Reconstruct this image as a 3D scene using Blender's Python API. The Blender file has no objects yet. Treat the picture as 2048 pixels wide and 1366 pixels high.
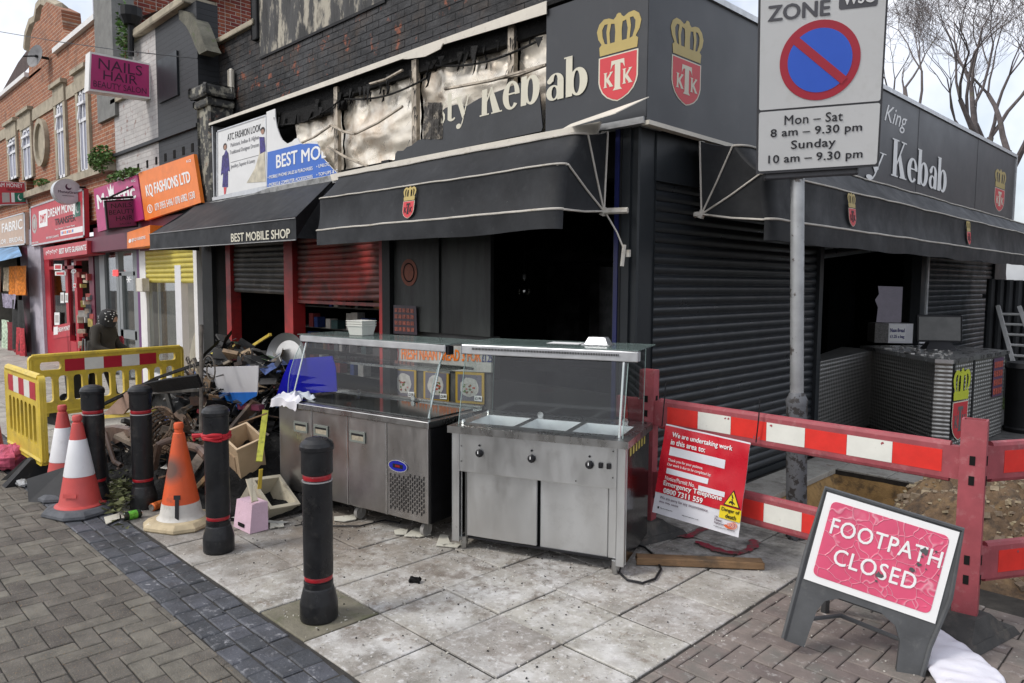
import bpy, bmesh, math, random
from math import sin, cos, pi, sqrt, radians, exp, floor
from mathutils import Vector, Matrix, noise
random.seed(7)
SC = bpy.context.scene
COL = SC.collection
# ------------------------------------------------------------------ camera
EYE = Vector((0, 0, 1.75))
FL, YAW, PIT, ROL = 1470.7, .788314, .0781015, .00653867
_f = Vector((-sin(YAW) * cos(PIT), cos(YAW) * cos(PIT), -sin(PIT)))
_r = _f.cross(Vector((0, 0, 1))).normalized()
_u = _r.cross(_f)
_r, _u = _r * cos(ROL) + _u * sin(ROL), _u * cos(ROL) - _r * sin(ROL)
cam = bpy.data.cameras.new('camera')
cam.lens = FL / 2048 * 36
cam.sensor_width = 36
cam.clip_start = .05
cam.clip_end = 2000
co = bpy.data.objects.new('camera', cam)
COL.objects.link(co)
co.matrix_world = Matrix.Translation(EYE) @ Matrix((_r, _u, -_f)).transposed().to_4x4()
SC.camera = co
# ------------------------------------------------------------------ sky, sun, exposure
SUN_EL, SUN_ROT = radians(48), radians(200)
W = bpy.data.worlds.new('World')
SC.world = W
W.use_nodes = True
wn, wl = W.node_tree.nodes, W.node_tree.links
wn.clear()
wo = wn.new('ShaderNodeOutputWorld')
sky = wn.new('ShaderNodeTexSky')
sky.sky_type = 'NISHITA'
sky.sun_disc = False
sky.sun_elevation = SUN_EL
sky.sun_rotation = SUN_ROT
sky.dust_density = 4
sky.air_density = 1.0
bg = wn.new('ShaderNodeBackground')
bg.inputs[1].default_value = .15
tc = wn.new('ShaderNodeTexCoord')
cn = wn.new('ShaderNodeTexNoise')
cn.inputs['Scale'].default_value = 2.2
cn.inputs['Detail'].default_value = 6
cn.inputs['Roughness'].default_value = .62
mr = wn.new('ShaderNodeMapRange')
mr.inputs[1].default_value = .34
mr.inputs[2].default_value = .58
mr.inputs[3].default_value = .22
mr.inputs[4].default_value = 1.0
cm = wn.new('ShaderNodeMix')
cm.data_type = 'RGBA'
cm.inputs[7].default_value = (5.9, 6.05, 6.5, 1)      # bright cloud layer
wl.new(tc.outputs['Generated'], cn.inputs['Vector'])
wl.new(cn.outputs[0], mr.inputs[0])
wl.new(mr.outputs[0], cm.inputs[0])
wl.new(sky.outputs[0], cm.inputs[6])
wl.new(cm.outputs[2], bg.inputs[0])
wl.new(bg.outputs[0], wo.inputs[0])
sl = bpy.data.lights.new('sun', 'SUN')
sl.energy = 1.5
sl.angle = radians(14)
sl.color = (1, .97, .92)
so = bpy.data.objects.new('sun', sl)
COL.objects.link(so)
# the sun stands behind and to the left of the photographer
SD = Vector((-.35, -.85, 0)).normalized() * cos(SUN_EL) + Vector((0, 0, sin(SUN_EL)))
so.rotation_euler = SD.to_track_quat('Z', 'Y').to_euler()
sky.sun_rotation = math.atan2(SD.x, SD.y)
SC.view_settings.view_transform = 'Standard'
SC.view_settings.look = 'None'
SC.view_settings.gamma = 1
SC.view_settings.use_curve_mapping = False
SC.view_settings.exposure = 0.40
SC.cycles.max_bounces = 6
SC.cycles.transparent_max_bounces = 12
SC.cycles.glossy_bounces = 4
SC.cycles.transmission_bounces = 6
SC.cycles.caustics_reflective = False
SC.cycles.caustics_refractive = False


# ------------------------------------------------------------------ surveying: a sight line from the photo meets a real plane
def sight(x, y): return _f * FL + _r * (x - 1024) - _u * (y - 683)
def onz(x, y, z=0):
    d = sight(x, y); return EYE + d * ((z - EYE.z) / d.z)
def ony(x, y, c):
    d = sight(x, y); return EYE + d * ((c - EYE.y) / d.y)
def onx(x, y, c):
    d = sight(x, y); return EYE + d * ((c - EYE.x) / d.x)
def onp(x, y, p, n):
    d = sight(x, y); return EYE + d * ((Vector(p) - EYE).dot(n) / d.dot(n))
def toP(p):
    d = Vector(p) - EYE; k = d.dot(_f)
    return (1024 + FL * d.dot(_r) / k, 683 - FL * d.dot(_u) / k, k)


V = Vector


# ------------------------------------------------------------------ materials
MATS = {}
def rgb(c): return (c[0], c[1], c[2], 1)
def M(name, c, rough=.6, metal=0., var=.12, vs=6., bump=.0, bs=40., stains=(), rnd=0., coat=0., spec=None, stretch=None, em=None, alpha=None, roughvar=0., extra=None):
    if name in MATS: return MATS[name]
    m = bpy.data.materials.new(name); m.use_nodes = True
    n, l = m.node_tree.nodes, m.node_tree.links
    b = n['Principled BSDF']
    b.inputs['Roughness'].default_value = rough
    b.inputs['Metallic'].default_value = metal
    if coat: b.inputs['Coat Weight'].default_value = coat; b.inputs['Coat Roughness'].default_value = .15
    if spec is not None: b.inputs['Specular IOR Level'].default_value = spec
    g = n.new('ShaderNodeNewGeometry')
    vec = g.outputs['Position']
    if stretch:
        mp = n.new('ShaderNodeMapping'); mp.inputs['Scale'].default_value = stretch
        l.new(vec, mp.inputs[0]); vec = mp.outputs[0]
    def nz(scale, detail=5, rgh=.6, off=0., v=None):
        t = n.new('ShaderNodeTexNoise'); t.inputs['Scale'].default_value = scale
        t.inputs['Detail'].default_value = detail; t.inputs['Roughness'].default_value = rgh
        src = v or vec
        if off:
            a = n.new('ShaderNodeVectorMath'); a.inputs[1].default_value = (off, off * 1.7, off * .6)
            l.new(src, a.inputs[0]); src = a.outputs[0]
        l.new(src, t.inputs['Vector']); return t.outputs[0]
    def mrange(s, a, b_, c_, d_):
        t = n.new('ShaderNodeMapRange')
        for i, v in enumerate((a, b_, c_, d_)): t.inputs[i + 1].default_value = v
        l.new(s, t.inputs[0]); return t.outputs[0]
    def mul(s, k):
        t = n.new('ShaderNodeMath'); t.operation = 'MULTIPLY'
        l.new(s, t.inputs[0])
        if isinstance(k, float): t.inputs[1].default_value = k
        else: l.new(k, t.inputs[1])
        return t.outputs[0]
    def mix(f, a, b_):
        t = n.new('ShaderNodeMix'); t.data_type = 'RGBA'
        for s, i in ((f, 0), (a, 6), (b_, 7)):
            if isinstance(s, (tuple, list)): t.inputs[i].default_value = rgb(s)
            elif isinstance(s, float): t.inputs[i].default_value = s
            else: l.new(s, t.inputs[i])
        return t.outputs[2]
    lo = tuple(x * (1 - var) for x in c[:3]); hi = tuple(min(1, x * (1 + var)) for x in c[:3])
    col = mix(mrange(nz(vs), .3, .7, 0., 1.), lo, hi)
    if rnd:
        oi = n.new('ShaderNodeObjectInfo'); at = n.new('ShaderNodeAttribute'); at.attribute_name = 'rnd'
        s = n.new('ShaderNodeMath'); s.operation = 'ADD'; l.new(oi.outputs['Random'], s.inputs[0]); l.new(at.outputs['Fac'], s.inputs[1])
        f = n.new('ShaderNodeMath'); f.operation = 'FRACT'; l.new(s.outputs[0], f.inputs[0])
        k = mrange(f.outputs[0], 0., 1., 1 - rnd, 1 + rnd)
        h = n.new('ShaderNodeHueSaturation'); l.new(k, h.inputs['Value']); l.new(col, h.inputs['Color'])
        hk = mrange(mul(f.outputs[0], 7.3), 0., 7.3, .485, .515); l.new(hk, h.inputs['Hue'])
        col = h.outputs[0]
    for i, st in enumerate(stains):
        sc, scale, a, bb, amt = st[:5]
        f = mrange(nz(scale, 7, .68, off=3.1 * (i + 1), v=g.outputs['Position'] if len(st) < 6 else None), a, bb, 0., amt)
        if len(st) > 5 and st[5]:
            # limited to a region: (centre, radius inner, radius outer)
            cx, r0, r1 = st[5]
            d = n.new('ShaderNodeVectorMath'); d.operation = 'DISTANCE'; d.inputs[1].default_value = cx
            l.new(g.outputs['Position'], d.inputs[0])
            dn = n.new('ShaderNodeMath'); dn.operation = 'MULTIPLY_ADD'; dn.inputs[1].default_value = r1 * .5
            l.new(nz(1.7, 5, .6, off=9.), dn.inputs[0]); l.new(d.outputs['Value'], dn.inputs[2])
            f = mul(f, mrange(dn.outputs[0], r0 + r1 * .25, r1 + r1 * .25, 1., 0.))
        col = mix(f, col, sc)
    if extra: col = extra(n, l, mix, mrange, nz, mul, g, col)
    l.new(col, b.inputs['Base Color'])
    if roughvar: l.new(mrange(nz(vs * 1.7, off=5.), .3, .7, max(.02, rough - roughvar), rough + roughvar), b.inputs['Roughness'])
    if bump:
        bp = n.new('ShaderNodeBump'); bp.inputs['Strength'].default_value = min(1, bump); bp.inputs['Distance'].default_value = .01 * max(1, bump)
        l.new(nz(bs, 6, .65), bp.inputs['Height']); l.new(bp.outputs[0], b.inputs['Normal'])
    if em: b.inputs['Emission Color'].default_value = rgb(em); b.inputs['Emission Strength'].default_value = em[3]
    if alpha is not None: b.inputs['Alpha'].default_value = alpha
    MATS[name] = m
    return m
def glass(name, tint=(.9, .95, .93), refl=.12, rough=.02):
    if name in MATS: return MATS[name]
    m = bpy.data.materials.new(name); m.use_nodes = True
    n, l = m.node_tree.nodes, m.node_tree.links
    n.clear(); o = n.new('ShaderNodeOutputMaterial')
    t = n.new('ShaderNodeBsdfTransparent'); t.inputs[0].default_value = rgb(tint)
    g = n.new('ShaderNodeBsdfGlossy'); g.inputs['Roughness'].default_value = rough
    fr = n.new('ShaderNodeLayerWeight'); fr.inputs[0].default_value = .5
    pw = n.new('ShaderNodeMath'); pw.operation = 'POWER'; pw.inputs[1].default_value = 4.5; l.new(fr.outputs['Facing'], pw.inputs[0])
    a = n.new('ShaderNodeMath'); a.operation = 'MULTIPLY_ADD'; a.inputs[1].default_value = .85; a.inputs[2].default_value = refl
    s = n.new('ShaderNodeMixShader'); l.new(pw.outputs[0], a.inputs[0]); l.new(a.outputs[0], s.inputs[0]); l.new(t.outputs[0], s.inputs[1]); l.new(g.outputs[0], s.inputs[2])
    l.new(s.outputs[0], o.inputs[0]); MATS[name] = m
    return m


# ------------------------------------------------------------------ mesh building
class MB:
    def __init__(s): s.v = []; s.f = []; s.r = []
    def add(s, vs, fs, r=None):
        k = len(s.v); s.v += [tuple(p) for p in vs]; s.f += [tuple(i + k for i in f) for f in fs]
        s.r += [random.random() if r is None else r] * len(fs)
        return s
    def corners(s, c):           # 8 corners: bottom 4, top 4
        return s.add(c, [(3, 2, 1, 0), (4, 5, 6, 7), (0, 1, 5, 4), (1, 2, 6, 5), (2, 3, 7, 6), (3, 0, 4, 7)])
    def box(s, lo, hi):
        x0, y0, z0 = lo; x1, y1, z1 = hi
        return s.corners([(x0, y0, z0), (x1, y0, z0), (x1, y1, z0), (x0, y1, z0), (x0, y0, z1), (x1, y0, z1), (x1, y1, z1), (x0, y1, z1)])
    def obox(s, c, sx, sy, sz, R=None, bev=0.):
        c = V(c); R = R or Matrix.Identity(3)
        h = (sx / 2, sy / 2, sz / 2)
        if not bev:
            return s.corners([c + R @ V((a * h[0], b * h[1], d * h[2])) for d in (-1, 1) for a, b in ((-1, -1), (1, -1), (1, 1), (-1, 1))])
        vs = []; bz = min(bev, sz * .45)
        for d, ins in ((-h[2], bev), (-h[2] + bz, 0), (h[2] - bz, 0), (h[2], bev)):
            for a, b in ((-1, -1), (1, -1), (1, 1), (-1, 1)):
                for q in (0, 1):
                    # two points per corner make the vertical chamfer
                    e = bev if True else 0
                    if (q == 0) == (a * b > 0): dx, dy = e, 0
                    else: dx, dy = 0, e
                    vs.append(c + R @ V((a * (h[0] - ins * .6 - dx), b * (h[1] - ins * .6 - dy), d)))
        fs = []
        for k in range(3):
            for i in range(8): fs.append((k * 8 + i, k * 8 + (i + 1) % 8, (k + 1) * 8 + (i + 1) % 8, (k + 1) * 8 + i))
        fs += [tuple(range(7, -1, -1)), tuple(range(24, 32))]
        return s.add(vs, fs)
    def quad(s, a, b, c, d): return s.add([a, b, c, d], [(0, 1, 2, 3)])
    def tube(s, pts, r, n=8, cap=True):
        pts = [V(p) for p in pts]; rs = r if isinstance(r, (list, tuple)) else [r] * len(pts)
        vs = []; fs = []; prev = None
        for i, p in enumerate(pts):
            d = (pts[min(i + 1, len(pts) - 1)] - pts[max(i - 1, 0)]).normalized()
            a = prev if prev is not None else (V((0, 0, 1)) if abs(d.z) < .9 else V((1, 0, 0)))
            u = (a - d * a.dot(d)).normalized(); w = d.cross(u); prev = u
            for k in range(n):
                t = 2 * pi * k / n; vs.append(p + (u * cos(t) + w * sin(t)) * rs[i])
        for i in range(len(pts) - 1):
            for k in range(n): fs.append((i * n + k, i * n + (k + 1) % n, (i + 1) * n + (k + 1) % n, (i + 1) * n + k))
        if cap: fs += [tuple(range(n - 1, -1, -1)), tuple(range((len(pts) - 1) * n, len(pts) * n))]
        return s.add(vs, fs)
    def lathe(s, prof, n=24, c=(0, 0, 0), R=None, sq=None):
        # prof: (radius, height); sq: number of flattened sides blend
        c = V(c); R = R or Matrix.Identity(3); vs = []; fs = []
        for r, z in prof:
            for k in range(n):
                t = 2 * pi * (k + .5) / n; vs.append(c + R @ V((r * cos(t), r * sin(t), z)))
        for i in range(len(prof) - 1):
            for k in range(n): fs.append((i * n + k, i * n + (k + 1) % n, (i + 1) * n + (k + 1) % n, (i + 1) * n + k))
        if prof[0][0] > 1e-4: fs.append(tuple(range(n - 1, -1, -1)))
        if prof[-1][0] > 1e-4: fs.append(tuple(range((len(prof) - 1) * n, len(prof) * n)))
        return s.add(vs, fs)
    def prism(s, poly, t):       # planar polygon (world points), pushed back along t
        poly = [V(p) for p in poly]; n = len(poly); t = V(t)
        return s.add(poly + [p + t for p in poly], [tuple(range(n)), tuple(range(2 * n - 1, n - 1, -1))] + [(i, i + n, (i + 1) % n + n, (i + 1) % n) for i in range(n)])
    def grid(s, fn, nu, nv):
        vs = [fn(i / nu, j / nv) for j in range(nv + 1) for i in range(nu + 1)]
        return s.add(vs, [(j * (nu + 1) + i, j * (nu + 1) + i + 1, (j + 1) * (nu + 1) + i + 1, (j + 1) * (nu + 1) + i) for j in range(nv) for i in range(nu)])
    def mesh(s, name, smooth=False):
        me = bpy.data.meshes.new(name); me.from_pydata(s.v, [], s.f)
        if len(s.r) == len(me.polygons) and len(set(s.r)) > 1:
            a = me.attributes.new('rnd', 'FLOAT', 'FACE'); a.data.foreach_set('value', s.r)
        bm = bmesh.new(); bm.from_mesh(me); bmesh.ops.recalc_face_normals(bm, faces=bm.faces)
        if smooth:
            for f in bm.faces: f.smooth = True
            for e in bm.edges:
                if len(e.link_faces) == 2 and e.calc_face_angle(0) > (.6 if smooth is True else smooth): e.smooth = False
        bm.to_mesh(me); bm.free()
        return me


def link(name, me, mat, parent=None, kind=None, label=None, cat=None, group=None):
    o = bpy.data.objects.new(name, me); COL.objects.link(o)
    if mat is not None:
        if not me.materials: me.materials.append(mat)
    if parent is not None:
        o.parent = parent; o.matrix_parent_inverse = PW[parent.name].inverted()
        PW[o.name] = Matrix.Identity(4)
    else: PW[o.name] = Matrix.Identity(4)
    if kind: o['kind'] = kind
    tag(o, label, cat, group)
    return o
PW = {}
def tag(o, label=None, cat=None, group=None):
    if label: o['label'] = label
    if cat: o['category'] = cat
    if group: o['group'] = group
    return o
def thing(name, label, cat, loc=(0, 0, 0), group=None):
    o = bpy.data.objects.new(name, None); COL.objects.link(o); o.location = loc
    o.empty_display_size = .1
    PW[o.name] = Matrix.Translation(V(loc))
    return tag(o, label, cat, group)
def ob(name, mb, mat, parent=None, smooth=False, **k): return link(name, mb.mesh(name, smooth), mat, parent, **k)
def copy_tree(o, parent=None):
    c = o.copy(); COL.objects.link(c); PW[c.name] = PW.get(o.name, Matrix.Identity(4))
    if parent is not None: c.parent = parent
    for ch in list(o.children): copy_tree(ch, c)
    return c


# ------------------------------------------------------------------ flat shapes, lettering
def fill_mesh(loops, thick=.002):
    cu = bpy.data.curves.new('shape', 'CURVE'); cu.dimensions = '2D'; cu.fill_mode = 'BOTH'; cu.extrude = thick / 2
    for lp in loops:
        sp = cu.splines.new('POLY'); sp.points.add(len(lp) - 1)
        for i, p in enumerate(lp): sp.points[i].co = (p[0], p[1], 0, 1)
        sp.use_cyclic_u = True
    o = bpy.data.objects.new('shape', cu); me = bpy.data.meshes.new_from_object(o)
    bpy.data.objects.remove(o); bpy.data.curves.remove(cu)
    return me
def text_mesh(s, bold=0., thick=.002, shear=0., space=1., align='LEFT', line=1.):
    cu = bpy.data.curves.new('lettering', 'FONT'); cu.body = s; cu.offset = bold; cu.extrude = thick / 2; cu.shear = shear
    cu.space_character = space; cu.align_x = align; cu.resolution_u = 3; cu.space_line = line
    o = bpy.data.objects.new('lettering', cu); me = bpy.data.meshes.new_from_object(o)
    bpy.data.objects.remove(o); bpy.data.curves.remove(cu)
    return me
class Panel:
    """a flat face given by its four world corners (top left, top right, bottom right, bottom left); u to the right, v up, both 0..1"""
    def __init__(s, tl, tr, br, bl):
        s.tl, s.tr, s.br, s.bl = map(V, (tl, tr, br, bl))
        s.n = (s.tr - s.bl).cross(s.tl - s.br).normalized()
        if s.n.dot(EYE - s.tl) < 0: s.n = -s.n
        s.w = ((s.tr - s.tl).length + (s.br - s.bl).length) / 2; s.h = ((s.tl - s.bl).length + (s.tr - s.br).length) / 2
    def at(s, u, v, o=0.): return (s.bl * (1 - u) + s.br * u) * (1 - v) + (s.tl * (1 - u) + s.tr * u) * v + s.n * o
    def uv(s, p):
        u = v = .5; p = V(p)
        for _ in range(12):
            q = s.at(u, v) - p; du = (s.br - s.bl) * (1 - v) + (s.tr - s.tl) * v; dv = (s.tl - s.bl) * (1 - u) + (s.tr - s.br) * u
            u -= q.dot(du) / du.dot(du); v -= q.dot(dv) / dv.dot(dv)
        return u, v
    def px(s, x, y): return s.uv(onp(x, y, s.tl, s.n))
    def board(s, name, mat, parent, thick=.03, **k):
        return ob(name, MB().prism([s.tl, s.bl, s.br, s.tr], -s.n * thick), mat, parent, **k)
    def fit(s, me, rect, off):
        xs = [v.co.x for v in me.vertices]; ys = [v.co.y for v in me.vertices]
        x0, x1, y0, y1 = min(xs), max(xs), min(ys), max(ys); u0, v0, u1, v1 = rect
        for v in me.vertices:
            u = u0 + (v.co.x - x0) / max(1e-6, x1 - x0) * (u1 - u0); w = v0 + (v.co.y - y0) / max(1e-6, y1 - y0) * (v1 - v0)
            v.co = s.at(u, w, off + v.co.z)
        me.update(); return me
    def text(s, t, rect, mat, parent, bold=.0, off=.003, name='lettering', shear=0., space=1., clip=None, **k):
        me = text_mesh(t, 0, .0012, shear, space)
        if bold:
            bm = bmesh.new(); b_ = bold * .75
            for i, (dx, dy) in enumerate(((0, 0), (b_, 0), (-b_, 0), (0, b_ * .6), (0, -b_ * .6))):
                n0 = len(bm.verts); bm.from_mesh(me); bm.verts.ensure_lookup_table()
                for v in bm.verts[n0:]: v.co += V((dx, dy, i * .00025))
            bm.to_mesh(me); bm.free()
        me = s.fit(me, rect, off)
        if clip:
            bm = bmesh.new(); bm.from_mesh(me)
            for a, b in clip:
                a = s.at(*a); b = s.at(*b); nn = (b - a).cross(s.n)
                bmesh.ops.bisect_plane(bm, geom=bm.verts[:] + bm.edges[:] + bm.faces[:], plane_co=a, plane_no=nn, clear_outer=True)
            bm.to_mesh(me); bm.free()
        return link(name, me, mat, parent, **k)
    def shape(s, loops, mat, parent, name='emblem', off=.002, thick=.0014, **k):     # loops in u, v
        me = fill_mesh([[(a * s.w, b * s.h) for a, b in lp] for lp in loops], thick)
        for v in me.vertices: v.co = s.at(v.co.x / s.w, v.co.y / s.h, off + v.co.z)
        me.update(); return link(name, me, mat, parent, **k)
    def rect(s, r, mat, parent, name='print', off=.002, **k):
        u0, v0, u1, v1 = r
        return s.shape([[(u0, v0), (u1, v0), (u1, v1), (u0, v1)]], mat, parent, name, off, **k)
def circ(cx, cy, rx, ry, n=40, a0=0, a1=2 * pi):
    return [(cx + rx * cos(a0 + (a1 - a0) * i / n), cy + ry * sin(a0 + (a1 - a0) * i / n)) for i in range(n + (0 if abs(a1 - a0 - 2 * pi) < 1e-6 else 1))]
def pp(f, *pts): return [f(x, y) for x, y in pts]
# ------------------------------------------------------------------ shared materials
SOOT = (.018, .018, .02)
m_mortar = M('mortar_dirt', (.034, .031, .027), .95, var=.4, vs=14, bump=.6, bs=60)
m_road = M('road_block', (.125, .113, .096), .92, var=.35, vs=7, bump=.9, bs=110, rnd=.26,
           stains=(((.30, .26, .19), 130, .56, .66, .6), ((.34, .19, .07), 75, .61, .67, .65), ((.34, .33, .31), 55, .66, .70, .6), ((.05, .048, .046), 3, .52, .72, .55), ((.5, .5, .5), 26, .69, .75, .5)))
m_sett = M('blue_sett', (.058, .062, .072), .62, var=.3, vs=8, bump=.5, bs=70, rnd=.3, roughvar=.15,
           stains=(((.5, .5, .52), 17, .58, .70, .60), ((.32, .32, .33), 60, .60, .68, .5), ((.02, .02, .02), 2.5, .5, .7, .7)))
m_slab = M('concrete_slab', (.36, .34, .305), .9, var=.12, vs=5, bump=.5, bs=120, rnd=.10,
           stains=(((.12, .105, .085), 5.5, .52, .68, .6),
                   ((.66, .655, .64), 3.2, .46, .62, .6, ((-2.7, 2.2, 0), 1.3, 2.9)),
                   ((.68, .67, .66), 26, .54, .64, .6, ((-2.7, 2.3, 0), 1.3, 3.0)),
                   ((.175, .135, .095), 2.6, .36, .52, .8, ((-4.7, 3.0, 0), .5, 1.7)), ((.15, .12, .095), 8, .50, .62, .75, ((-3.6, 2.9, 0), .5, 2.2)),
                   ((.17, .12, .085), 9, .60, .68, .65), ((.10, .09, .078), 21, .62, .67, .65), ((.16, .15, .13), 1.6, .50, .66, .45),
                   ((.66, .65, .62), 95, .60, .67, .6), ((.05, .046, .042), 60, .63, .70, .7),
                   ((.03, .028, .026), 3, .40, .60, .85, ((-6.2, 3.1, 0), 1.0, 2.0)),
                   ((.06, .055, .05), 6, .42, .62, .8, ((-2.6, 4.6, 0), .3, .9))))
m_patch = M('mossy_concrete', (.17, .155, .115), .92, var=.25, vs=9, bump=.6, bs=80, stains=(((.10, .105, .055), 7, .5, .65, .7), ((.35, .33, .3), 60, .63, .7, .5)))
m_pbrick = M('brick_paviour', (.185, .155, .138), .88, var=.2, vs=10, bump=.5, bs=110, rnd=.2,
             stains=(((.45, .43, .41), 20, .57, .67, .55), ((.13, .13, .115), 4, .5, .64, .7), ((.55, .53, .5), 120, .67, .73, .6), ((.05, .045, .04), 30, .66, .74, .6)))
m_asph = M('asphalt', (.062, .062, .060), .92, var=.3, vs=6, bump=.6, bs=150, stains=(((.14, .13, .12), 8, .5, .66, .6), ((.03, .03, .03), 3, .5, .6, .6)))
m_soil = M('soil', (.135, .088, .052), .97, var=.4, vs=12, bump=1.3, bs=45, stains=(((.25, .165, .08), 5, .50, .64, .7), ((.055, .042, .032), 9, .5, .62, .8), ((.25, .22, .18), 90, .62, .69, .7)))
m_sand = M('sand', (.36, .225, .09), .97, var=.3, vs=9, bump=1.0, bs=40, stains=(((.10, .07, .045), 6, .52, .64, .8),))
m_stone = M('stone', (.24, .19, .13), .9, var=.3, vs=20, bump=.5, bs=60, rnd=.35)
m_black = M('black_paint', (.009, .0095, .0105), .5, spec=.25, var=.25, vs=5, bump=.25, bs=30)
m_char = M('charred', (.008, .0078, .0076), .8, spec=.25, var=.6, vs=9, bump=1.2, bs=40, rnd=.5, stains=(((.10, .095, .09), 14, .60, .72, .6),))
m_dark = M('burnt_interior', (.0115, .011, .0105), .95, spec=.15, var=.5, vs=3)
m_antr = M('anthracite_paint', (.017, .020, .023), .42, spec=.3, var=.15, vs=2, roughvar=.08, stains=(((.06, .062, .06), 12, .62, .75, .3),))
m_slat = M('shutter_anthracite', (.020, .023, .027), .36, spec=.4, var=.12, vs=3, roughvar=.1, stains=(((.075, .075, .07), 9, .60, .74, .4),))
m_steel = M('brushed_steel', (.46, .46, .455), .30, 1., var=.06, vs=3, roughvar=.09, bump=.04, bs=5, stretch=(2, 2, 1), stains=(((.22, .21, .195), 3, .55, .8, .35),))
m_steeld = M('dark_steel', (.20, .20, .195), .38, 1., var=.1, vs=3, roughvar=.08)
m_chrome = M('bright_steel', (.62, .62, .61), .22, 1., var=.03)
m_alu = M('aluminium', (.55, .56, .57), .42, .7, var=.12, vs=9, roughvar=.1)
m_white = M('white_paint', (.70, .69, .67), .5, var=.06, stains=(((.4, .38, .35), 9, .6, .75, .4),))
m_cream = M('cream_trim', (.62, .58, .50), .6, var=.08, stains=(((.35, .32, .27), 14, .56, .72, .5),))
m_upvc = M('white_frame', (.66, .66, .68), .4, var=.05)
m_stonec = M('stone_dressing', (.36, .315, .235), .9, var=.2, vs=4, bump=.5, bs=30, stains=(((.14, .125, .095), 5, .52, .68, .6),))
m_redbar = M('faded_red_plastic', (.30, .060, .072), .6, var=.18, vs=10, stains=(((.42, .20, .20), 18, .55, .72, .5), ((.10, .05, .05), 8, .62, .76, .5)))
m_reflr = M('red_reflective', (.66, .030, .022), .38, var=.1, vs=12, stains=(((.5, .12, .08), 50, .62, .72, .4),))
m_reflw = M('white_reflective', (.70, .70, .64), .4, var=.05, vs=12, stains=(((.45, .43, .38), 30, .63, .73, .4),))
m_yel = M('yellow_plastic', (.60, .44, .05), .45, var=.15, vs=5, roughvar=.12, bump=.1, bs=8, stains=(((.34, .25, .06), 7, .50, .68, .6), ((.10, .08, .04), 24, .62, .70, .7), ((.72, .62, .25), 30, .62, .72, .5)))
m_rub = M('black_rubber', (.015, .015, .016), .7, spec=.3, var=.3, vs=9, bump=.3, bs=60, stains=(((.10, .095, .09), 12, .58, .74, .5),))
m_boll = M('bollard_black', (.0095, .010, .0115), .38, spec=.4, var=.3, vs=6, roughvar=.16, bump=.2, bs=30, stains=(((.07, .066, .06), 22, .58, .72, .45), ((.30, .29, .27), 60, .70, .74, .6), ((.10, .09, .075), 5, .58, .74, .35)))
m_red = M('red_paint', (.30, .016, .016), .5, var=.2, vs=5, stains=(((.06, .012, .012), 3, .46, .66, .7),))
m_wood = M('timber', (.24, .15, .075), .85, var=.25, vs=8, stretch=(1, 1, 5), bump=.4, bs=30, rnd=.3, stains=(((.05, .04, .03), 5, .5, .66, .75),))
m_text = M('black_print', (.012, .012, .014), .5, var=0., spec=.3)
m_wt = M('white_print', (.78, .78, .77), .5, var=.02)
m_pane = glass('window_glass', (.82, .86, .87), .10)
m_paned = M('dark_glass', (.03, .035, .04), .08, var=.1)
m_grn = M('moss', (.06, .11, .025), .95, var=.5, vs=20, bump=1, bs=60)

# ------------------------------------------------------------------ ground
PIT = (-2.75, 5.3, -1.95, 7.13)
def struct(name, mb, mat, **k): return ob(name, mb, mat, kind='structure', **k)
g = MB()
for x0, y0, x1, y1 in ((-150, -60, 120, PIT[1]), (-150, PIT[3], 120, 200), (-150, PIT[1], PIT[0], PIT[3]), (PIT[2], PIT[1], 120, PIT[3])):
    g.box((x0, y0, -.12), (x1, y1, -.016))
ground = struct('ground', g, m_mortar)
def piece_mesh(lx, ly, t, ch, seed, jag):
    rr = random.Random(seed); hx, hy = lx / 2, ly / 2
    def ring(ins, z):
        return [(a * (hx - ins) + rr.uniform(-jag, jag), b * (hy - ins) + rr.uniform(-jag, jag), z) for a, b in ((-1, -1), (1, -1), (1, 1), (-1, 1))]
    base = ring(0, 0)
    lo = [(x, y, -t) for x, y, _ in base]; mid = [(x, y, -ch) for x, y, _ in base]; top = [(x * (1 - ch * 1.2 / hx), y * (1 - ch * 1.2 / hy), 0) for x, y, _ in base]
    fs = []
    for k in range(2):
        for i in range(4): fs.append((k * 4 + i, k * 4 + (i + 1) % 4, k * 4 + 4 + (i + 1) % 4, k * 4 + 4 + i))
    fs.append((8, 9, 10, 11))
    return lo + mid + top, fs
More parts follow.
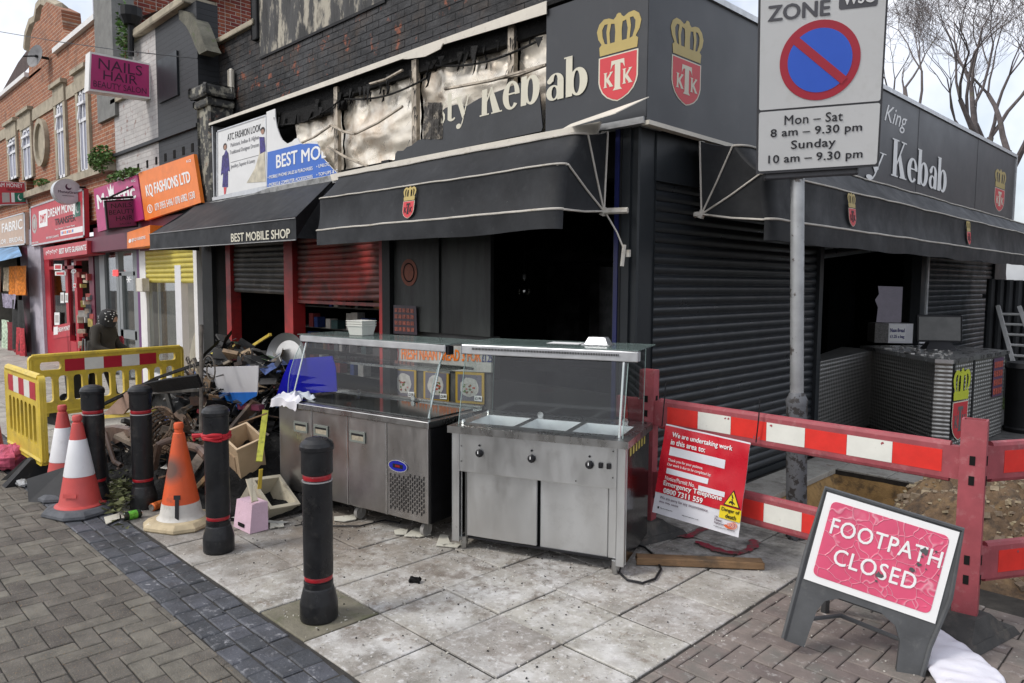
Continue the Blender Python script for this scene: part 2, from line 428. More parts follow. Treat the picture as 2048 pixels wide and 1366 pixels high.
def lay(parent, name, cells, mat, t=.05, ch=.004, limit=300, gap=.006, jag=.0015, zj=.0025, tilt=.006, stuff=None, matfn=None):
    info = []
    for c in cells:
        p = toP((c[0], c[1], 0)) if True else None
        inview = p[2] > .3 and -80 < p[0] < 2130 and -50 < p[1] < 1460
        info.append(((0 if inview else 1), p[2] if p[2] > 0 else 999, c))
    info.sort(key=lambda a: (a[0], a[1]))
    cache = {}; rest = MB(); n = 0
    for k, (iv, d, c) in enumerate(info):
        cx, cy, lx, ly = c[:4]; lx -= gap; ly -= gap
        if lx < .012 or ly < .012: continue
        z = random.uniform(-zj, zj * .4); R = Matrix.Rotation(random.uniform(-tilt, tilt), 4, 'X') @ Matrix.Rotation(random.uniform(-tilt, tilt), 4, 'Y')
        R = Matrix.Rotation(random.uniform(-tilt, tilt) * 1.5, 4, 'Z') @ R
        if n < limit and not iv:
            key = (round(lx, 3), round(ly, 3), random.randrange(5))
            if key not in cache:
                vs, fs = piece_mesh(lx, ly, t, ch, hash(key), jag)
                me = bpy.data.meshes.new(name); me.from_pydata(vs, [], fs); me.update(); cache[key] = me
            mt = matfn(c) if matfn else mat
            me = cache[key]
            if mt is not mat: me = me.copy(); me.materials.clear()
            o = link(name, me, mt, parent)
            o.matrix_basis = Matrix.Translation((cx, cy, z)) @ R
            n += 1
        else:
            vs, fs = piece_mesh(lx, ly, t, ch, k, jag)
            rest.add([Matrix.Translation((cx, cy, z)) @ R @ V(v) for v in vs], fs)
    if rest.v: ob(stuff or name + '_field', rest, mat, parent, kind='stuff')
def clipcells(cells, x0, y0, x1, y1, holes=()):
    out = []
    for c in cells:
        cx, cy, lx, ly = c
        a, b, d, e = max(x0, cx - lx / 2), min(x1, cx + lx / 2), max(y0, cy - ly / 2), min(y1, cy + ly / 2)
        if b - a < .02 or e - d < .02: continue
        if any(h[0] < (a + b) / 2 < h[2] and h[1] < (d + e) / 2 < h[3] for h in holes): continue
        out.append(((a + b) / 2, (d + e) / 2, b - a, e - d))
    return out
def herring(x0, y0, x1, y1, w, ox=0, oy=0):
    out = []
    for i in range(int(floor((x0 - ox) / w)) - 2, int((x1 - ox) / w) + 3):
        for j in range(int(floor((y0 - oy) / w)) - 2, int((y1 - oy) / w) + 3):
            k = (i - j) % 4
            if k == 0: out.append((ox + (i + 1) * w, oy + (j + .5) * w, 2 * w, w))
            elif k == 3: out.append((ox + (i + .5) * w, oy + (j + 1) * w, w, 2 * w))
    return clipcells(out, x0, y0, x1, y1)
YK0, YK1 = 1.385, 1.715
road = struct('road', MB().box((-60, -6, -.016), (-.9, YK0 - .004, -.009)), m_mortar)
lay(road, 'block_paver', herring(-15, -.4, -1.3, YK0, .104), m_road, stuff='distant_block_pavers', gap=.005, zj=.003)
struct('road_surface', MB().box((-60, -6, -.009), (-15, YK0, -.001)), m_road)
band = struct('kerb_band', MB().box((-60, YK0, -.016), (-1.9, YK1, -.010)), m_mortar)
setts = []
for r_, (y0, y1) in enumerate(((YK0, YK0 + .108), (YK0 + .108, YK0 + .218), (YK0 + .218, YK1 + .0))):
    x = -2.0 - r_ * .06
    while x > -17:
        l_ = random.choice((.15, .165, .18, .2)); setts.append((x - l_ / 2, (y0 + y1) / 2 + random.uniform(-.004, .004), l_, y1 - y0)); x -= l_
lay(band, 'sett', setts, m_sett, ch=.006, gap=.007, jag=.004, zj=.006, tilt=.012, stuff='distant_setts')
pave = struct('pavement', MB().box((-60, YK1, -.016), (-3.1, 4.9, -.011)).box((-3.1, YK1, -.016), (-1.83, PIT[1], -.011)).box((-3.1, PIT[1], -.016), (PIT[0], 8, -.011)), m_mortar)
cells = []
x = -1.83
for i in range(58):
    for j in range(7):
        cells.append((x - .225, 1.73 + .45 * j + .225, .45, .45))
    x -= .45
for j in range(7, 14):
    for i in range(3): cells.append((-1.83 - .45 * i - .225, 1.73 + .45 * j + .225, .45, .45))
cells = clipcells(cells, -28, YK1 + .006, -1.835, 4.88) + [c for c in clipcells([c for c in cells if c[1] > 4.6 and c[0] > -3.1], -3.08, 4.88, -1.835, 8, (PIT,))]
patch = [(-3.35, 1.92)]
pc = [c for c in cells if any(abs(c[0] - a) < .24 and abs(c[1] - b) < .24 for a, b in patch)]
lay(pave, 'paving_slab', cells, m_slab, ch=.004, gap=.011, jag=.004, zj=.004, tilt=.006, stuff='distant_paving_slabs',
    matfn=lambda c: m_patch if any(abs(c[0] - a) < .23 and abs(c[1] - b) < .23 for a, b in patch) else m_slab)
bp = struct('brick_paving', MB().box((-1.83, -2, -.016), (3.2, 4.9, -.011)), m_mortar)
lay(bp, 'brick', herring(-1.825, 1.5, 1.6, 4.62, .104, oy=.03), m_pbrick, gap=.006, stuff='distant_bricks', zj=.003)
struct('footway_edge', MB().box((-1.83, 4.62, -.05), (5, 5.3, -.012)), m_soil)
struct('side_street', MB().box((-3.1, 8, -.05), (-1.83, 40, -.004)).box((-1.83, 7.6, -.05), (30, 60, -.004)).box((.9, 4.9, -.05), (30, 7.6, -.004)), m_asph)
# the dug trench and the heap of spoil beside it
def soil(u, v):
    x = -2.78 + u * 3.7; y = 4.86 + v * 3.1
    inx = max(0, min(1, (x + 2.80) / .10)) * max(0, min(1, (-1.75 - x) / .35)); iny = max(0, min(1, (y - 5.22) / .12)) * max(0, min(1, (7.17 - y) / .12))
    pit = -.42 * inx * iny
    mx = max(0, min(1, (x + 2.05) / .6)); my = max(0, min(1, (y - 4.88) / .5)) * max(0, min(1, (7.9 - y) / .6))
    h = .52 * mx * my * (.55 + .9 * noise.noise(V((x * .9, y * .9, 3))) ** 2 + .45 * abs(noise.noise(V((x * 1.6, y * 1.6, 1)))))
    n_ = noise.fractal(V((x * 6, y * 6, 0)), .8, 2.1, 6) * .060 * (mx * my + inx * iny * .8)
    edge = -.05 if mx * my < .02 and inx * iny < .02 else 0
    return (x, y, -.02 + pit + h + n_ + edge)
so_ = ob('soil_heap', MB().grid(soil, 210, 180), m_soil, smooth=True, kind='stuff')
def sandf(u, v):
    x = PIT[0] - .02 + u * .9; y = PIT[1] - .03 + v * 1.88
    dx = min(u, 1 - u) * .9; dy = min(v, 1 - v) * 1.88; d = min(1, min(dx, dy) / .16)
    return (x, y, -.02 - .30 * d + noise.fractal(V((x * 8, y * 8, 5)), 1, 2, 4) * .03 * d)
ob('trench_sand', MB().grid(sandf, 60, 80), m_sand, smooth=True, kind='stuff')
st = MB()
for _ in range(2600):
    x = random.uniform(-1.9, .7); y = random.uniform(4.95, 7.6); u, v = (x + 2.78) / 3.7, (y - 4.86) / 3.1
    z = soil(u, v)[2]; s_ = random.choice((.006, .008, .010, .012, .018, .028)) * random.uniform(.7, 1.5)
    R = Matrix.Rotation(random.uniform(0, 6), 3, 'Z') @ Matrix.Rotation(random.uniform(0, 6), 3, 'X')
    st.obox((x, y, z + s_ * .2), s_ * 1.6, s_ * 1.1, s_ * .8, R)
ob('loose_stones', st, m_stone, kind='stuff')
# kerb stone lying across the heap
a, b = onz(1995, 985, .18), onz(2110, 1075, .12)
ob('kerb_stone', MB().obox((a + b) / 2, (b - a).length * 1.15, .13, .10, (b - a).to_track_quat('X', 'Z').to_matrix(), .008), m_slab,
   label='long grey kerb stone lying on the soil heap behind the red barrier', cat='kerb stone')
# red spray paint on the broken footway
m_spray = M('spray_paint', (.30, .022, .045), .7, var=.3, vs=20, stains=(((.12, .10, .085), 14, .46, .58, .85),))
spm = MB(); random.seed(12)
for pts in (((1350, 1070), (1378, 1072), (1400, 1060), (1428, 1050)), ((1392, 1082), (1420, 1094), (1450, 1104), (1482, 1106)), ((1478, 1106), (1500, 1098), (1510, 1086), (1506, 1078))):
    q = [onz(x, y, .009) for x, y in pts]; L_, R2 = [], []
    for k in range(16):
        f = k / 15 * (len(q) - 1); i_ = min(len(q) - 2, int(f)); p = q[i_].lerp(q[i_ + 1], f - i_); d = (q[i_ + 1] - q[i_]).normalized(); n_ = V((-d.y, d.x, 0)); w_ = random.uniform(.022, .045) * (.35 if k in (0, 15) else 1)
        L_.append(p + n_ * w_); R2.append(p - n_ * w_ * random.uniform(.7, 1.2))
    spm.add(L_ + R2, [(k, k + 1, 17 + k, 16 + k) for k in range(15)])
me = spm.mesh('spray_marking')
link('spray_marking', me, m_spray, kind='structure')
# crumbs, ash and grit scattered over the slabs
gr = MB()
for _ in range(2600):
    x = random.gauss(-3.2, 1.2); y = random.uniform(1.75, 4.2) if random.random() < .75 else random.gauss(3.2, .25)
    if x > -1.7 and random.random() < .7: continue
    s_ = random.uniform(.002, .006); gr.obox((x, y, s_ * .4), s_ * 1.5, s_, s_ * .8, Matrix.Rotation(random.uniform(0, 6), 3, 'Z'))
ob('grit', gr, M('plaster_crumbs', (.42, .40, .36), .95, rnd=.5), kind='stuff')
gr = MB()
for _ in range(420):
    x = random.gauss(-4.4, 1.5); y = random.gauss(3.0, .6)
    if y < 1.5: continue
    s_ = random.uniform(.002, .0075); gr.obox((x, y, s_ * .3), s_ * 1.5, s_, s_ * .5, Matrix.Rotation(random.uniform(0, 6), 3, 'Z') @ Matrix.Rotation(.4, 3, 'X'))
ob('charcoal_bits', gr, m_char, kind='stuff')
# ================================================================== BUILDINGS
YA, XB = 4.3, -3.08
def A(x, y, off=0.): return ony(x, y, YA - off)
def B(x, y, off=0.): return onx(x, y, XB + off)
def brickmat(name, c1, c2, mort, stains=(), axis='x', L=.225, Hh=.075, mw=.012, rough=.9):
    def ex(n, l, mix, mrange, nz, mul, g, col):
        sp = n.new('ShaderNodeSeparateXYZ'); l.new(g.outputs['Position'], sp.inputs[0])
        cb = n.new('ShaderNodeCombineXYZ'); l.new(sp.outputs[0 if axis == 'x' else 1], cb.inputs[0]); l.new(sp.outputs[2], cb.inputs[1])
        bt = n.new('ShaderNodeTexBrick'); bt.inputs['Scale'].default_value = 1; bt.inputs['Brick Width'].default_value = L
        bt.inputs['Row Height'].default_value = Hh; bt.inputs['Mortar Size'].default_value = mw / 2; bt.inputs['Mortar Smooth'].default_value = .2
        bt.inputs['Color1'].default_value = rgb(c1); bt.inputs['Color2'].default_value = rgb(c2); bt.inputs['Mortar'].default_value = rgb(mort)
        l.new(cb.outputs[0], bt.inputs['Vector'])
        c = mix(mrange(nz(3), .35, .7, 0., .35), bt.outputs[0], tuple(x * .6 for x in c1))
        for i, st in enumerate(stains): c = mix(mrange(nz(st[1], 7, .68, off=4.1 * (i + 1)), st[2], st[3], 0., st[4]), c, st[0])
        bp = n.new('ShaderNodeBump'); bp.inputs['Strength'].default_value = .6; bp.inputs['Distance'].default_value = .01; bp.invert = True
        l.new(bt.outputs['Fac'], bp.inputs['Height']); l.new(bp.outputs[0], n['Principled BSDF'].inputs['Normal'])
        return c
    return M(name, c1, rough, extra=ex)
m_orange = brickmat('orange_brick', (.36, .135, .062), (.24, .085, .045), (.48, .40, .31), ((( .12, .07, .05), 2.2, .52, .66, .6),))
m_terr = brickmat('dark_brick', (.15, .07, .045), (.10, .055, .04), (.16, .14, .12), (((.035, .03, .03), 1.6, .5, .65, .6),))
m_bb = M('black_painted_brick', (.0155, .0155, .0165), .6, spec=.3, var=.6, vs=1.6, bump=1.6, bs=12, rnd=.18, roughvar=.12,
         stains=(((.060, .060, .062), 1.3, .45, .66, .75), ((.055, .040, .030), 2.7, .50, .66, .7), ((.24, .070, .032), 4.2, .585, .64, .85), ((.32, .30, .26), 45, .64, .72, .6)))
m_bbm = M('black_painted_joint', (.0105, .011, .012), .7, spec=.3, var=.4, bump=.6)
m_rb = M('red_brick', (.27, .062, .034), .85, var=.2, vs=7, bump=.4, bs=60, rnd=.28)
m_rbm = M('pale_mortar', (.52, .44, .38), .9)
m_peel = M('peeling_render', (.055, .055, .055), .85, var=.5, vs=2, stretch=(2.4, 1, .7), bump=1.0, bs=14,
           stains=(((.42, .385, .31), 2.6, .50, .58, .9, None), ((.42, .40, .34), 9, .62, .68, .6, None), ((.02, .02, .02), 3.4, .57, .66, .8, None)))
m_wbr = brickmat('white_painted_brick', (.50, .48, .46), (.44, .42, .41), (.36, .34, .33), (((.20, .10, .075), 6.5, .58, .65, .75), ((.16, .14, .13), 2.0, .60, .74, .45)), rough=.8)
m_kbr = brickmat('dark_painted_brick', (.020, .022, .026), (.017, .019, .022), (.010, .011, .013), (((.17, .16, .14), 10, .68, .76, .5),), rough=.6)
m_lilac = M('lilac_render', (.40, .37, .42), .8, var=.1, stains=(((.2, .19, .2), 5, .55, .7, .5),))
m_maroon = M('maroon_paint', (.115, .014, .035), .5, var=.1)
m_redshop = M('shop_red', (.42, .014, .028), .4, var=.08)
m_tile = M('roof_tile', (.075, .05, .045), .9, var=.3, vs=6, rnd=.3)
m_greyfr = M('grey_frame', (.20, .215, .22), .5, var=.08)
m_purp = M('purple_frame', (.12, .03, .13), .5)
m_yshut = M('yellow_shutter', (.50, .42, .07), .5, var=.12, vs=5, stains=(((.25, .2, .05), 12, .58, .7, .5),))
m_rshut = M('red_shutter', (.25, .020, .015), .5, var=.3, vs=3, stains=(((.035, .012, .01), 2.0, .40, .58, .9), ((.5, .25, .2), 20, .68, .76, .4)))
m_bshut = M('burnt_shutter', (.045, .042, .038), .5, .3, var=.5, vs=4, stains=(((.18, .165, .14), 6, .55, .68, .6), ((.012, .012, .012), 2.5, .45, .6, .9)))

def lay_bricks(parent, mat, O, U, N, wdt, hgt, L=.225, Hh=.075, joint=.011, proud=.012, limit=300, inside=None, flem=False, name='brick'):
    """bricks standing proud of a wall face; O lower corner, U along the wall, N outward"""
    O, U, N = V(O), V(U), V(N); Zv = V((0, 0, 1)); items = []
    for r_ in range(int(hgt / Hh)):
        x = -(L / 2 if r_ % 2 else 0); k = r_
        while x < wdt:
            l_ = L if not flem or k % 2 else L / 2
            a, b = max(0, x), min(wdt, x + l_); x += l_; k += 1
            if b - a < .03: continue
            c = O + U * ((a + b) / 2) + Zv * ((r_ + .5) * Hh)
            if inside and not inside(c): continue
            q = toP(c); iv = q[2] > 0 and -20 < q[0] < 2070 and -20 < q[1] < 1380
            items.append((0 if iv else 1, q[2] if iv else 99, c, b - a))
    items.sort(key=lambda t: (t[0], t[1])); rest = MB(); cache = {}; n = 0
    R = Matrix((U, N, Zv)).transposed()
    def bm_(l_, seed):
        rr = random.Random(seed); hx, hz = (l_ - joint) / 2, (Hh - joint) / 2; c_ = .004
        o = [(sx * hx + rr.uniform(-.002, .002), sz * hz + rr.uniform(-.0015, .0015)) for sx, sz in ((-1, -1), (1, -1), (1, 1), (-1, 1))]
        vs = [(x, -.02, z) for x, z in o] + [(x, proud - c_, z) for x, z in o] + [(x * (1 - c_ / hx), proud + rr.uniform(-.002, .002), z * (1 - c_ / hz)) for x, z in o]
        fs = [(k * 4 + (i + 1) % 4, k * 4 + i, k * 4 + 4 + i, k * 4 + 4 + (i + 1) % 4) for k in range(2) for i in range(4)] + [(11, 10, 9, 8)]
        return vs, fs
    for iv, d, c, l_ in items:
        if n < limit and not iv:
            key = (round(l_, 3), random.randrange(6))
            if key not in cache:
                vs, fs = bm_(l_, hash(key)); me = bpy.data.meshes.new(name); me.from_pydata(vs, [], fs); me.update(); cache[key] = me
            o = link(name, cache[key], mat, parent); o.matrix_basis = Matrix.Translation(c) @ R.to_4x4(); n += 1
        else:
            vs, fs = bm_(l_, n + len(rest.v)); rest.add([c + R @ V(v) for v in vs], fs)
    if rest.v: ob(name + '_remainder', rest, mat, parent, kind='stuff')
def slats(parent, name, mat, a, b, n_in, z0, z1, pitch=.077, depth=.016, warp=None, skip=0):
    """roller shutter: a, b = ends (x, y) of the curtain, n_in = outward normal; each slat a curved strip"""
    a, b, N = V((a[0], a[1], 0)), V((b[0], b[1], 0)), V((n_in[0], n_in[1], 0))
    n = int(round((z1 - z0) / pitch)); out = []
    for k in range(n):
        mb = MB(); zb = z0 + k * pitch; prof = [(0, 0), (.35, .10), (.85, .28), (1.0, .5), (.85, .72), (.35, .90), (-.25, .96), (-.25, 1.0)]
        S = 10 if warp else 1; vs = []
        for i in range(S + 1):
            t = i / S; w = warp(t, zb) if warp else (0, 0)
            for d, h in prof: p = a.lerp(b, t) + N * (d * depth + w[0]); vs.append((p.x, p.y, zb + h * pitch + w[1]))
        m_ = len(prof); fs = [(i * m_ + j, (i + 1) * m_ + j, (i + 1) * m_ + j + 1, i * m_ + j + 1) for i in range(S) for j in range(m_ - 1)]
        mb.add(vs, fs); o = ob('slat', mb, mat, parent, smooth=True); out.append(o)
    return out

# ------------------------------------------------------------------ the burnt corner shop building
corner = thing('shop_building', 'burnt single storey corner kebab shop with black painted brick wall rising above its sign', 'building', (-3.5, 4.8, 0))
sh = MB()
sh.box((-10.45, 4.65, 3.0), (-4.1, 12, 3.12))                  # ceilings
sh.box((-6.2, 4.42, 2.86), (-3.2, 14.4, 2.98))
sh.box((-6.4, 4.42, .004), (-6.2, 14.4, 2.86))                 # party wall of the kebab shop
sh.box((-6.2, 14.25, .0), (-3.2, 14.45, 2.86))
sh.box((-10.4, 9.0, .004), (-6.4, 9.1, 3))                     # back wall of the phone shop
sh.box((-10.45, 4.35, 0), (-10.35, 9.0, 3))
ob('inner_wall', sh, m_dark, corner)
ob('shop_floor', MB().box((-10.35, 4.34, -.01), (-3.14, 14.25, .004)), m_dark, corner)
# wall above the fascia, of painted bricks
ob('wall', MB().box((-11.25, 4.6, 2.95), (-9.4, 4.82, 5.1)).box((-9.4, 4.6, 2.95), (-4.05, 4.9, 7.2)), m_bbm, corner)
lay_bricks(corner, m_bb, (-11.25, 4.6, 3.75), (1, 0, 0), (0, -1, 0), 7.2, 3.4, inside=lambda c: not (c.x < -9.45 and c.z > 5.07) and not (-9.2 < c.x < -6.55 and c.z > 4.68), proud=.0035, joint=.0045)
ob('peeling_render', MB().box((-9.30, 4.586, 4.67), (-6.45, 4.6, 7.2)), m_peel, corner)
ob('ledge', MB().box((-9.3, 4.578, 4.64), (-6.5, 4.6, 4.67)), m_bbm, corner)
ob('coping', MB().obox((-10.32, 4.7, 5.13), 1.9, .36, .07, None, .01), m_stonec, corner)
ob('corner_pier', MB().obox((-9.37, 4.6, 6.0), .16, .12, 2.2, None, .01), m_bbm, corner)
# burnt flaking pilaster beside the fascia
ob('pilaster', MB().obox((-10.28, 4.40, 3.55), .42, .36, 1.55, None, .03).obox((-10.28, 4.36, 4.33), .56, .46, .16, None, .03).obox((-10.28, 4.38, 4.18), .48, .40, .1, None, .02),
   M('flaking_pilaster', (.05, .05, .048), .8, var=.5, vs=6, bump=1.2, bs=20, stains=(((.36, .34, .27), 7, .52, .60, .8), ((.23, .07, .04), 5, .62, .68, .8))), corner)
ob('alarm_box', MB().obox(A(462, 163, -.24), .1, .07, .33, None, .02), m_cream, corner)
# pillars on the front
m_blk2 = M('sooty_pillar', (.013, .014, .014), .6, spec=.3, var=.3, vs=5, stains=(((.13, .12, .10), 9, .6, .72, .5),))
def vbar(name, x0, x1, z0, z1, mat, y0=YA, y1=YA + .14, parent=corner): return ob(name, MB().box((x0, y0, z0), (x1, y1, z1)), mat, parent)
def ax(px, py=560): return A(px, py).x
vbar('pillar', ax(410), ax(430), 0, 2.95, m_blk2, YA - .04)
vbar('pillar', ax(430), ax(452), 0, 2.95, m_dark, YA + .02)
vbar('door_frame', ax(452), ax(461), 0, 2.6, m_red)
vbar('door_frame', ax(571), ax(588), 0, 2.6, m_red, YA - .02)
vbar('door_frame', ax(758), ax(768), 0, 2.6, m_red)
vbar('pillar', ax(769), ax(784), 0, 2.95, m_black, YA - .03)
# grey soot covered panels and the lower wall of the hatch
m_pan = M('sooty_panel', (.028, .031, .029), .5, spec=.35, var=.35, vs=2, stretch=(3, 1, .6), stains=(((.012, .012, .012), 1.7, .46, .62, .85, None), ((.10, .10, .095), 40, .64, .72, .4)))
vbar('panel', ax(785), ax(874), 1.29, 2.6, m_pan, YA + .02, YA + .06)
vbar('panel', ax(876), ax(974), 1.29, 2.6, m_pan, YA + .04, YA + .08)
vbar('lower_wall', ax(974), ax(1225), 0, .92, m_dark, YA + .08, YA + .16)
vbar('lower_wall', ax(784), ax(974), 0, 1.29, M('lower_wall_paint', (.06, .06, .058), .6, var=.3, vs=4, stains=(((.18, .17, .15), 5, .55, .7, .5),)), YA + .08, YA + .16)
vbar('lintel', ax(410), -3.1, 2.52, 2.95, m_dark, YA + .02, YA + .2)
vbar('jamb', ax(1227), ax(1258), 0, 2.9, m_antr, YA - .01, YA + .12)
vbar('mullion', ax(1050, 600) - .02, ax(1050, 600) + .02, 1.0, 2.5, m_antr, YA + 1.2, YA + 1.24)
vbar('mullion', ax(1098, 600) - .05, ax(1098, 600) + .05, 1.0, 2.5, m_dark, YA + 1.0, YA + 1.1)
ob('corner_post', MB().obox((XB - .10, YA + .11, 1.5), .21, .22, 3.0, None, .012), m_antr, corner)
ob('blue_strip', MB().box((XB - .19, YA - .022, .3), (XB - .155, YA - .002, 2.85)), M('blue_paint', (.008, .012, .075), .4), corner)
ob('cable_trunking', MB().box((XB - .152, YA - .016, .2), (XB - .135, YA - .002, 2.85)), m_black, corner)
# shutters on the front
s1 = ob('roller_shutter', MB().box((ax(462), YA + .03, 2.5), (ax(571), YA + .13, 2.62)), m_bshut, corner)
slats(s1, 'slat', m_bshut, (ax(462), YA + .05), (ax(571), YA + .05), (0, -1), 1.62, 2.5, .066, .014, warp=lambda t, z: (noise.noise(V((t * 3, z * 2, 0))) * .02, -.02 * t * (2.5 - z)))
s2 = ob('roller_shutter', MB().box((ax(589), YA + .03, 2.5), (ax(757), YA + .13, 2.62)), m_rshut, corner)
slats(s2, 'slat', m_rshut, (ax(589), YA + .05), (ax(757), YA + .05), (0, -1), 1.555, 2.5, .066, .014, warp=lambda t, z: (0, .035 * (t - .5) * (1 if z < 1.7 else .4)))
ob('bottom_rail', MB().box((ax(589), YA + .03, 1.51), (ax(757), YA + .07, 1.545)), m_rshut, s2)
# side street front: shutter, opening, shutter
def hbar(name, y0, y1, z0, z1, mat, x0=XB - .12, x1=XB, parent=corner): return ob(name, MB().box((x0, y0, z0), (x1, y1, z1)), mat, parent)
def by(px, py=650): return B(px, py).y
yB = [by(1303), by(1636), by(1650), by(1838), by(1849), by(1984)]
s3 = hbar('roller_shutter', YA + .2, yB[1], 2.5, 2.9, m_antr, XB - .25, XB + .0)
slats(s3, 'slat', m_slat, (XB - .05, YA + .22), (XB - .05, yB[1]), (1, 0), .06, 2.5, .077, .017)
hbar('bottom_rail', YA + .22, yB[1], .004, .06, m_antr, XB - .07, XB - .03)
hbar('guide_rail', yB[1], yB[1] + .09, 0, 2.9, m_antr)
hbar('guide_rail', yB[3], yB[3] + .2, 0, 2.9, m_antr)
hbar('guide_rail', yB[3] + .2, yB[3] + .26, 0, 2.9, m_alu, XB - .08, XB + .02)
s4 = hbar('roller_shutter', yB[4] + .2, yB[5], 2.3, 2.9, m_antr, XB - .25, XB)
slats(s4, 'slat', m_slat, (XB - .05, yB[3] + .27), (XB - .05, yB[5]), (1, 0), .1, 2.3, .077, .017)
hbar('guide_rail', yB[5], yB[5] + .12, 0, 2.9, m_antr)
hbar('end_wall', yB[5] + .12, 15.3, 0, 2.9, m_antr, XB - .3, XB - .01)
s5 = hbar('roller_shutter', yB[1] + .09, yB[3], 2.5, 2.88, m_dark, XB - .35, XB - .01)
slats(s5, 'slat', m_slat, (XB - .06, yB[1] + .1), (XB - .06, yB[3]), (1, 0), 2.02, 2.5, .09, .02, warp=lambda t, z: (0, .26 * t))
# broken white blind inside the opening; its material carries an added faint glow
ob('torn_blind', MB().prism([ony(x, y, 12.6) for x, y in ((1756, 572), (1812, 574), (1813, 600), (1808, 640), (1790, 652), (1752, 648), (1756, 615), (1750, 600), (1758, 588))], (0, .01, 0)), M('glowing_torn_sheet', (.34, .32, .40), .7, var=.25, vs=6, em=(.42, .40, .5, .12)), corner)
ob('inner_post', MB().box((-4.95, 12.3, 0), (-4.6, 12.5, 2.8)).box((-3.7, 11.9, 0), (-3.45, 12.1, 2.8)), m_antr, corner)
# bulb hanging in the hatch
p = ony(1048, 582, 5.2)
blb = thing('light_bulb', 'large clear glass bulb hanging in the dark serving hatch', 'light bulb', (p.x, p.y, p.z + .5))
ob('cord', MB().tube([(p.x, p.y, p.z + .12), (p.x, p.y, 2.85)], .006, 6), m_black, blb)
ob('glass_envelope', MB().lathe([(.001, -.075), (.045, -.06), (.068, -.02), (.066, .02), (.04, .06), (.022, .085), (.02, .12)], 16, p), glass('bulb_glass', (.7, .68, .62), .3), blb, smooth=True)
ob('cap', MB().lathe([(.021, .12), (.021, .16), (.01, .17)], 12, p), m_steeld, blb)
# stock and shelving glimpsed inside the phone shop
sv = thing('shop_shelving', 'charred wall shelving with leftover phone stock inside the red framed shop', 'shelving', (-7.2, 6.2, 0))
for z in (.5, .8, 1.1, 1.4):
    ob('shelf', MB().box((ax(470) - .6, 5.45, z), (-6.6, 5.75, z + .02)), M('dusty_shelf', (.10, .098, .09), .8, var=.5, vs=8), sv)
random.seed(21)
for k in range(60):
    x = random.uniform(-9.6, -6.7); z = random.choice((.52, .82, 1.12, 1.42)); c = random.choice(((.22, .11, .04), (.03, .06, .22), (.10, .10, .10), (.24, .04, .04), (.04, .09, .09), (.45, .43, .4)))
    w_ = random.uniform(.06, .16); ob('stock_box', MB().box((x, 5.38, z), (x + w_, 5.5, z + random.uniform(.1, .24))), M('stock%d' % (hash(c) % 97), c, .7, var=.4), sv)

# burnt kit glimpsed in the dark serving hatch and the side opening
hk = thing('extractor_hood', 'sooty extractor hood and upright fridges in the dark kebab shop', 'kitchen equipment', (-4.6, 6.3, 0))
m_sk = M('sooty_steel', (.10, .10, .098), .45, .6, var=.5, vs=3, stains=(((.012, .012, .012), 1.5, .42, .62, .9),))
ob('hood', MB().corners([(-5.9, 6.0, 2.0), (-4.0, 6.0, 2.0), (-4.0, 6.8, 2.0), (-5.9, 6.8, 2.0), (-5.6, 6.3, 2.5), (-4.3, 6.3, 2.5), (-4.3, 6.8, 2.5), (-5.6, 6.8, 2.5)]), m_sk, hk)
for x, w_ in ((-5.95, .5), (-5.3, .14), (-4.75, .42), (-3.95, .12)): ob('upright', MB().box((x, 6.5, .0), (x + w_, 7.0, 1.95)), m_sk, hk)
ob('range_top', MB().box((-5.9, 5.9, .8), (-4.0, 6.6, .88)), m_sk, hk)
for k in range(5): ob('ceiling_strip', MB().box((-5.8 + k * .55, 4.8, 2.60 - .02 * k), (-5.74 + k * .55, 7.5, 2.64)), m_sk, hk)
# ------------------------------------------------------------------ tall red brick gable behind
gab = thing('brick_gable', 'tall red brick gable with pale mortar joints behind the dark parapet', 'building', (-15.2, 6.4, 0))
ob('wall', MB().box((-15.6, 4.62, 0), (-15.2, 9.5, 9.4)), m_rbm, gab)
lay_bricks(gab, m_rb, (-15.2, 4.62, 4.4), (0, 1, 0), (1, 0, 0), 4.4, 4.6, proud=.008, joint=.014, flem=True)

# ------------------------------------------------------------------ middle house: white and black painted brick
xm0, xm1 = A(231, 300).x, A(400, 300).x; xs = A(316, 250).x; zt = A(300, 62).z; zl = A(238, 205).z; xh = A(268, 200).x
mid = thing('shop_house', 'house front painted half white and half black above the orange fashion sign', 'building', ((xm0 + xm1) / 2, 4.5, 0))
ob('wall', MB().box((xm0, YA, 3.0), (xh, YA + .3, zl)).box((xh, YA, 3.0), (xs, YA + .3, zt)), m_wbr, mid, label='white painted brickwork with flaking patches')
ob('wall', MB().box((xs, YA, 2.6), (xm1, YA + .3, zt)), m_kbr, mid, label='black painted brickwork')
ob('upper_storey', MB().box((xm0, YA + .3, 2.85), (xm1 - .05, YA + 3, zl - .3)), m_dark, mid)
ob('coping', MB().obox(((xh + xm1) / 2 - .1, YA + .12, zt + .05), xm1 - xh - .1, .5, .12, None, .02), m_stonec, mid)
ob('coping', MB().box((xm0, YA - .06, zl), (xh, YA + .34, zl + .07)), m_stonec, mid)
q0, q1 = A(320, 130), A(358, 200)
ob('blank_board', MB().box((A(320, 150).x, YA - .03, A(338, 200).z), (A(358, 150).x, YA - .002, A(338, 112).z)), m_antr, mid)
for k in range(9):
    px = 241 + k * 18; p = A(px, 348 - k * 6.6); ob('air_brick', MB().box((p.x - .04, YA - .006, p.z - .06), (p.x + .04, YA + .05, p.z + .06)), m_dark, mid)
ob('string_course', MB().box((xm0, YA - .05, A(300, 290).z), (xm1, YA - .001, A(300, 290).z + .05)), m_kbr, mid)
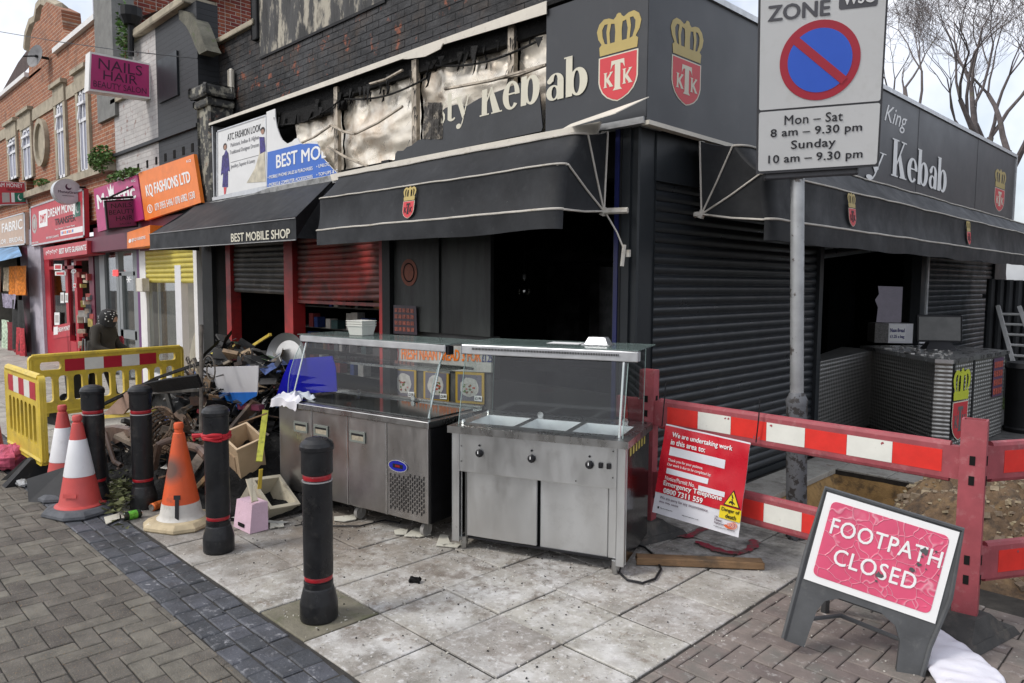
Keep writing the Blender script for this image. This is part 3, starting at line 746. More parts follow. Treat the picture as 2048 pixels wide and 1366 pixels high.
# stone scroll at the end of the parapet
sc_ = [A(362, 20), A(385, 26), A(398, 46), A(408, 72), A(414, 90), A(420, 102), A(404, 110), A(396, 94), A(388, 74), A(378, 54), A(364, 40)]
ob('stone_scroll', MB().prism([q + V((0, -.04, 0)) for q in sc_], (0, .2, 0)), M('mossy_stone', (.12, .115, .09), .95, var=.3, vs=6, bump=1, bs=20, stains=(((.08, .11, .04), 7, .56, .66, .7),)), mid)
ob('downpipe', MB().tube([A(262, 112, .12), A(262, 50, .12)], .05, 8).lathe([(.11, 0), (.17, .12), (.17, .26)], 12, A(262, 50, .12)), m_black, mid)

# ------------------------------------------------------------------ orange brick terrace with a curved gable
xo0 = A(2, 250).x - 3; xo1 = xm0 - .01; zp = A(100, 119).z
ter = thing('terrace_house', 'orange brick terrace with curved stone gable, oval plaque and white windows', 'building', ((xo0 + xo1) / 2, 4.6, 0))
def win(a, b, yt, yb):
    p, q = A(a, yt), A(a, yb); return p.x, A(b, (yt + yb) / 2).x, q.z, p.z
wins = [win(20, 36, 281, 362), win(48, 66, 262, 362), win(116, 133, 212, 360), win(160, 179, 186, 350)]
zw0 = min(w[2] for w in wins); zw1 = sum(w[3] for w in wins) / 4
xx = xo0; wl_ = MB()
for w in wins:
    wl_.box((xx, YA, zw0), (w[0], YA + .3, zw1)); xx = w[1]
wl_.box((xx, YA, zw0), (xo1, YA + .3, zw1)); wl_.box((xo0, YA, 2.9), (xo1, YA + .3, zw0)); wl_.box((xo0, YA, zw1), (xo1, YA + .3, zp))
ob('wall', wl_, m_orange, ter)
ob('inner_wall', MB().box((xo0, YA + .9, 2.9), (xo1, YA + 1.0, zp)), m_dark, ter)
gp = [(57, 160), (59, 100), (62, 70), (70, 46), (80, 40), (84, 16), (93, 4), (102, 8), (122, 18), (126, 58), (136, 75), (113, 112)]
ob('gable', MB().prism([A(*q) for q in gp], (0, .35, 0)), m_orange, ter)
ob('gable_coping', MB().tube([A(x, y, -.15) for x, y in gp[1:-1]], .14, 6), m_stonec, ter)
ob('parapet_coping', MB().box((xo0, YA - .08, zp), (A(57, 160).x, YA + .38, zp + .1)).box((A(113, 110).x, YA - .08, zp), (A(197, 60).x, YA + .38, zp + .1)), m_white, ter)
for w in wins:
    x0, x1, z0, z1 = w; s_ = .16
    f = ob('window_frame', MB().box((x0, YA - .035, z0), (x0 + .06, YA + .02, z1)).box((x1 - .06, YA - .035, z0), (x1, YA + .02, z1)).box((x0, YA - .035, z1 - .06), (x1, YA + .02, z1)).box((x0, YA - .035, z0), (x1, YA + .02, z0 + .06))
           .box(((x0 + x1) / 2 - .03, YA - .035, z0), ((x0 + x1) / 2 + .03, YA + .02, z1)).box((x0, YA - .045, z0 + (z1 - z0) * .62), (x1, YA + .03, z0 + (z1 - z0) * .62 + .06)), m_upvc, ter)
    ob('pane', MB().box((x0, YA - .015, z0), (x1, YA + .01, z1)), M('curtained_glass', (.34, .35, .42), .5, spec=.3, var=.25, vs=2), f)
    ob('casement', MB().obox(((x0 + x1) / 2, YA - .06, z1 - (z1 - z0) * .16), x1 - x0 - .08, .03, .05, None).obox((x0 + .12, YA - .05, z1 - (z1 - z0) * .2), .05, .03, (z1 - z0) * .3, Matrix.Rotation(radians(-8), 3, 'X')), m_upvc, f)
    ob('surround', MB().box((x0 - s_, YA - .05, z0), (x0, YA + .1, z1)).box((x1, YA - .05, z0), (x1 + s_, YA + .1, z1)).box((x0 - s_, YA - .06, z1), (x1 + s_, YA + .1, z1 + .34))
       .box((x0 - s_ * 1.3, YA - .12, z1 + .34), (x1 + s_ * 1.3, YA + .02, z1 + .42)), m_stonec, ter)
for a, b in ((wins[0][1] + .16, wins[1][0] - .16), (wins[1][1] + .2, wins[2][0] - .2), (wins[2][1] + .2, wins[3][0] - .2), (xo0, wins[0][0] - .2)):
    ob('stone_band', MB().box((a, YA - .03, zw1 + .05), (b, YA - .001, zw1 + .3)), m_stonec, ter)
pc_ = A(87, 286); rx = (A(99, 286).x - A(75, 286).x) / 2; rz = (A(87, 238).z - A(87, 335).z) / 2
me = fill_mesh([circ(0, 0, rx, rz), circ(0, 0, rx * .72, rz * .8)], .12)
for v in me.vertices: v.co = V((pc_.x + v.co.x, YA - .03 + v.co.z, pc_.z + v.co.y))
pl = link('plaque', me, m_stonec, ter)
me = fill_mesh([circ(0, 0, rx * .74, rz * .82)], .02)
for v in me.vertices: v.co = V((pc_.x + v.co.x, YA - .02 + v.co.z, pc_.z + v.co.y))
link('plaque_face', me, m_stonec, ter)
ob('sill_band', MB().box((xo0, YA - .12, zw0 - .14), (xo1, YA - .001, zw0)), m_stonec, ter)
ob('grey_pier', MB().box((A(196, 60).x, YA - .06, 4.6), (A(232, 60).x, YA + .3, 8)), M('grey_render', (.17, .17, .16), .85, var=.2), ter)
# dormer and roof
zd = A(165, 60).z
ob('roof', MB().add([(xo0, YA + .35, zp), (xo1 - .5, YA + .35, zp), (xo1 - .5, YA + 4, zp + 2.2), (xo0, YA + 4, zp + 2.2)], [(0, 1, 2, 3)]), m_tile, ter)
dx0, dx1 = A(162, 30).x, A(194, 30).x
df = ob('dormer', MB().box((dx0, YA + .2, zp + .05), (dx1, YA + .3, 9)), m_upvc, ter)
for k in range(2):
    w_ = (dx1 - dx0) / 2; ob('dormer_pane', MB().box((dx0 + w_ * k + .1, YA + .18, zp + .35), (dx0 + w_ * (k + 1) - .08, YA + .2, zp + 1.7)), MATS['curtained_glass'], df)
# house beyond
ob_far = thing('distant_house', 'dull brown house front with slate roof beyond the orange terrace', 'building', (xo0 - 4, 5, 0))
ob('wall', MB().box((xo0 - 9, YA + .3, 0), (xo0 - .02, YA + .8, A(2, 200).z - .3)), M('dull_render', (.14, .13, .11), .9, var=.3), ob_far)
ob('roof', MB().add([(xo0 - 9, YA + .2, A(2, 205).z - .3), (xo0, YA + .2, A(2, 205).z - .3), (xo0, YA + 2.5, A(2, 205).z + .8), (xo0 - 9, YA + 2.5, A(2, 205).z + .8)], [(0, 1, 2, 3)]), m_tile, ob_far)
rl = MB().add([A(0, 190, -.5), A(36, 125, -.5), A(62, 90, -.5), A(62, 130, -.5), A(36, 160, -.5), A(0, 215, -.5)], [(0, 1, 2, 3, 4, 5)])
ob('valley_roof', rl, m_tile, ob_far)
# satellite dish
dp = A(70, 112, .25)
sd = thing('satellite_dish', 'grey satellite dish on the curved gable of the orange house', 'satellite dish', tuple(dp))
R = V((.35, -.92, .2)).normalized().to_track_quat('Z', 'Y').to_matrix()
ob('dish', MB().lathe([(.001, -.06), (.12, -.045), (.24, 0), (.245, .008), (.12, -.03), (.001, -.045)], 20, dp, R), M('dish_grey', (.16, .16, .165), .6, var=.3), sd, smooth=True)
ob('arm', MB().tube([dp, dp + V((.2, -.25, -.1))], .015, 6).tube([dp, dp + V((0, .26, 0))], .03, 6), m_black, sd)
# cables
ob('overhead_cable', MB().tube([A(-20, 60, .6), A(120, 84, .6), A(250, 102, .6), A(395, 117, .4)], .007, 5), m_black, label='thin black overhead cable crossing in front of the terrace fronts', cat='cable')
# weeds
def leaves(name, c, r, n, parent, s=.05, mat=None):
    mb = MB()
    for _ in range(n):
        d = V((random.gauss(0, 1), random.gauss(0, 1), random.gauss(0, 1))); d = d.normalized() * random.random() ** .4
        q = V(c) + V((d.x * r[0], d.y * r[1], d.z * r[2])); R = Matrix.Rotation(random.uniform(0, 6), 3, 'Z') @ Matrix.Rotation(random.uniform(0, 3), 3, 'X')
        k = s * random.uniform(.5, 1.2); mb.add([q + R @ V(p) for p in ((-k / 2, 0, 0), (0, k * .35, .01), (k / 2, 0, 0), (0, -k * .35, .01))], [(0, 1, 2, 3)])
    return ob(name, mb, mat or M('leaf_green', (.075, .15, .03), .7, rnd=.5, var=.3), parent)
for (px, py, rr, n_, lab) in ((203, 318, (.42, .2, .24), 700, 'bright green weed tuft growing on the ledge below the salon window'), (249, 65, (.2, .12, .5), 380, 'green creeper hanging beside the black downpipe'),
                              (246, 350, (.9, .1, .09), 300, 'low moss and weeds along the top of the pink shop sign'), (82, 365, (.5, .12, .07), 130, 'small weeds on the ledge above the red money transfer sign')):
    p = A(px, py, .15); t = thing('weed', lab, 'plant', tuple(p)); leaves('foliage', p, rr, n_, t, .07)
    ob('stem', MB().tube([p - V((0, 0, rr[2])), p], .012, 5), m_wood, t)
# ================================================================== FASCIA, SIGNS, CANOPIES
m_fas = M('fascia_grey', (.040, .043, .048), .38, spec=.4, var=.1, vs=1.2, roughvar=.05, stains=(((.10, .10, .10), 3, .55, .8, .3), ((.2, .2, .2), 80, .70, .76, .3)))
m_cano = M('canopy_cloth', (.0105, .0115, .0135), .55, spec=.25, var=.3, vs=2.5, roughvar=.1, bump=.15, bs=5, stains=(((.034, .036, .039), 1.4, .45, .68, .75), ((.05, .052, .054), 9, .58, .72, .4), ((.30, .30, .29), 38, .69, .73, .7)))
m_pipe = M('canopy_piping', (.50, .47, .42), .6, var=.15, stains=(((.25, .2, .12), 10, .55, .7, .6),))
m_cl = M('cream_letter', (.60, .57, .46), .5, var=.03)
m_gold = M('gold_print', (.42, .32, .10), .45, var=.1, vs=3)
m_kred = M('crest_red', (.55, .035, .045), .45, var=.05)
m_foil = M('scorched_foil', (.86, .79, .67), .33, .6, var=.12, vs=3, roughvar=.12, bump=.7, bs=7, stains=(((.45, .31, .19), 1.9, .49, .63, .6), ((.10, .07, .05), 2.6, .63, .73, .75), ((.03, .025, .02), 11, .68, .75, .8)))
m_sgw = M('sign_white', (.66, .66, .65), .35, var=.04, stains=(((.45, .36, .25), 5, .60, .75, .4),))
m_sgb = M('sign_blue', (.012, .11, .48), .35, var=.05)
def sign_px(y, *c): return Panel(*[ony(a, b, y) for a, b in c])
def crest(P, r, parent, fg=None):
    u0, v0, u1, v1 = r
    T = lambda lp: [(u0 + a * (u1 - u0), v0 + b * (v1 - v0)) for a, b in lp]
    sh_ = [(0, .54), (0, .25), (.03, .19), (.1, .12), (.22, .06), (.37, .02), (.5, 0), (.63, .02), (.78, .06), (.9, .12), (.97, .19), (1, .25), (1, .54)]
    P.shape([T(sh_)], m_cl, parent, 'crest_edge', .002)
    P.shape([T([(.5 + (a - .5) * .93, .27 + (b - .27) * .95) for a, b in sh_])], m_kred, parent, 'crest_shield', .0035)
    out = [(.03, .56), (.97, .56), (.99, .66), (.93, .69), (1.02, .76), (1.06, .85), (1.0, .93), (.88, .975), (.75, .97), (.63, .94), (.57, .965), (.55, .99), (.5, 1.0), (.45, .99), (.43, .965), (.37, .94), (.25, .97), (.12, .975), (0, .93), (-.06, .85), (-.02, .76), (.07, .69), (.01, .66)]
    h = [[(.15, .69), (.09, .78), (.08, .86), (.14, .91), (.22, .91), (.19, .82), (.22, .68)], [(.29, .68), (.27, .80), (.31, .90), (.40, .89), (.42, .80), (.41, .68)]]
    h += [[(1 - a, b) for a, b in lp][::-1] for lp in h]
    P.shape([T(out)] + [T(x) for x in h], m_gold, parent, 'crest_crown', .0025)
    P.shape([T([(.34, .47), (.66, .47), (.68, .37), (.63, .42), (.57, .43), (.57, .16), (.62, .13), (.38, .13), (.43, .16), (.43, .43), (.37, .42), (.32, .37)])], fg or m_cl, parent, 'crest_letter', .005)
    for s_ in (0, 1):
        K = [(.0, 0), (.4, 0), (.3, .08), (.3, .4), (.62, .06), (.58, 0), (1, 0), (.9, .08), (.52, .55), (.85, .92), (.95, 1), (.6, 1), (.65, .92), (.3, .58), (.3, .92), (.4, 1), (0, 1), (.1, .92), (.1, .08)]
        x0 = .14 + s_ * .48; P.shape([T([(x0 + a * .26, .18 + b * .17) for a, b in K])], fg or m_cl, parent, 'crest_letter', .0055)
def glyph(ch):
    R_ = lambda a, b, c, d: [(a, b), (c, b), (c, d), (a, d)]
    if ch == 'K': return [[R_(.03, 0, .21, 1)], [R_(-.04, 0, .28, .035)], [R_(-.04, .965, .28, 1)], [[(.2, .40), (.22, .33), (.56, .97), (.50, .97)]], [[(.27, .52), (.42, 0), (.66, 0), (.38, .66)]], [R_(.36, 0, .72, .035)], [R_(.40, .965, .66, 1)]]
    if ch == 'b': return [[R_(0, 0, .17, 1)], [circ(.33, .33, .24, .345), circ(.29, .33, .08, .28)], [R_(-.05, .965, .17, 1)]]
    if ch == 'e':
        o = circ(.29, .33, .27, .345, 36, 0, radians(318)); i = circ(.31, .33, .10, .285, 36, 0, radians(318))
        return [[o + i[::-1]], [R_(.12, .345, .50, .385)]]
    if ch == 'a': return [[R_(.31, 0, .48, .50)], [circ(.19, .19, .19, .195), circ(.22, .19, .07, .15)], [circ(.26, .46, .22, .215, 24, 0, radians(175)) + circ(.26, .46, .06, .18, 24, 0, radians(175))[::-1]], [circ(.1, .50, .075, .07)]]
    if ch == 't': return [[R_(.1, .06, .27, .88)], [R_(0, .60, .42, .655)], [circ(.27, .10, .17, .11, 16, pi, radians(340)) + circ(.31, .12, .08, .06, 16, pi, radians(340))[::-1]]]
    if ch == 'y': return [[[(.02, .66), (.22, .66), (.40, .12), (.29, -.02)]], [[(.50, .66), (.55, .66), (.30, -.12), (.22, -.27), (.22, -.20), (.28, -.06)]], [circ(.13, -.22, .10, .08)], [R_(-.03, .64, .28, .67)], [R_(.42, .64, .62, .67)]]
    if ch == 'T': return [[R_(.2, 0, .4, 1)], [R_(0, .94, .6, 1)]]
    if ch == 's': return [[[(.05, .2), (.05, 0), (.25, -.02), (.38, .1), (.38, .26), (.22, .38), (.18, .5), (.25, .62), (.34, .5), (.36, .64), (.2, .67), (.04, .58), (.04, .42), (.2, .28), (.24, .14), (.17, .03), (.09, .1)]]]
def serif(P, word, r, mat, parent, clip=None, desc=0):
    adv = {'T': .62, 'K': .72, 'b': .62, 'e': .60, 'a': .54, 't': .44, 'y': .60, 's': .42}
    tot = sum(adv[c] for c in word); x = 0; u0, v0, u1, v1 = r; k = 0
    for c in word:
        for g_ in glyph(c):
            me = fill_mesh([[(a * 1.0, b * 1.0) for a, b in lp] for lp in g_], .001); k += 1
            for v in me.vertices:
                u = u0 + (x + v.co.x) / tot * (u1 - u0); w = v0 + v.co.y * (v1 - v0); v.co = P.at(u, w, .0085 + (k % 5) * .0005 + v.co.z * .3)
            if clip:
                bm = bmesh.new(); bm.from_mesh(me)
                for a, b in clip:
                    nn = (P.at(*b) - P.at(*a)).cross(P.n); bmesh.ops.bisect_plane(bm, geom=bm.verts[:] + bm.edges[:] + bm.faces[:], plane_co=P.at(*a), plane_no=nn, clear_outer=True)
                bm.to_mesh(me); bm.free()
            if len(me.polygons): link('letter_stroke', me, mat, parent)
        x += adv[c]
YF, XF = 4.25, -2.99
# ---- fascia box with burnt out face
fb = thing('sign_box', 'long burnt out fascia box with its wrinkled foil backing bared', 'sign box', (-6.5, 4.4, 3.4))
ob('top_rail', MB().box((-10.08, YF - .02, 3.85), (-2.95, YF + .36, 3.88)), m_char, fb)
ob('rail_face', MB().prism([V((-10.08, YF - .03, 3.885)), V((-10.08, YF - .03, 3.855)), V((-6.9, YF - .03, 3.83)), V((-5.2, YF - .03, 3.835)), V((-3.9, YF - .03, 3.79)), V((-3.9, YF - .03, 3.885))], (0, .008, 0)), m_cream, fb)
ob('back', MB().box((-10.03, YF + .30, 2.88), (-3.2, YF + .34, 3.83)), m_char, fb)
ob('end_plate', MB().box((-10.06, YF, 2.88), (-10.03, YF + .34, 3.85)), m_alu, fb)
ob('bottom_rail', MB().box((-10.05, YF - .02, 2.85), (-3.0, YF + .3, 2.895)), m_alu, fb)
xs_f = [ony(p, 300, YF).x for p in (575, 667, 823, 1015, 1094)]
for i in range(4):
    x0, x1 = xs_f[i] + .02, xs_f[i + 1] - .02
    def ff(u, v, x0=x0, x1=x1, i=i):
        x = x0 + (x1 - x0) * u; top = (3.60, 3.70, 3.78, 3.81)[i] + .05 * noise.noise(V((x * 3, 0, i))); z = 2.9 + (top - 2.9) * v
        y = YF + .12 + .05 * noise.noise(V((x * 2.3, z * 3.8, 2.))) + .020 * noise.noise(V((x * 5, z * 8.5, 7.))) + .012 * abs(noise.noise(V((x * 9 + z * 6, z * 9, 4.)))) + .05 * (v ** 4) * noise.noise(V((x * 6, 1, 1)))
        return (x, y, z)
    ob('foil_sheet', MB().grid(ff, 40, 34), m_foil, fb, smooth=True)
m_bat = M('scorched_batten', (.46, .40, .32), .5, .5, var=.3, stains=(((.04, .03, .02), 6, .5, .64, .8),))
for px in (667, 823, 1015):
    x = ony(px, 300, YF).x; ob('batten', MB().box((x - .035, YF + .03, 2.9), (x + .035, YF + .075, 3.82)), m_bat, fb)
ob('soffit', MB().box((-8.35, YF + .06, 3.70), (-3.95, YF + .28, 3.85)).box((-8.3, YF + .05, 3.58), (-6.9, YF + .12, 3.72)), m_char, fb)
for a, b in (((600, 287), (660, 252)), ((662, 250), (710, 268)), ((710, 268), (805, 213)), ((655, 293), (735, 332)), ((890, 178), (1092, 130)), ((990, 158), (1092, 130)), ((740, 168), (805, 140))):
    P0, P1 = ony(*a, YF + .02), ony(*b, YF + .0); mid_ = (P0 + P1) / 2 + V((0, 0, -.02))
    ob('light_tube', MB().tube([P0, mid_, P1], .014, 6), m_bat, fb)
for k in range(0):
    random.seed(50 + k); x = random.uniform(-9, -4.2); z = 3.55
    ob('hanging_wire', MB().tube([(x, YF + .05, z), (x + random.uniform(.1, .3), YF + .0, z - random.uniform(.1, .35)), (x + random.uniform(.3, .7), YF + .03, z - random.uniform(0, .2))], .006, 5), m_char, fb)
random.seed(61); rg = MB()
for k in range(65):
    f = random.random(); x = -8.3 + f * 4.3; z = random.choice((3.70, 3.62 + .1 * f, 3.60)); h_ = random.uniform(.03, .16) * random.random() + .02; w_ = random.uniform(.01, .05); y = YF + random.uniform(-.01, .10)
    rg.add([(x - w_, y, z + .06), (x + w_, y, z + .05), (x + w_ * random.uniform(-.6, .9), y - .02, z - h_), (x - w_ * .3, y + .01, z - h_ * .7)], [(0, 1, 2, 3)])
for x0 in xs_f[1:4]:
    for k in range(16):
        z = random.uniform(3.0, 3.75); x = x0 + random.uniform(-.07, .07); rg.add([(x, YF + .02, z), (x + .02, YF + .02, z + .01), (x + random.uniform(-.03, .05), YF - .005, z - random.uniform(.04, .14))], [(0, 1, 2)])
ob('burnt_tatters', rg, m_char, fb, kind='stuff')
for a in ((-8.2, 3.60, -6.9, 3.66), (-6.8, 3.66, -5.4, 3.62), (-5.3, 3.70, -4.0, 3.64)):
    ob('sagging_cable', MB().tube([(a[0] + (a[2] - a[0]) * k / 10, YF + .03, a[1] + (a[3] - a[1]) * k / 10 - .07 * sin(k / 10 * pi)) for k in range(11)], .010, 6), m_char, fb, smooth=True)
# peeled strip of rail
q = [ony(x, y, YF - .08) for x, y in ((805, 118), (870, 92), (886, 86), (880, 98), (850, 113), (815, 118))]
ob('peeled_strip', MB().prism(q, (0, .01, 0)), m_cream, fb)
q = [ony(x, y, YF - .06) for x, y in ((545, 374), (678, 346), (792, 322), (1088, 262), (1200, 241), (1192, 271), (1080, 283), (800, 336), (690, 368))]
fs_ = thing('flashing', 'pale metal flashing strip bent out over the corner canopy', 'metal strip', tuple(q[4]))
ob('strip', MB().prism([ony(x, y, YF - .07) for x, y in ((660, 349), (792, 322), (1088, 264), (1200, 243), (1192, 271), (1080, 284), (792, 338), (664, 362))], (0, .02, 0)), m_cream, fs_)
ob('bent_end', MB().prism([V((-3.60, YF - .08, 2.915)), V((-2.86, YF - .16, 2.97)), V((-2.93, YF - .42, 2.835)), V((-3.45, YF - .34, 2.82))], (0, 0, .006)), m_cream, fs_)
ob('grey_strip', MB().prism([ony(x, y, YF - .05) for x, y in ((402, 408), (503, 388), (536, 376), (665, 350), (678, 364), (560, 385), (500, 396))], (0, .015, 0)), M('sooty_aluminium', (.3, .3, .29), .5, .7, var=.3, stains=(((.05, .05, .05), 5, .5, .64, .7),)), fs_)
# ---- fashion sign
P = sign_px(YF, (434, 262), (533, 229), (535, 374), (434, 395))
t = thing('shop_sign', 'white fashion shop sign with two women in embroidered dresses', 'sign', tuple(P.at(.5, 0)), )
P.board('board', m_sgw, t, .02)
for r_ in ((0, .0, 1, .02), (0, .98, 1, 1), (0, 0, .02, 1), (.985, 0, 1, 1)): P.rect(r_, m_alu, t, 'frame', .006)
P.text('ATC FASHION LOOK', (.23, .80, .90, .90), m_text, t, 0)
P.text('Pakistani, Indian & Afghan', (.30, .68, .86, .755), M('grey_print', (.25, .25, .26), .5, var=0), t, 0)
P.text('Traditional Designer Dresses', (.28, .575, .86, .65), MATS['grey_print'], t, 0)
P.rect((.3, .47, .86, .474), m_text, t)
P.text('Jewellery, Superior & Luxury', (.30, .37, .78, .44), MATS['grey_print'], t, 0)
m_dr1, m_skin = M('dress_blue', (.04, .03, .16), .6, var=.7, vs=30), M('skin', (.35, .2, .14), .6)
m_hair, m_dr2 = M('dark_hair', (.02, .012, .01), .6), M('dress_gold', (.50, .46, .36), .6, var=.3, vs=9)
P.shape([[(.12, .60), (.16, .62), (.20, .68), (.25, .62), (.28, .35), (.24, .36), (.24, .12), (.12, .14), (.14, .34), (.09, .32)]], m_dr1, t, 'printed_dress', .003)
P.shape([[(.15, .13), (.21, .12), (.19, .03), (.16, .02)]], m_kred, t, 'printed_trousers', .003)
P.shape([circ(.185, .72, .03, .035)], m_skin, t, 'printed_face', .004); P.shape([circ(.18, .73, .04, .05)], m_hair, t, 'printed_hair', .003)
P.shape([[(.88, .66), (.97, .66), (.96, .45), (.97, .08), (.62, .12), (.78, .3), (.86, .48)]], m_dr2, t, 'printed_dress', .003)
P.shape([[(.87, .72), (.96, .70), (.98, .5), (.88, .48)]], m_dr1, t, 'printed_bodice', .0036)
P.shape([circ(.93, .78, .028, .035)], m_skin, t, 'printed_face', .004); P.shape([circ(.93, .80, .038, .045)], m_hair, t, 'printed_hair', .003)
# ---- phone shop sign, its right part burnt away
P = sign_px(YF, (533, 229), (700, 172), (700, 342), (535, 374))
t = thing('shop_sign', 'torn phone shop sign in white and blue with its right part burnt away', 'sign', tuple(P.at(.2, 0)))
z4 = lambda x, y: (380 + x / 3.252, 180 + y / 3.252)
edge = [z4(*c) for c in ((555, 122), (558, 180), (566, 230), (575, 262), (588, 300), (603, 326), (635, 350), (665, 336), (684, 318), (700, 312), (712, 330), (722, 346), (745, 353), (770, 348), (800, 335), (826, 334), (835, 352), (846, 372), (850, 410), (862, 435), (882, 458), (905, 485), (930, 512), (950, 532), (968, 546))]
loop = [z4(500, 143)] + edge + [z4(505, 634)]
uvl = [P.px(*c) for c in loop]
P.shape([uvl], m_sgw, t, 'board', 0, .012)
bl = [z4(*c) for c in ((508, 405), (600, 382), (690, 359), (722, 350))] + [c for c in edge if c[1] > z4(0, 347)[1] and c[0] > z4(722, 0)[0]] + [z4(505, 632)]
P.shape([[P.px(*c) for c in bl]], m_sgb, t, 'blue_band', .0075)
def prect(P, x0, y0, x1, y1):   # px rectangle at mid -> uv
    a = P.px(x0, (y0 + y1) / 2); b = P.px(x1, (y0 + y1) / 2); c_ = P.px((x0 + x1) / 2, y1); d = P.px((x0 + x1) / 2, y0); return (a[0], c_[1], b[0], d[1])
def uvr(P, a, b, hgt):    # baseline from px a to px b, cap height in px at a
    p, q = P.px(*a), P.px(*b); h_ = P.px(a[0], a[1] - hgt); return (p[0], (p[1] + q[1]) / 2, q[0], (p[1] + q[1]) / 2 + h_[1] - p[1])
clipr = [(P.px(*z4(846, 372)), P.px(*z4(968, 546)))]
P.text('BEST', uvr(P, z4(566, 512), z4(705, 480), 27), m_wt, t, .03, .010)
P.text('MOB', uvr(P, z4(730, 474), z4(905, 440), 27), m_wt, t, .03, .010, clip=[(P.px(*z4(968, 546)), P.px(*z4(846, 372)))])
P.text('• MOBILE PHONE SALES & PURCHASES', uvr(P, z4(512, 580), z4(803, 520), 6.5), m_wt, t, .02, .010)
P.text('• MOBILE & COMPUTER ACCESSORIES', uvr(P, z4(512, 626), z4(803, 578), 6.5), m_wt, t, .02, .010)
P.text('• UNLOC', uvr(P, z4(828, 508), z4(912, 494), 6.5), m_wt, t, .02, .010)
P.text('• TOP-UPS & C', uvr(P, z4(828, 560), z4(966, 540), 6.5), m_wt, t, .02, .010)
# ---- remnant of the kebab sign
P = sign_px(YF, (790, 150), (1094, 30), (1088, 264), (790, 324))
t = thing('shop_sign', 'charred lower remnant of the dark kebab sign with cream lettering', 'sign', tuple(P.at(.5, 0)))
z5 = lambda x, y: (400 + x / 2.926, y / 2.926)
rl_ = [z5(*c) for c in ((1140, 950), (1146, 900), (1158, 884), (1192, 882), (1212, 862), (1240, 852), (1280, 820), (1312, 812), (1395, 815), (1415, 790), (1420, 700), (1408, 660), (1440, 632), (1500, 612), (1560, 622), (1640, 575), (1760, 530), (1880, 484), (1975, 452), (1990, 560), (2003, 700), (2008, 745), (2000, 768))]
P.shape([[P.px(*c) for c in rl_]], M('charred_fascia', (.026, .028, .031), .45, var=.3, vs=3, bump=.3, bs=6, stains=(((.012, .012, .012), 3, .55, .7, .6),)), t, 'board', 0, .012)
cl_ = [(P.px(*z5(1975, 425)), P.px(*z5(1640, 535)))]
serif(P, 'ty', uvr(P, z5(1440, 718), z5(1585, 680), 64), m_cl, t)
serif(P, 's', uvr(P, z5(1412, 722), z5(1440, 716), 58), m_cl, t)
serif(P, 'Keb', uvr(P, z5(1648, 678), z5(2000, 600), 78), m_cl, t, clip=cl_)
m_drip = M('burnt_drips', (.05, .045, .04), .6, .3, var=.7, vs=10, bump=1, bs=30, stains=(((.32, .28, .22), 12, .52, .6, .8),))
def dr(u, v): 
    p = ony(*z5(1312 + 110 * u, 600 + 215 * (1 - v)), YF - .005); return (p.x, p.y - .03 * abs(noise.noise(V((u * 14, v * 1.5, 3)))), p.z)
ob('melted_drips', MB().grid(dr, 30, 12), m_drip, t)
# ---- intact right panel and the long side fascia
P = Panel((-3.92, YF - .004, 3.83), (XF, YF - .004, 3.83), (XF, YF - .004, 2.895), (-3.92, YF - .004, 2.895))
t = thing('shop_sign', 'dark grey corner fascia panel with a crest and two cream letters facing the parade', 'sign', tuple(P.at(.5, 0)))
P.board('board', m_fas, t, .02)
serif(P, 'ab', uvr(P, (1094, 204), (1180, 185), 78), m_cl, t)
a, b = P.px(1198, 120), P.px(1277, 105); c, d = P.px(1236, 202), P.px(1240, 25)
crest(P, (a[0], c[1], b[0], d[1]), t)
P = Panel((XF + .004, YF, 3.86), (XF + .004, 15.0, 3.94), (XF + .004, 15.0, 2.80), (XF + .004, YF, 2.87))
t = thing('shop_sign', 'long dark grey fascia sign with white kebab lettering along the side street', 'sign', tuple(P.at(.5, 0)))
P.board('board', m_fas, t, .03)
ob('top_trim', MB().prism([P.at(0, 1, .02), P.at(1, 1, .02), P.at(1, 1.045, .02), P.at(0, 1.045, .02)], (-.06, 0, 0)), m_alu, t)
ob('bottom_trim', MB().prism([P.at(0, -.03, .02), P.at(1, -.03, .02), P.at(1, 0, .02), P.at(0, 0, .02)], (-.06, 0, 0)), m_cream, t)
for yy in (6.9, 9.9, 12.6): u = (yy - YF) / (15 - YF); P.rect((u - .0008, 0, u + .0008, 1), m_text, t, 'joint', .001)
ob('end_trim', MB().prism([P.at(1, 0, .02), P.at(1.004, 0, .02), P.at(1.004, 1.04, .02), P.at(1, 1.04, .02)], (-.2, 0, 0)), m_alu, t)
ob('return', MB().box((-10.0, YF + .36, 3.84), (XF - .03, 15.0, 3.86)), m_asph, t)
ob('side_back', MB().box((XF - .3, YF + .05, 2.88), (XF - .26, 15.0, 3.83)), m_dark, t)
serif(P, 'Kebab', uvr(P, (1782, 352), (1892, 386), 76), m_wt, t)
serif(P, 'Tasty', uvr(P, (1560, 283), (1768, 350), 78), m_wt, t)
P.text('King', uvr(P, (1768, 246), (1812, 276), 46), m_wt, t, .0, .003, shear=.35)
a, b = P.px(1343, 130), P.px(1402, 120); c, d = P.px(1373, 212), P.px(1376, 42); crest(P, (a[0], c[1], b[0], d[1]), t)
a, b = P.px(1990, 370), P.px(2010, 370); c, d = P.px(2000, 424), P.px(2000, 338); crest(P, (a[0], c[1], b[0], d[1]), t)
# roof beyond the signs
ob('flat_roof', MB().box((-10.0, 4.9, 3.12), (-3.3, 15, 3.2)), m_asph, corner)

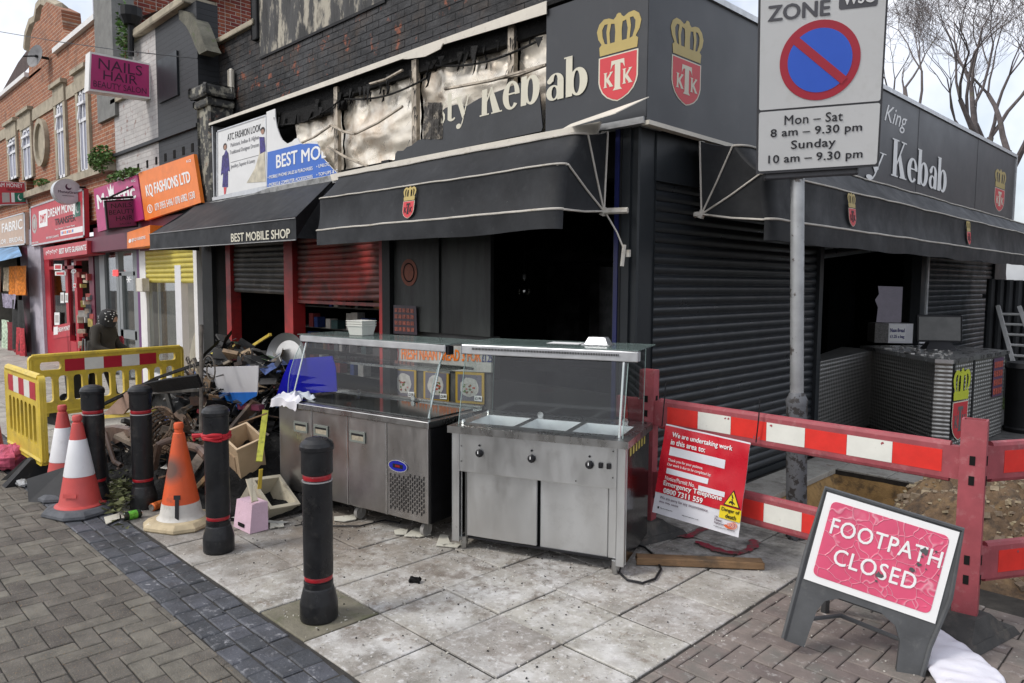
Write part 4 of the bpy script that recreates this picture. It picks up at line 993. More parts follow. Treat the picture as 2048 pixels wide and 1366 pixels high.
# ---- round nosed canopies
def canopy(name, label, a0, a1, wall, prof, pivot, axis, zval, mark):
    """profile (distance from wall, z) swept along the front; the ribs meet at a pivot at each end"""
    P_ = (lambda s, d, z: V((s, wall - d, z))) if axis == 'x' else (lambda s, d, z: V((wall + d, s, z)))
    t = thing(name, label, 'awning', tuple(P_((a0 + a1) / 2, 0, prof[0][1])))
    lo, hi = min(a0, a1), max(a0, a1); rr_ = .13
    def ins(s): d = min(s - lo, hi - s); return 0 if d > rr_ else rr_ * .55 * (1 - sqrt(max(0, 1 - (1 - d / rr_) ** 2)))
    def wv(s, k): return .013 * noise.noise(V((s * 1.7, k, 3))) + .006 * noise.noise(V((s * 5, k, 8)))
    pr = []
    for i in range(len(prof) - 1):
        for k in range(6): f = k / 6; pr.append((prof[i][0] * (1 - f) + prof[i + 1][0] * f - .012 * sin(f * pi), prof[i][1] * (1 - f) + prof[i + 1][1] * f - .008 * sin(f * pi)))
    pr.append(prof[-1]); m_ = len(pr) - 1
    def surf(s, v):
        i = min(m_ - 1, int(v * m_)); q = v * m_ - i; d = pr[i][0] * (1 - q) + pr[i + 1][0] * q; z = pr[i][1] * (1 - q) + pr[i + 1][1] * q; k = min(1, d / .25)
        return P_(s, max(0, d - ins(s) * k) + wv(s, v * 2) * k, z + wv(s + 9, v * 2) * .6 * k)
    us = [lo + rr_ * (k / 8) ** 1.6 for k in range(8)] + [lo + rr_ + (hi - lo - 2 * rr_) * k / 70 for k in range(71)] + [hi - rr_ * (k / 8) ** 1.6 for k in range(7, -1, -1)]
    nu = len(us) - 1
    ob('cloth', MB().grid(lambda u, v: surf(us[int(round(u * nu))], v), nu, m_), m_cano, t, smooth=True)
    zb = prof[-1][1]
    def val(u, v):
        s = us[int(round(u * nu))]; p = surf(s, 1.0); q = P_(s, .006 + .010 * noise.noise(V((s * 5, v, 5))) * v, 0) - P_(s, 0, 0); return p + q + V((0, 0, -v * (zb - zval) - .022 * v * noise.noise(V((s * 1.3, 0, 8)))))
    ob('valance', MB().grid(val, nu, 3), m_cano, t, smooth=True)
    for s in (lo, hi):
        sg = 1 if s == lo else -1; pv = P_(s, .03, pivot)
        edge = [surf(s, k / m_) for k in range(m_ + 1)]
        ob('side_cloth', MB().add([pv] + edge, [(0, i, i + 1) for i in range(1, len(edge))]), m_cano, t)
        for i in range(len(prof)):
            e = surf(s, i / (len(prof) - 1)); e2 = surf(s + sg * .05, i / (len(prof) - 1)); n_ = V((-sg * .006, 0, 0)) if axis == 'x' else V((0, -sg * .006, 0))
            ob('rib', MB().tube([pv + n_, pv.lerp(e, .5) + n_ - V((0, 0, .008)), e + n_, e2], .0075, 6), m_pipe, t)
        br = P_(s + (.17 if (s == hi and axis == 'x') else 0), -.03, pivot + .0)
        ob('bracket', MB().tube([pv, br], .022, 6), m_pipe, t)
        ob('pivot_knuckle', MB().obox(pv, .035, .035, .06, Matrix.Rotation(.4, 3, 'Y')), m_pipe, t)
    for i in range(1, len(prof)):
        ob('piping', MB().tube([surf(u, i / (len(prof) - 1)) + (P_(0, .006, .004) - P_(0, 0, 0)) for u in us], (.0085, .007, .0085)[i - 1], 6), m_pipe, t)
    for s in mark:
        (d1, z1), (d2, z2) = prof[-2], prof[-1]; sx = .10
        Pm = Panel(P_(s - sx, d1 + .012, z1), P_(s + sx, d1 + .012, z1), P_(s + sx, d2 + .012, z2), P_(s - sx, d2 + .012, z2))
        crest(Pm, (.12, .10, .88, .98), t, m_text)
    return t
canopy('awning', 'black round nosed canopy over the burnt kebab serving hatch', -6.45, -3.30, 4.22, [(0, 2.83), (.29, 2.78), (.49, 2.55), (.53, 2.25)], 2.27, 'x', 2.11, [-4.93])
canopy('awning', 'black round nosed canopy along the side street shutters', 4.93, 14.9, -2.98, [(0, 2.82), (.34, 2.75), (.56, 2.53), (.59, 2.21)], 2.28, 'y', 2.06, [6.35, 9.9])
p = V((-3.28, 4.2, 2.25))
t = thing('cleat', 'rope cleat on the dark jamb holding the canopy cord', 'cleat', (-3.13, 4.24, 1.98))
ob('rope', MB().tube([p, (-3.2, 4.22, 2.12), (-3.14, 4.24, 1.98), (-3.15, 4.23, 1.90)], .006, 5), m_pipe, t)
ob('knot', MB().tube([(-3.14, 4.23, 2.03), (-3.15, 4.22, 1.88)], .015, 6).obox((-3.12, 4.25, 1.97), .03, .02, .05), m_pipe, t)
# ---- sloping phone shop awning
t = thing('awning', 'sloping black awning of the burnt phone shop with its name on the valance', 'awning', (-8.8, 4.2, 2.8))
XA0, XA1, YV = -10.78, -6.72, 3.66
def mf(u, v): 
    x = (-10.5 + (-6.95 + 10.5) * u) * (1 - v) + (XA0 + (XA1 - XA0) * u) * v
    return (x, 4.22 + (YV - 4.22) * v, 2.84 + (2.40 - 2.84) * v - .02 * sin(v * pi) + .012 * noise.noise(V((u * 7, v * 2, 0))))
ob('cloth', MB().grid(mf, 60, 10), m_cano, t, smooth=True)
for s, xw in ((XA0, -10.5), (XA1, -6.95)):
    ob('side_cloth', MB().add([(xw, 4.22, 2.84), (s, YV, 2.40), (s, YV, 2.19), (xw if s < -9 else s, 4.22, 2.19)], [(0, 1, 2, 3)]), m_cano, t)
P = Panel((XA0, YV - .004, 2.40), (XA1, YV - .004, 2.38), (XA1, YV - .004, 2.17), (XA0, YV - .004, 2.19))
P.board('valance', m_cano, t, .004)
P.text('BEST MOBILE SHOP', uvr(P, (463, 486), (581, 474), 17), m_cl, t, .03, .004)
ob('hem', MB().tube([(XA0, YV - .01, 2.40), (XA1, YV - .01, 2.385)], .006, 6).tube([(XA0, YV - .01, 2.19), (XA1, YV - .01, 2.17)], .006, 6), M('grey_hem', (.25, .25, .25), .6), t)

# ================================================================== SHOPS FURTHER ALONG
def sgn(name, label, y, c, mat, thick=.05, frame=None):
    P = sign_px(y, *c); t = thing(name, label, 'sign', tuple(P.at(.5, 0)))
    P.board('board', mat, t, thick)
    if frame:
        for r_ in ((0, 0, 1, .04), (0, .96, 1, 1), (0, 0, .02, 1), (.98, 0, 1, 1)): P.rect(r_, frame, t, 'frame', .008)
    return P, t
m_or = M('sign_orange', (.78, .19, .018), .45, var=.08, stains=(((.45, .12, .03), 3, .55, .75, .45),)); m_pk = M('sign_magenta', (.42, .028, .15), .45, var=.1, stains=(((.22, .03, .09), 3, .55, .72, .5),))
P, t = sgn('shop_sign', 'bright orange fashion shop sign with white lettering', 4.16, ((277, 346), (387, 308), (402, 405), (290, 441)), m_or)
P.text('KQ FASHIONS LTD', (.10, .42, .90, .70), m_wt, t, .05)
P.text('079 3955 5496 / 078 6982 1538', (.23, .12, .93, .27), m_wt, t, .02)
P.shape([circ(.13, .2, .05, .09, 20), circ(.13, .2, .04, .07, 20)], m_wt, t, 'phone_ring')
P.text('℡', (.105, .14, .155, .26), m_wt, t, .02) if False else P.rect((.12, .15, .14, .25), m_wt, t, 'phone_mark')
P.text('KQ', (.88, .86, .95, .92), m_wt, t, .02)
P, t = sgn('shop_sign', 'magenta boutique sign with white crowned lettering', 4.16, ((187, 378), (274, 350), (288, 438), (196, 464)), m_pk)
P.text('Majestic', (.06, .40, .92, .84), m_wt, t, .04); P.text('G', (.48, .08, .60, .28), m_wt, t, .02); P.text('KC', (.88, .87, .96, .93), m_wt, t, .01)
P.shape([[(.36, .72), (.34, .96), (.38, .84), (.42, 1.0), (.44, .84), (.48, .94), (.47, .74)]], m_wt, t, 'crown_mark')
P, t = sgn('shop_sign', 'plum coloured shutter box over the grey framed salon door', 4.02, ((171, 477), (254, 465), (254, 497), (171, 506)), m_maroon, .25)
P, t = sgn('shop_sign', 'small orange shutter box panel with a white logo and tiny white lettering', 4.02, ((254, 465), (300, 450), (300, 491), (254, 497)), m_or, .25)
P.text('@KQ FASHIONS', (.22, .33, .82, .55), m_wt, t, .03); P.shape([circ(.14, .43, .06, .12)], m_wt, t, 'logo_dot')
P, t = sgn('shop_sign', 'red money transfer sign with crescent flag and coat of arms', 4.16, ((60, 414), (168, 377), (170, 474), (62, 493)), M('sign_red', (.46, .035, .05), .45, var=.1, stains=(((.25, .04, .05), 3, .52, .7, .5),)), .08, m_alu)
P.text('DREAM MONEY', (.37, .60, .88, .80), m_wt, t, .04); P.text('TRANSFER', (.50, .38, .86, .53), m_text, t, .03); P.text('Your One Stop To Transfer Money', (.50, .26, .85, .31), m_wt, t, .01)
P.rect((.19, .42, .36, .82), m_wt, t, 'logo_box'); P.text('DMT', (.215, .52, .335, .72), m_kred, t, .04, .004)
P.shape([circ(.09, .55, .055, .24), circ(.09, .55, .035, .17)], M('grey_mark', (.4, .38, .36), .6), t, 'arms'); P.shape([circ(.09, .55, .03, .13)], MATS['grey_mark'], t, 'arms')
P.rect((.82, .46, .94, .76), m_wt, t, 'flag'); m_fg = M('flag_green', (.01, .16, .10), .5); P.rect((.855, .46, .94, .76), m_fg, t, 'flag_field', .003); P.shape([circ(.897, .61, .025, .08, 20)], m_wt, t, 'crescent', .0045); P.shape([circ(.905, .63, .022, .07, 20)], m_fg, t, 'crescent_cut', .006)
P.rect((.60, .12, .97, .24), m_wt, t, 'logo_strip')
for k in range(7):
    P.rect((.62 + k * .03, .15, .64 + k * .03, .21), (m_sgb, m_kred, m_or)[k % 3], t, 'logo_mark', .0035)
P.text('EVERY SERVICE GUARANTEE', (.33, .11, .57, .16), m_wt, t, .01); P.text('MONEY EXCHANGE', (.02, .06, .17, .10), m_wt, t, .01)
P, t = sgn('shop_sign', 'lower red sign promising the best rate above the red shop door', 3.95, ((86, 496), (174, 481), (174, 508), (88, 520)), MATS['sign_red'], .3)
P.text('BEST RATE GUARANTE', (.40, .30, .99, .72), m_wt, t, .04); P.text('ﻢﻳﺮﻛ ﻰﻠﻋ', (.06, .25, .36, .75), m_wt, t, .02) if False else None
for k in range(6): P.shape([circ(.09 + k * .05, .5 + .08 * (k % 2), .022, .16, 12, 0, radians(250)) + circ(.09 + k * .05, .5 + .08 * (k % 2), .012, .10, 12, 0, radians(250))[::-1]], m_wt, t, 'script_stroke')
P, t = sgn('shop_sign', 'pale peach fabric shop sign with faded white letters', 4.16, ((-40, 449), (50, 424), (52, 489), (-40, 501)), M('sign_peach', (.50, .36, .27), .5, var=.08, stains=(((.3, .22, .16), 6, .55, .7, .5),)), .08, m_alu)
P.text('ND FABRIC', (.30, .50, .95, .82), m_wt, t, .03); P.text('TAILOR . BRIDAL', (.35, .12, .95, .28), m_wt, t, .02)
# projecting signs stand square to the wall
def proj(name, label, c, x0, thick, mat):
    P = Panel(*[onx(a, b, x0) for a, b in c]); t = thing(name, label, 'sign', tuple(P.at(.5, 0))); P.board('box', mat, t, thick); return P, t
xN = A(305, 150).x - .1
P, t = proj('hanging_sign', 'large magenta lightbox sign of the nails and hair salon sticking out high over the street', ((180, 103), (300, 127), (301, 198), (177, 181)), xN, .22, m_white)
P.rect((.025, .05, .98, .95), m_pk, t, 'face', .002)
m_ink = M('maroon_print', (.055, .005, .035), .5)
P.text('NAILS', (.14, .60, .86, .88), m_ink, t, .0, .005); P.text('HAIR', (.22, .34, .78, .58), m_ink, t, .0, .005); P.text('BEAUTY SALON', (.07, .12, .93, .28), m_ink, t, .0, .005)
for r_ in ((.14, .585, .86, .592), (.07, .1, .93, .106)): P.rect(r_, m_pk, t, 'rule', .0045)
ob('wall_plate', MB().prism([P.at(1.0, .0, -.05), P.at(1.06, .02, -.05), P.at(1.06, .82, -.05), P.at(1.0, .95, -.05)], (-.1, 0, 0)), m_white, t)
xN = A(285, 400).x
P, t = proj('hanging_sign', 'small dark framed plum sign of the beauty salon on an iron bracket', ((209, 401), (272, 397), (277, 454), (215, 460)), xN, .05, m_black)
P.rect((.06, .06, .94, .94), M('sign_plum', (.16, .02, .075), .5), t, 'face', .002)
P.text('NAILS', (.18, .72, .84, .88), m_text, t, .0, .004); P.text('BEAUTY', (.10, .50, .92, .66), m_text, t, 0, .004); P.text('HAIR', (.30, .28, .84, .44), m_text, t, 0, .004); P.text('SALON', (.4, .13, .75, .19), m_text, t, 0, .004)
ob('bracket', MB().tube([P.at(-.1, 1.06), P.at(1.15, 1.06)], .02, 6).tube([P.at(.1, 1.06), P.at(1.1, 1.5)], .015, 6), m_black, t)
xM = A(172, 390).x
pc_ = onx(136, 383, xM); rx_ = (onx(165, 383, xM) - onx(107, 383, xM)).length / 2; rz_ = (onx(136, 358, xM) - onx(136, 409, xM)).length / 2
t = thing('hanging_sign', 'round white money agency sign projecting above the red shop', 'sign', tuple(pc_))
me = fill_mesh([circ(0, 0, rx_, rz_)], .2)
for v in me.vertices: v.co = V((pc_.x - .1 + v.co.z, pc_.y + v.co.x, pc_.z + v.co.y))
link('drum', me, m_alu, t)
P = Panel(*[pc_ + V((.004, a * rx_, b * rz_)) for a, b in ((-1, 1), (1, 1), (1, -1), (-1, -1))])
P.shape([circ(.5, .5, .46, .46)], M('pale_grey_sign', (.50, .49, .52), .4), t, 'face', .0); P.text('MoneyGram.', (.16, .40, .88, .53), m_ink, t, .02, .003); P.text('INTERNATIONAL', (.3, .31, .7, .35), m_ink, t, .0, .003)
P.shape([circ(.52, .68, .11, .12, 24, radians(100), radians(330)) + circ(.55, .72, .085, .09, 24, radians(100), radians(330))[::-1]], m_ink, t, 'globe_swirl', .003)
ob('arm', MB().tube([pc_ + V((0, rx_ * .8, .1)), pc_ + V((0, rx_ + .5, .1))], .02, 6), m_black, t)
xL = A(58, 385).x
P, t = proj('hanging_sign', 'red projecting sign with a crescent flag at the picture edge', ((-30, 361), (51, 365), (55, 408), (-30, 411)), xL, .15, m_alu)
P.rect((.0, .03, .97, .97), MATS['sign_red'], t, 'face', .002); P.text('DREAM MONEY', (.1, .76, .92, .94), m_wt, t, .02, .004); P.text('TRANSFER', (.5, .60, .9, .70), m_text, t, .01, .004)
P.rect((.62, .10, .96, .52), m_wt, t, 'flag', .003); P.rect((.70, .10, .96, .52), m_fg, t, 'flag_field', .0045); P.shape([circ(.83, .31, .055, .14, 20)], m_wt, t, 'crescent', .006); P.shape([circ(.85, .34, .05, .12, 20)], m_fg, t, 'crescent_cut', .0075); P.rect((.4, .10, .58, .52), MATS['grey_mark'], t, 'arms', .003)

def shopx(px, py=620): return A(px, py).x
def shopbox(t, x0, x1, z1, mat, depth=2.2):
    ob('interior', MB().box((x0, YA + depth, 0), (x1, YA + depth + .05, z1)).box((x0, YA + .2, z1), (x1, YA + depth, z1 + .05)).box((x0 - .02, YA + .2, 0), (x0, YA + depth, z1)).box((x1, YA + .2, 0), (x1 + .02, YA + depth, z1)).box((x0, YA + .2, 0), (x1, YA + depth, .02)), mat, t)
# fabric shop
x0, x1 = shopx(-60), shopx(52); xp = shopx(68)
t = thing('fabric_shop', 'open fabric shop front hung with cloth at the far end of the parade', 'shop front', (x1, YA, 0)); shopbox(t, x0, x1, 2.6, m_dark, 3)
ob('side_post', MB().box((x1 - .1, YA - .05, 0), (xp, YA + .3, 2.9)), m_maroon, t); ob('header', MB().box((x0, YA - .1, 2.45), (x1, YA + .3, 3.05)), m_stonec, t)
random.seed(5)
def cloth(label, px0, px1, y0, y1, col, y=YA - .3, cat='cloth', g=None):
    a = ony((px0 + px1) / 2, y0, y); xa, xb = ony(px0, (y0 + y1) / 2, y).x, ony(px1, (y0 + y1) / 2, y).x; zb = ony((px0 + px1) / 2, y1, y).z; s_ = random.random() * 9
    tt = ob('hanging_cloth', MB().grid(lambda u, v: (xa + (xb - xa) * u, y + .05 * sin(u * 11 + s_) * (.3 + v), a.z + (zb - a.z) * v), 14, 5), M('cloth_%d' % (abs(hash(col)) % 9999), col, .9, var=.5, vs=18), smooth=True); tag(tt, label, cat, g)
cloth('bright orange cloth hanging from the fabric shop awning', 20, 55, 532, 590, (.62, .19, .02))
cloth('patterned cream cloth beside the orange cloth', 6, 20, 535, 582, (.40, .33, .24))
cloth('black and rust patterned cloth at the picture edge', -14, 5, 535, 584, (.18, .07, .03))
cloth('grey lilac cloth under the patterned ones', 4, 34, 588, 616, (.28, .25, .33))
for k, (px0, px1, y0, y1, col, lab) in enumerate(((4, 18, 640, 718, (.45, .55, .42), 'pale green gown on the street rail'), (14, 36, 645, 716, (.16, .012, .02), 'dark red gown on the street rail'), (28, 48, 600, 700, (.02, .02, .02), 'black lace dress hanging in the doorway'), (36, 50, 656, 722, (.40, .04, .05), 'bright red spotted dress by the maroon post'))):
    cloth(lab, px0, px1, y0, y1, col, YA - .2 - .05 * k, 'dress')
ob('shop_awning', MB().add([ony(-40, 500, 4.2), ony(36, 492, 4.2), ony(44, 512, 3.6), ony(-40, 532, 3.6)], [(0, 1, 2, 3)]), M('blue_white_cloth', (.10, .22, .38), .6, var=.6, vs=1.5), label='blue and white cloth awning of the fabric shop', cat='awning')
# pillar and red shop
ob('party_pillar', MB().box((xp, YA - .08, 0), (shopx(94), YA + .3, 2.95)), m_lilac, label='lilac grey rendered pillar between the fabric shop and red shop', cat='pillar')
x0, x1 = shopx(94), shopx(192)
t = thing('money_shop', 'red money transfer shop front with posters on its door', 'shop front', ((x0 + x1) / 2, YA, 0)); shopbox(t, x0, x1, 2.6, M('shop_interior', (.16, .10, .08), .8, var=.6, vs=3), 2.2)
def bar(px0, px1, z0, z1, mat, parent, name='frame', y0=YA - .02, y1=YA + .08): return ob(name, MB().box((shopx(px0), y0, z0), (shopx(px1), y1, z1)), mat, parent)
bar(94, 104, 0, 2.45, m_redshop, t); bar(135, 140, 0, 2.4, m_redshop, t); bar(153, 158, 0, 2.4, m_redshop, t); bar(104, 158, 2.0, 2.07, m_redshop, t); bar(104, 190, 2.38, 2.5, m_redshop, t); bar(104, 136, 0, .62, m_redshop, t, 'stall_riser'); bar(139, 154, 0, .5, m_redshop, t, 'door_panel'); bar(183, 192, 0, 2.4, m_maroon, t, 'side_post')
bar(158, 183, 2.16, 2.4, m_redshop, t, 'shutter_box')
for a, b in ((104, 135), (140, 153)): bar(a, b, .62, 2.4, m_pane, t, 'pane', YA + .02, YA + .03)
P = Panel(*[A(x, y, .03) for x, y in ((107, 652), (140, 645), (140, 672), (107, 678))]); P.rect((0, 0, 1, 1), MATS['sign_red'], t, 'poster', 0); P.rect((.02, .3, .28, .9), m_wt, t, 'poster_logo', .003); P.text('DREAM MONEY', (.3, .45, 1, .8), m_wt, t, .03, .003)
for (a, b, c, d) in ((108, 528, 124, 540), (110, 543, 132, 551), (121, 585, 128, 606), (130, 586, 136, 605), (109, 625, 119, 650), (147, 567, 152, 575)):
    P = Panel(*[A(x, y, .03) for x, y in ((a, b), (c, b), (c, d), (a, d))]); P.rect((0, 0, 1, 1), m_wt, t, 'notice', 0); P.rect((.15, .2, .85, .8), (m_kred, MATS['grey_mark'])[(b > 580) * 1], t, 'notice_print', .002)
P = Panel(*[A(x, y, .03) for x, y in ((140, 536), (155, 534), (155, 549), (140, 551))]); P.shape([circ(.5, .5, .35, .3), circ(.5, .5, .2, .15)], m_wt, t, 'arabic_emblem')
random.seed(8)
for k in range(26):   # goods on the stand in the red shop doorway
    px, py = random.uniform(160, 188), random.uniform(540, 700); p = A(px, py, .0); c = random.choice(((.5, .4, .3), (.3, .05, .04), (.35, .33, .3), (.45, .35, .1), (.05, .05, .06)))
    ob('goods', MB().obox(p, random.uniform(.06, .22), .1, random.uniform(.05, .16), Matrix.Rotation(random.uniform(0, 3), 3, 'Z')), M('goods%d' % (hash(c) % 97), c, .5, var=.4, vs=12), t)
# salon
x0, x1 = shopx(192), shopx(292)
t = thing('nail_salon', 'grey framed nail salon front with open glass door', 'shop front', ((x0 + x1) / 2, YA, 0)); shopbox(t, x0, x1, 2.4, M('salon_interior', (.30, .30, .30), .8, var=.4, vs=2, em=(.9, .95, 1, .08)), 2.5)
bar(195, 204, 0, 2.4, m_black, t); bar(204, 214, 0, 2.4, m_greyfr, t); bar(237, 242, 0, 2.4, m_greyfr, t); bar(242, 275, 1.85, 1.92, m_greyfr, t); bar(243, 248, 0, 1.9, m_greyfr, t); bar(271, 279, 0, 2.4, m_greyfr, t); bar(243, 275, .75, .9, m_greyfr, t, 'door_rail'); bar(279, 284, 0, 2.4, m_purp, t); bar(284, 290, 0, 2.4, m_white, t); bar(195, 292, 2.3, 2.75, m_maroon, t, 'header')
for a, b in ((214, 237), (248, 271)): bar(a, b, .1, 2.3, m_pane, t, 'pane', YA + .02, YA + .03)
P = Panel(*[A(x, y, .03) for x, y in ((226, 540), (236, 540), (236, 552), (226, 552))]); P.rect((0, 0, 1, 1), M('red_led', (.5, .02, .02), .5, em=(1, .05, .05, 1.2)), t, 'open_sign')
P = Panel(*[A(x, y, .03) for x, y in ((253, 552), (263, 552), (263, 566), (253, 566))])
for k in range(3): 
    a_ = k * pi / 3; P.shape([[(.5 + .5 * cos(a_) - .06 * sin(a_), .5 + .5 * sin(a_) + .06 * cos(a_)), (.5 - .5 * cos(a_) - .06 * sin(a_), .5 - .5 * sin(a_) + .06 * cos(a_)), (.5 - .5 * cos(a_) + .06 * sin(a_), .5 - .5 * sin(a_) - .06 * cos(a_)), (.5 + .5 * cos(a_) + .06 * sin(a_), .5 + .5 * sin(a_) - .06 * cos(a_))]], m_wt, t, 'snowflake', .002 + k * .001)
# dress shop with yellow shutter
x0, x1 = shopx(292), shopx(406)
t = thing('dress_shop', 'dress shop front with half lowered yellow shutter and a gown in the window', 'shop front', ((x0 + x1) / 2, YA, 0)); shopbox(t, x0, x1, 2.5, M('glowing_cream_interior', (.62, .56, .44), .8, var=.1, em=(1, .85, .6, .35)), .9)  # interior surfaces given their own glow in place of shop lights
bar(290, 296, 0, 2.5, m_white, t); bar(354, 366, 0, 2.0, m_upvc, t); bar(397, 404, 0, 2.5, m_white, t, y0=YA - .06); bar(290, 400, 2.25, 2.75, m_maroon, t, 'header', YA - .05)
bar(297, 302, .1, 1.8, M('brown_trim', (.2, .12, .05), .7, var=.6, vs=30), t, 'bead_curtain', YA + .2, YA + .25)
ys = ob('roller_shutter', MB().box((shopx(296), YA - .01, 2.2), (shopx(398), YA + .1, 2.3)), m_yshut, t)
slats(ys, 'slat', m_yshut, (shopx(296), YA), (shopx(398), YA), (0, -1), A(350, 566).z, 2.22, .075, .02)
bar(296, 354, .25, 1.8, m_pane, t, 'pane', YA + .02, YA + .03); bar(296, 356, 0, .25, m_upvc, t, 'stall_riser')
mq = thing('mannequin', 'mannequin in a tan top and long cream net skirt in the dress shop window', 'mannequin', tuple(A(340, 700, -.7) * V((1, 1, 0)) if False else (shopx(338), YA + .6, 0)))
xq = shopx(338)
ob('torso', MB().lathe([(.05, 1.52), (.06, 1.45), (.17, 1.42), (.18, 1.3), (.13, 1.05), (.15, .98)][::-1], 16, (xq, YA + .6, .1)), M('tan_lace', (.35, .17, .06), .8, var=.5, vs=40), mq, smooth=True)
ob('skirt', MB().lathe([(.34, .02), (.32, .3), (.24, .7), (.15, 1.0), (.13, 1.08)], 24, (xq, YA + .6, .1)), M('cream_net', (.58, .50, .40), .85, var=.15, stretch=(6, 6, .5)), mq, smooth=True)
ob('head', MB().lathe([(.03, 1.5), (.035, 1.6), (.08, 1.68), (.09, 1.76), (.06, 1.84), (.01, 1.87)], 12, (xq, YA + .6, .1)), M('tan_plastic', (.42, .28, .18), .6), mq, smooth=True)
mq2 = thing('mannequin', 'mannequin in a grey jacket behind the tan one', 'mannequin', (shopx(353), YA + .75, 0)); xq = shopx(352)
ob('jacket', MB().lathe([(.16, .95), (.14, 1.1), (.18, 1.35), (.19, 1.45), (.06, 1.5)], 14, (xq, YA + .8, .1)), M('grey_jacket', (.25, .29, .33), .8), mq2, smooth=True)
ob('skirt', MB().lathe([(.22, .3), (.2, .6), (.15, .96)], 14, (xq, YA + .8, .1)), M('pink_skirt', (.6, .36, .30), .8), mq2, smooth=True)
mq3 = thing('mannequin', 'mannequin in a long taupe coat in the narrow side window', 'mannequin', (shopx(385), YA + .5, 0)); xq = shopx(385)
ob('coat', MB().lathe([(.2, .5), (.18, 1.0), (.22, 1.5), (.2, 1.62), (.06, 1.68)], 14, (xq, YA + .5, .05)), M('taupe_coat', (.16, .13, .11), .85), mq3, smooth=True)
ob('legs', MB().lathe([(.1, 0), (.11, .5)], 10, (xq, YA + .5, .05)), m_black, mq3)
p = A(285, 570, .1)
ob('meter_box', MB().obox(p, .3, .12, .22, None, .01), m_cream, label='small cream wall box between the salon and the dress shop', cat='box')
# ================================================================== FOREGROUND
def frame(o, u, v=None):
    o, u = V(o), V(u).normalized(); w = V((0, 0, 1)) if v is None else None
    if v is None: v = w.cross(u)
    else: v = (V(v) - u * V(v).dot(u)).normalized(); w = u.cross(v)
    return Matrix.Translation(o) @ Matrix((u, v, w)).transposed().to_4x4()
def tr(mb, F): mb.v = [tuple(F @ V(p)) for p in mb.v]; return mb
def LP(F, u0, v0, u1, v1, y, axis='front'):   # panel on a local plane y = const, facing -y
    return Panel(*[F @ V(c) for c in ((u0, y, v1), (u1, y, v1), (u1, y, v0), (u0, y, v0))])

# ---- refrigerated prep counter
F = frame((-5.37, 2.75, 0), (1.53, .29, 0)); L, D = 1.557, .62
t = thing('prep_counter', 'long stainless refrigerated counter with three doors and curved glass canopy', 'counter', tuple(F @ V((L / 2, D / 2, 0))))
def fo(name, mb, mat, parent=None, smooth=False, **k): return ob(name, tr(mb, F), mat, parent or t, smooth, **k)
fo('body', MB().box((.01, .03, .13), (L - .01, D, .775)), m_steeld)
fo('side_panel', MB().box((L - .012, .02, .12), (L, D + .01, .785)), M('black_sheet', (.025, .025, .027), .3, .6, var=.3))
q = L / 4
m_dr = M('fridge_steel', (.52, .51, .50), .34, 1., var=.07, vs=2.5, roughvar=.08, bump=.05, bs=2.5, stretch=(2, 2, .6), stains=(((.20, .19, .17), 2, .5, .75, .5), ((.6, .6, .58), 60, .70, .76, .4)))
for k in range(3):
    d = fo('door', MB().obox((q * (k + .5), .012, .45), q - .012, .036, .655, None, .003), m_dr)
    hx = q * k + (q * .68 if k == 0 else q * .27)
    h = fo('handle', MB().box((hx - .078, -.012, .665), (hx + .078, -.0055, .682)).box((hx - .078, -.012, .600), (hx + .078, -.0055, .615)).box((hx - .078, -.012, .615), (hx - .062, -.0055, .665)).box((hx + .062, -.012, .615), (hx + .078, -.0055, .665)), M('grey_green_plastic', (.17, .185, .165), .5), d)
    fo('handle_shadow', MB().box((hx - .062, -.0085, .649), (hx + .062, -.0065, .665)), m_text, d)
    fo('handle_recess', MB().box((hx - .062, -.0085, .615), (hx + .062, -.0065, .648)), M('handle_grime', (.34, .30, .22), .6, var=.4, vs=30), d)
    fo('door_edge', MB().box((q * (k + 1) - .005, -.004, .12), (q * (k + 1) + .005, .006, .78)), m_chrome, d)
pnl = fo('machine_panel', MB().obox((q * 3.5, .012, .45), q - .012, .036, .655, None, .003), m_dr)
sl_ = MB()
for c in range(16):
    for r in range(7):
        z = .17 + r * .038 + (.019 if c % 2 else 0); x = 3 * q + .035 + c * .0205
        if z > .40 and c < 9: continue
        sl_.box((x, -.0085, z), (x + .005, -.0065, z + .028))
fo('vent_slots', sl_, m_text, pnl, kind='stuff')
P = LP(F, 3 * q + .02, .435, 3 * q + .20, .535, -.0068)
P.shape([circ(.5, .5, .5, .42)], M('badge_blue', (.01, .015, .30), .35), pnl, 'badge', .001); P.shape([circ(.5, .5, .5, .42), circ(.5, .5, .465, .37)], m_alu, pnl, 'badge_rim', .003)
P.rect((.24, .36, .76, .64), m_text, pnl, 'controller', .003); P.rect((.38, .43, .62, .57), M('red_display', (.25, .01, .015), .3), pnl, 'display', .005)
fo('worktop', MB().obox((L / 2, D / 2, .803), L + .03, D + .05, .045, None, .004), m_steel)
fo('well_glass', MB().box((.12, .06, .827), (L - .06, D - .06, .833)), M('dark_lid', (.05, .05, .05), .08, var=.2))
fo('back_upstand', MB().box((0, D - .03, .826), (L, D, .85)), m_steel)
for x in (.08, L * .52, L - .1):
    for y in (.08, D - .08):
        if x < .5 and y < .2: pass
        w_ = fo('caster', MB().tube([(x - .015, y, .05), (x + .015, y, .05)], .048, 14).box((x - .02, y - .005, .05), (x + .02, y + .005, .13)), M('grey_rubber', (.30, .29, .27), .6, var=.3), smooth=True)
gl = glass('counter_glass', (.90, .94, .93), .05)
def glassprof(y0, z0, y1, z1, n=8, b=.05): return [(y0 + (y1 - y0) * k / n - b * sin(pi * k / n), z0 + (z1 - z0) * k / n) for k in range(n + 1)]
pf = glassprof(.055, .83, .22, 1.30)
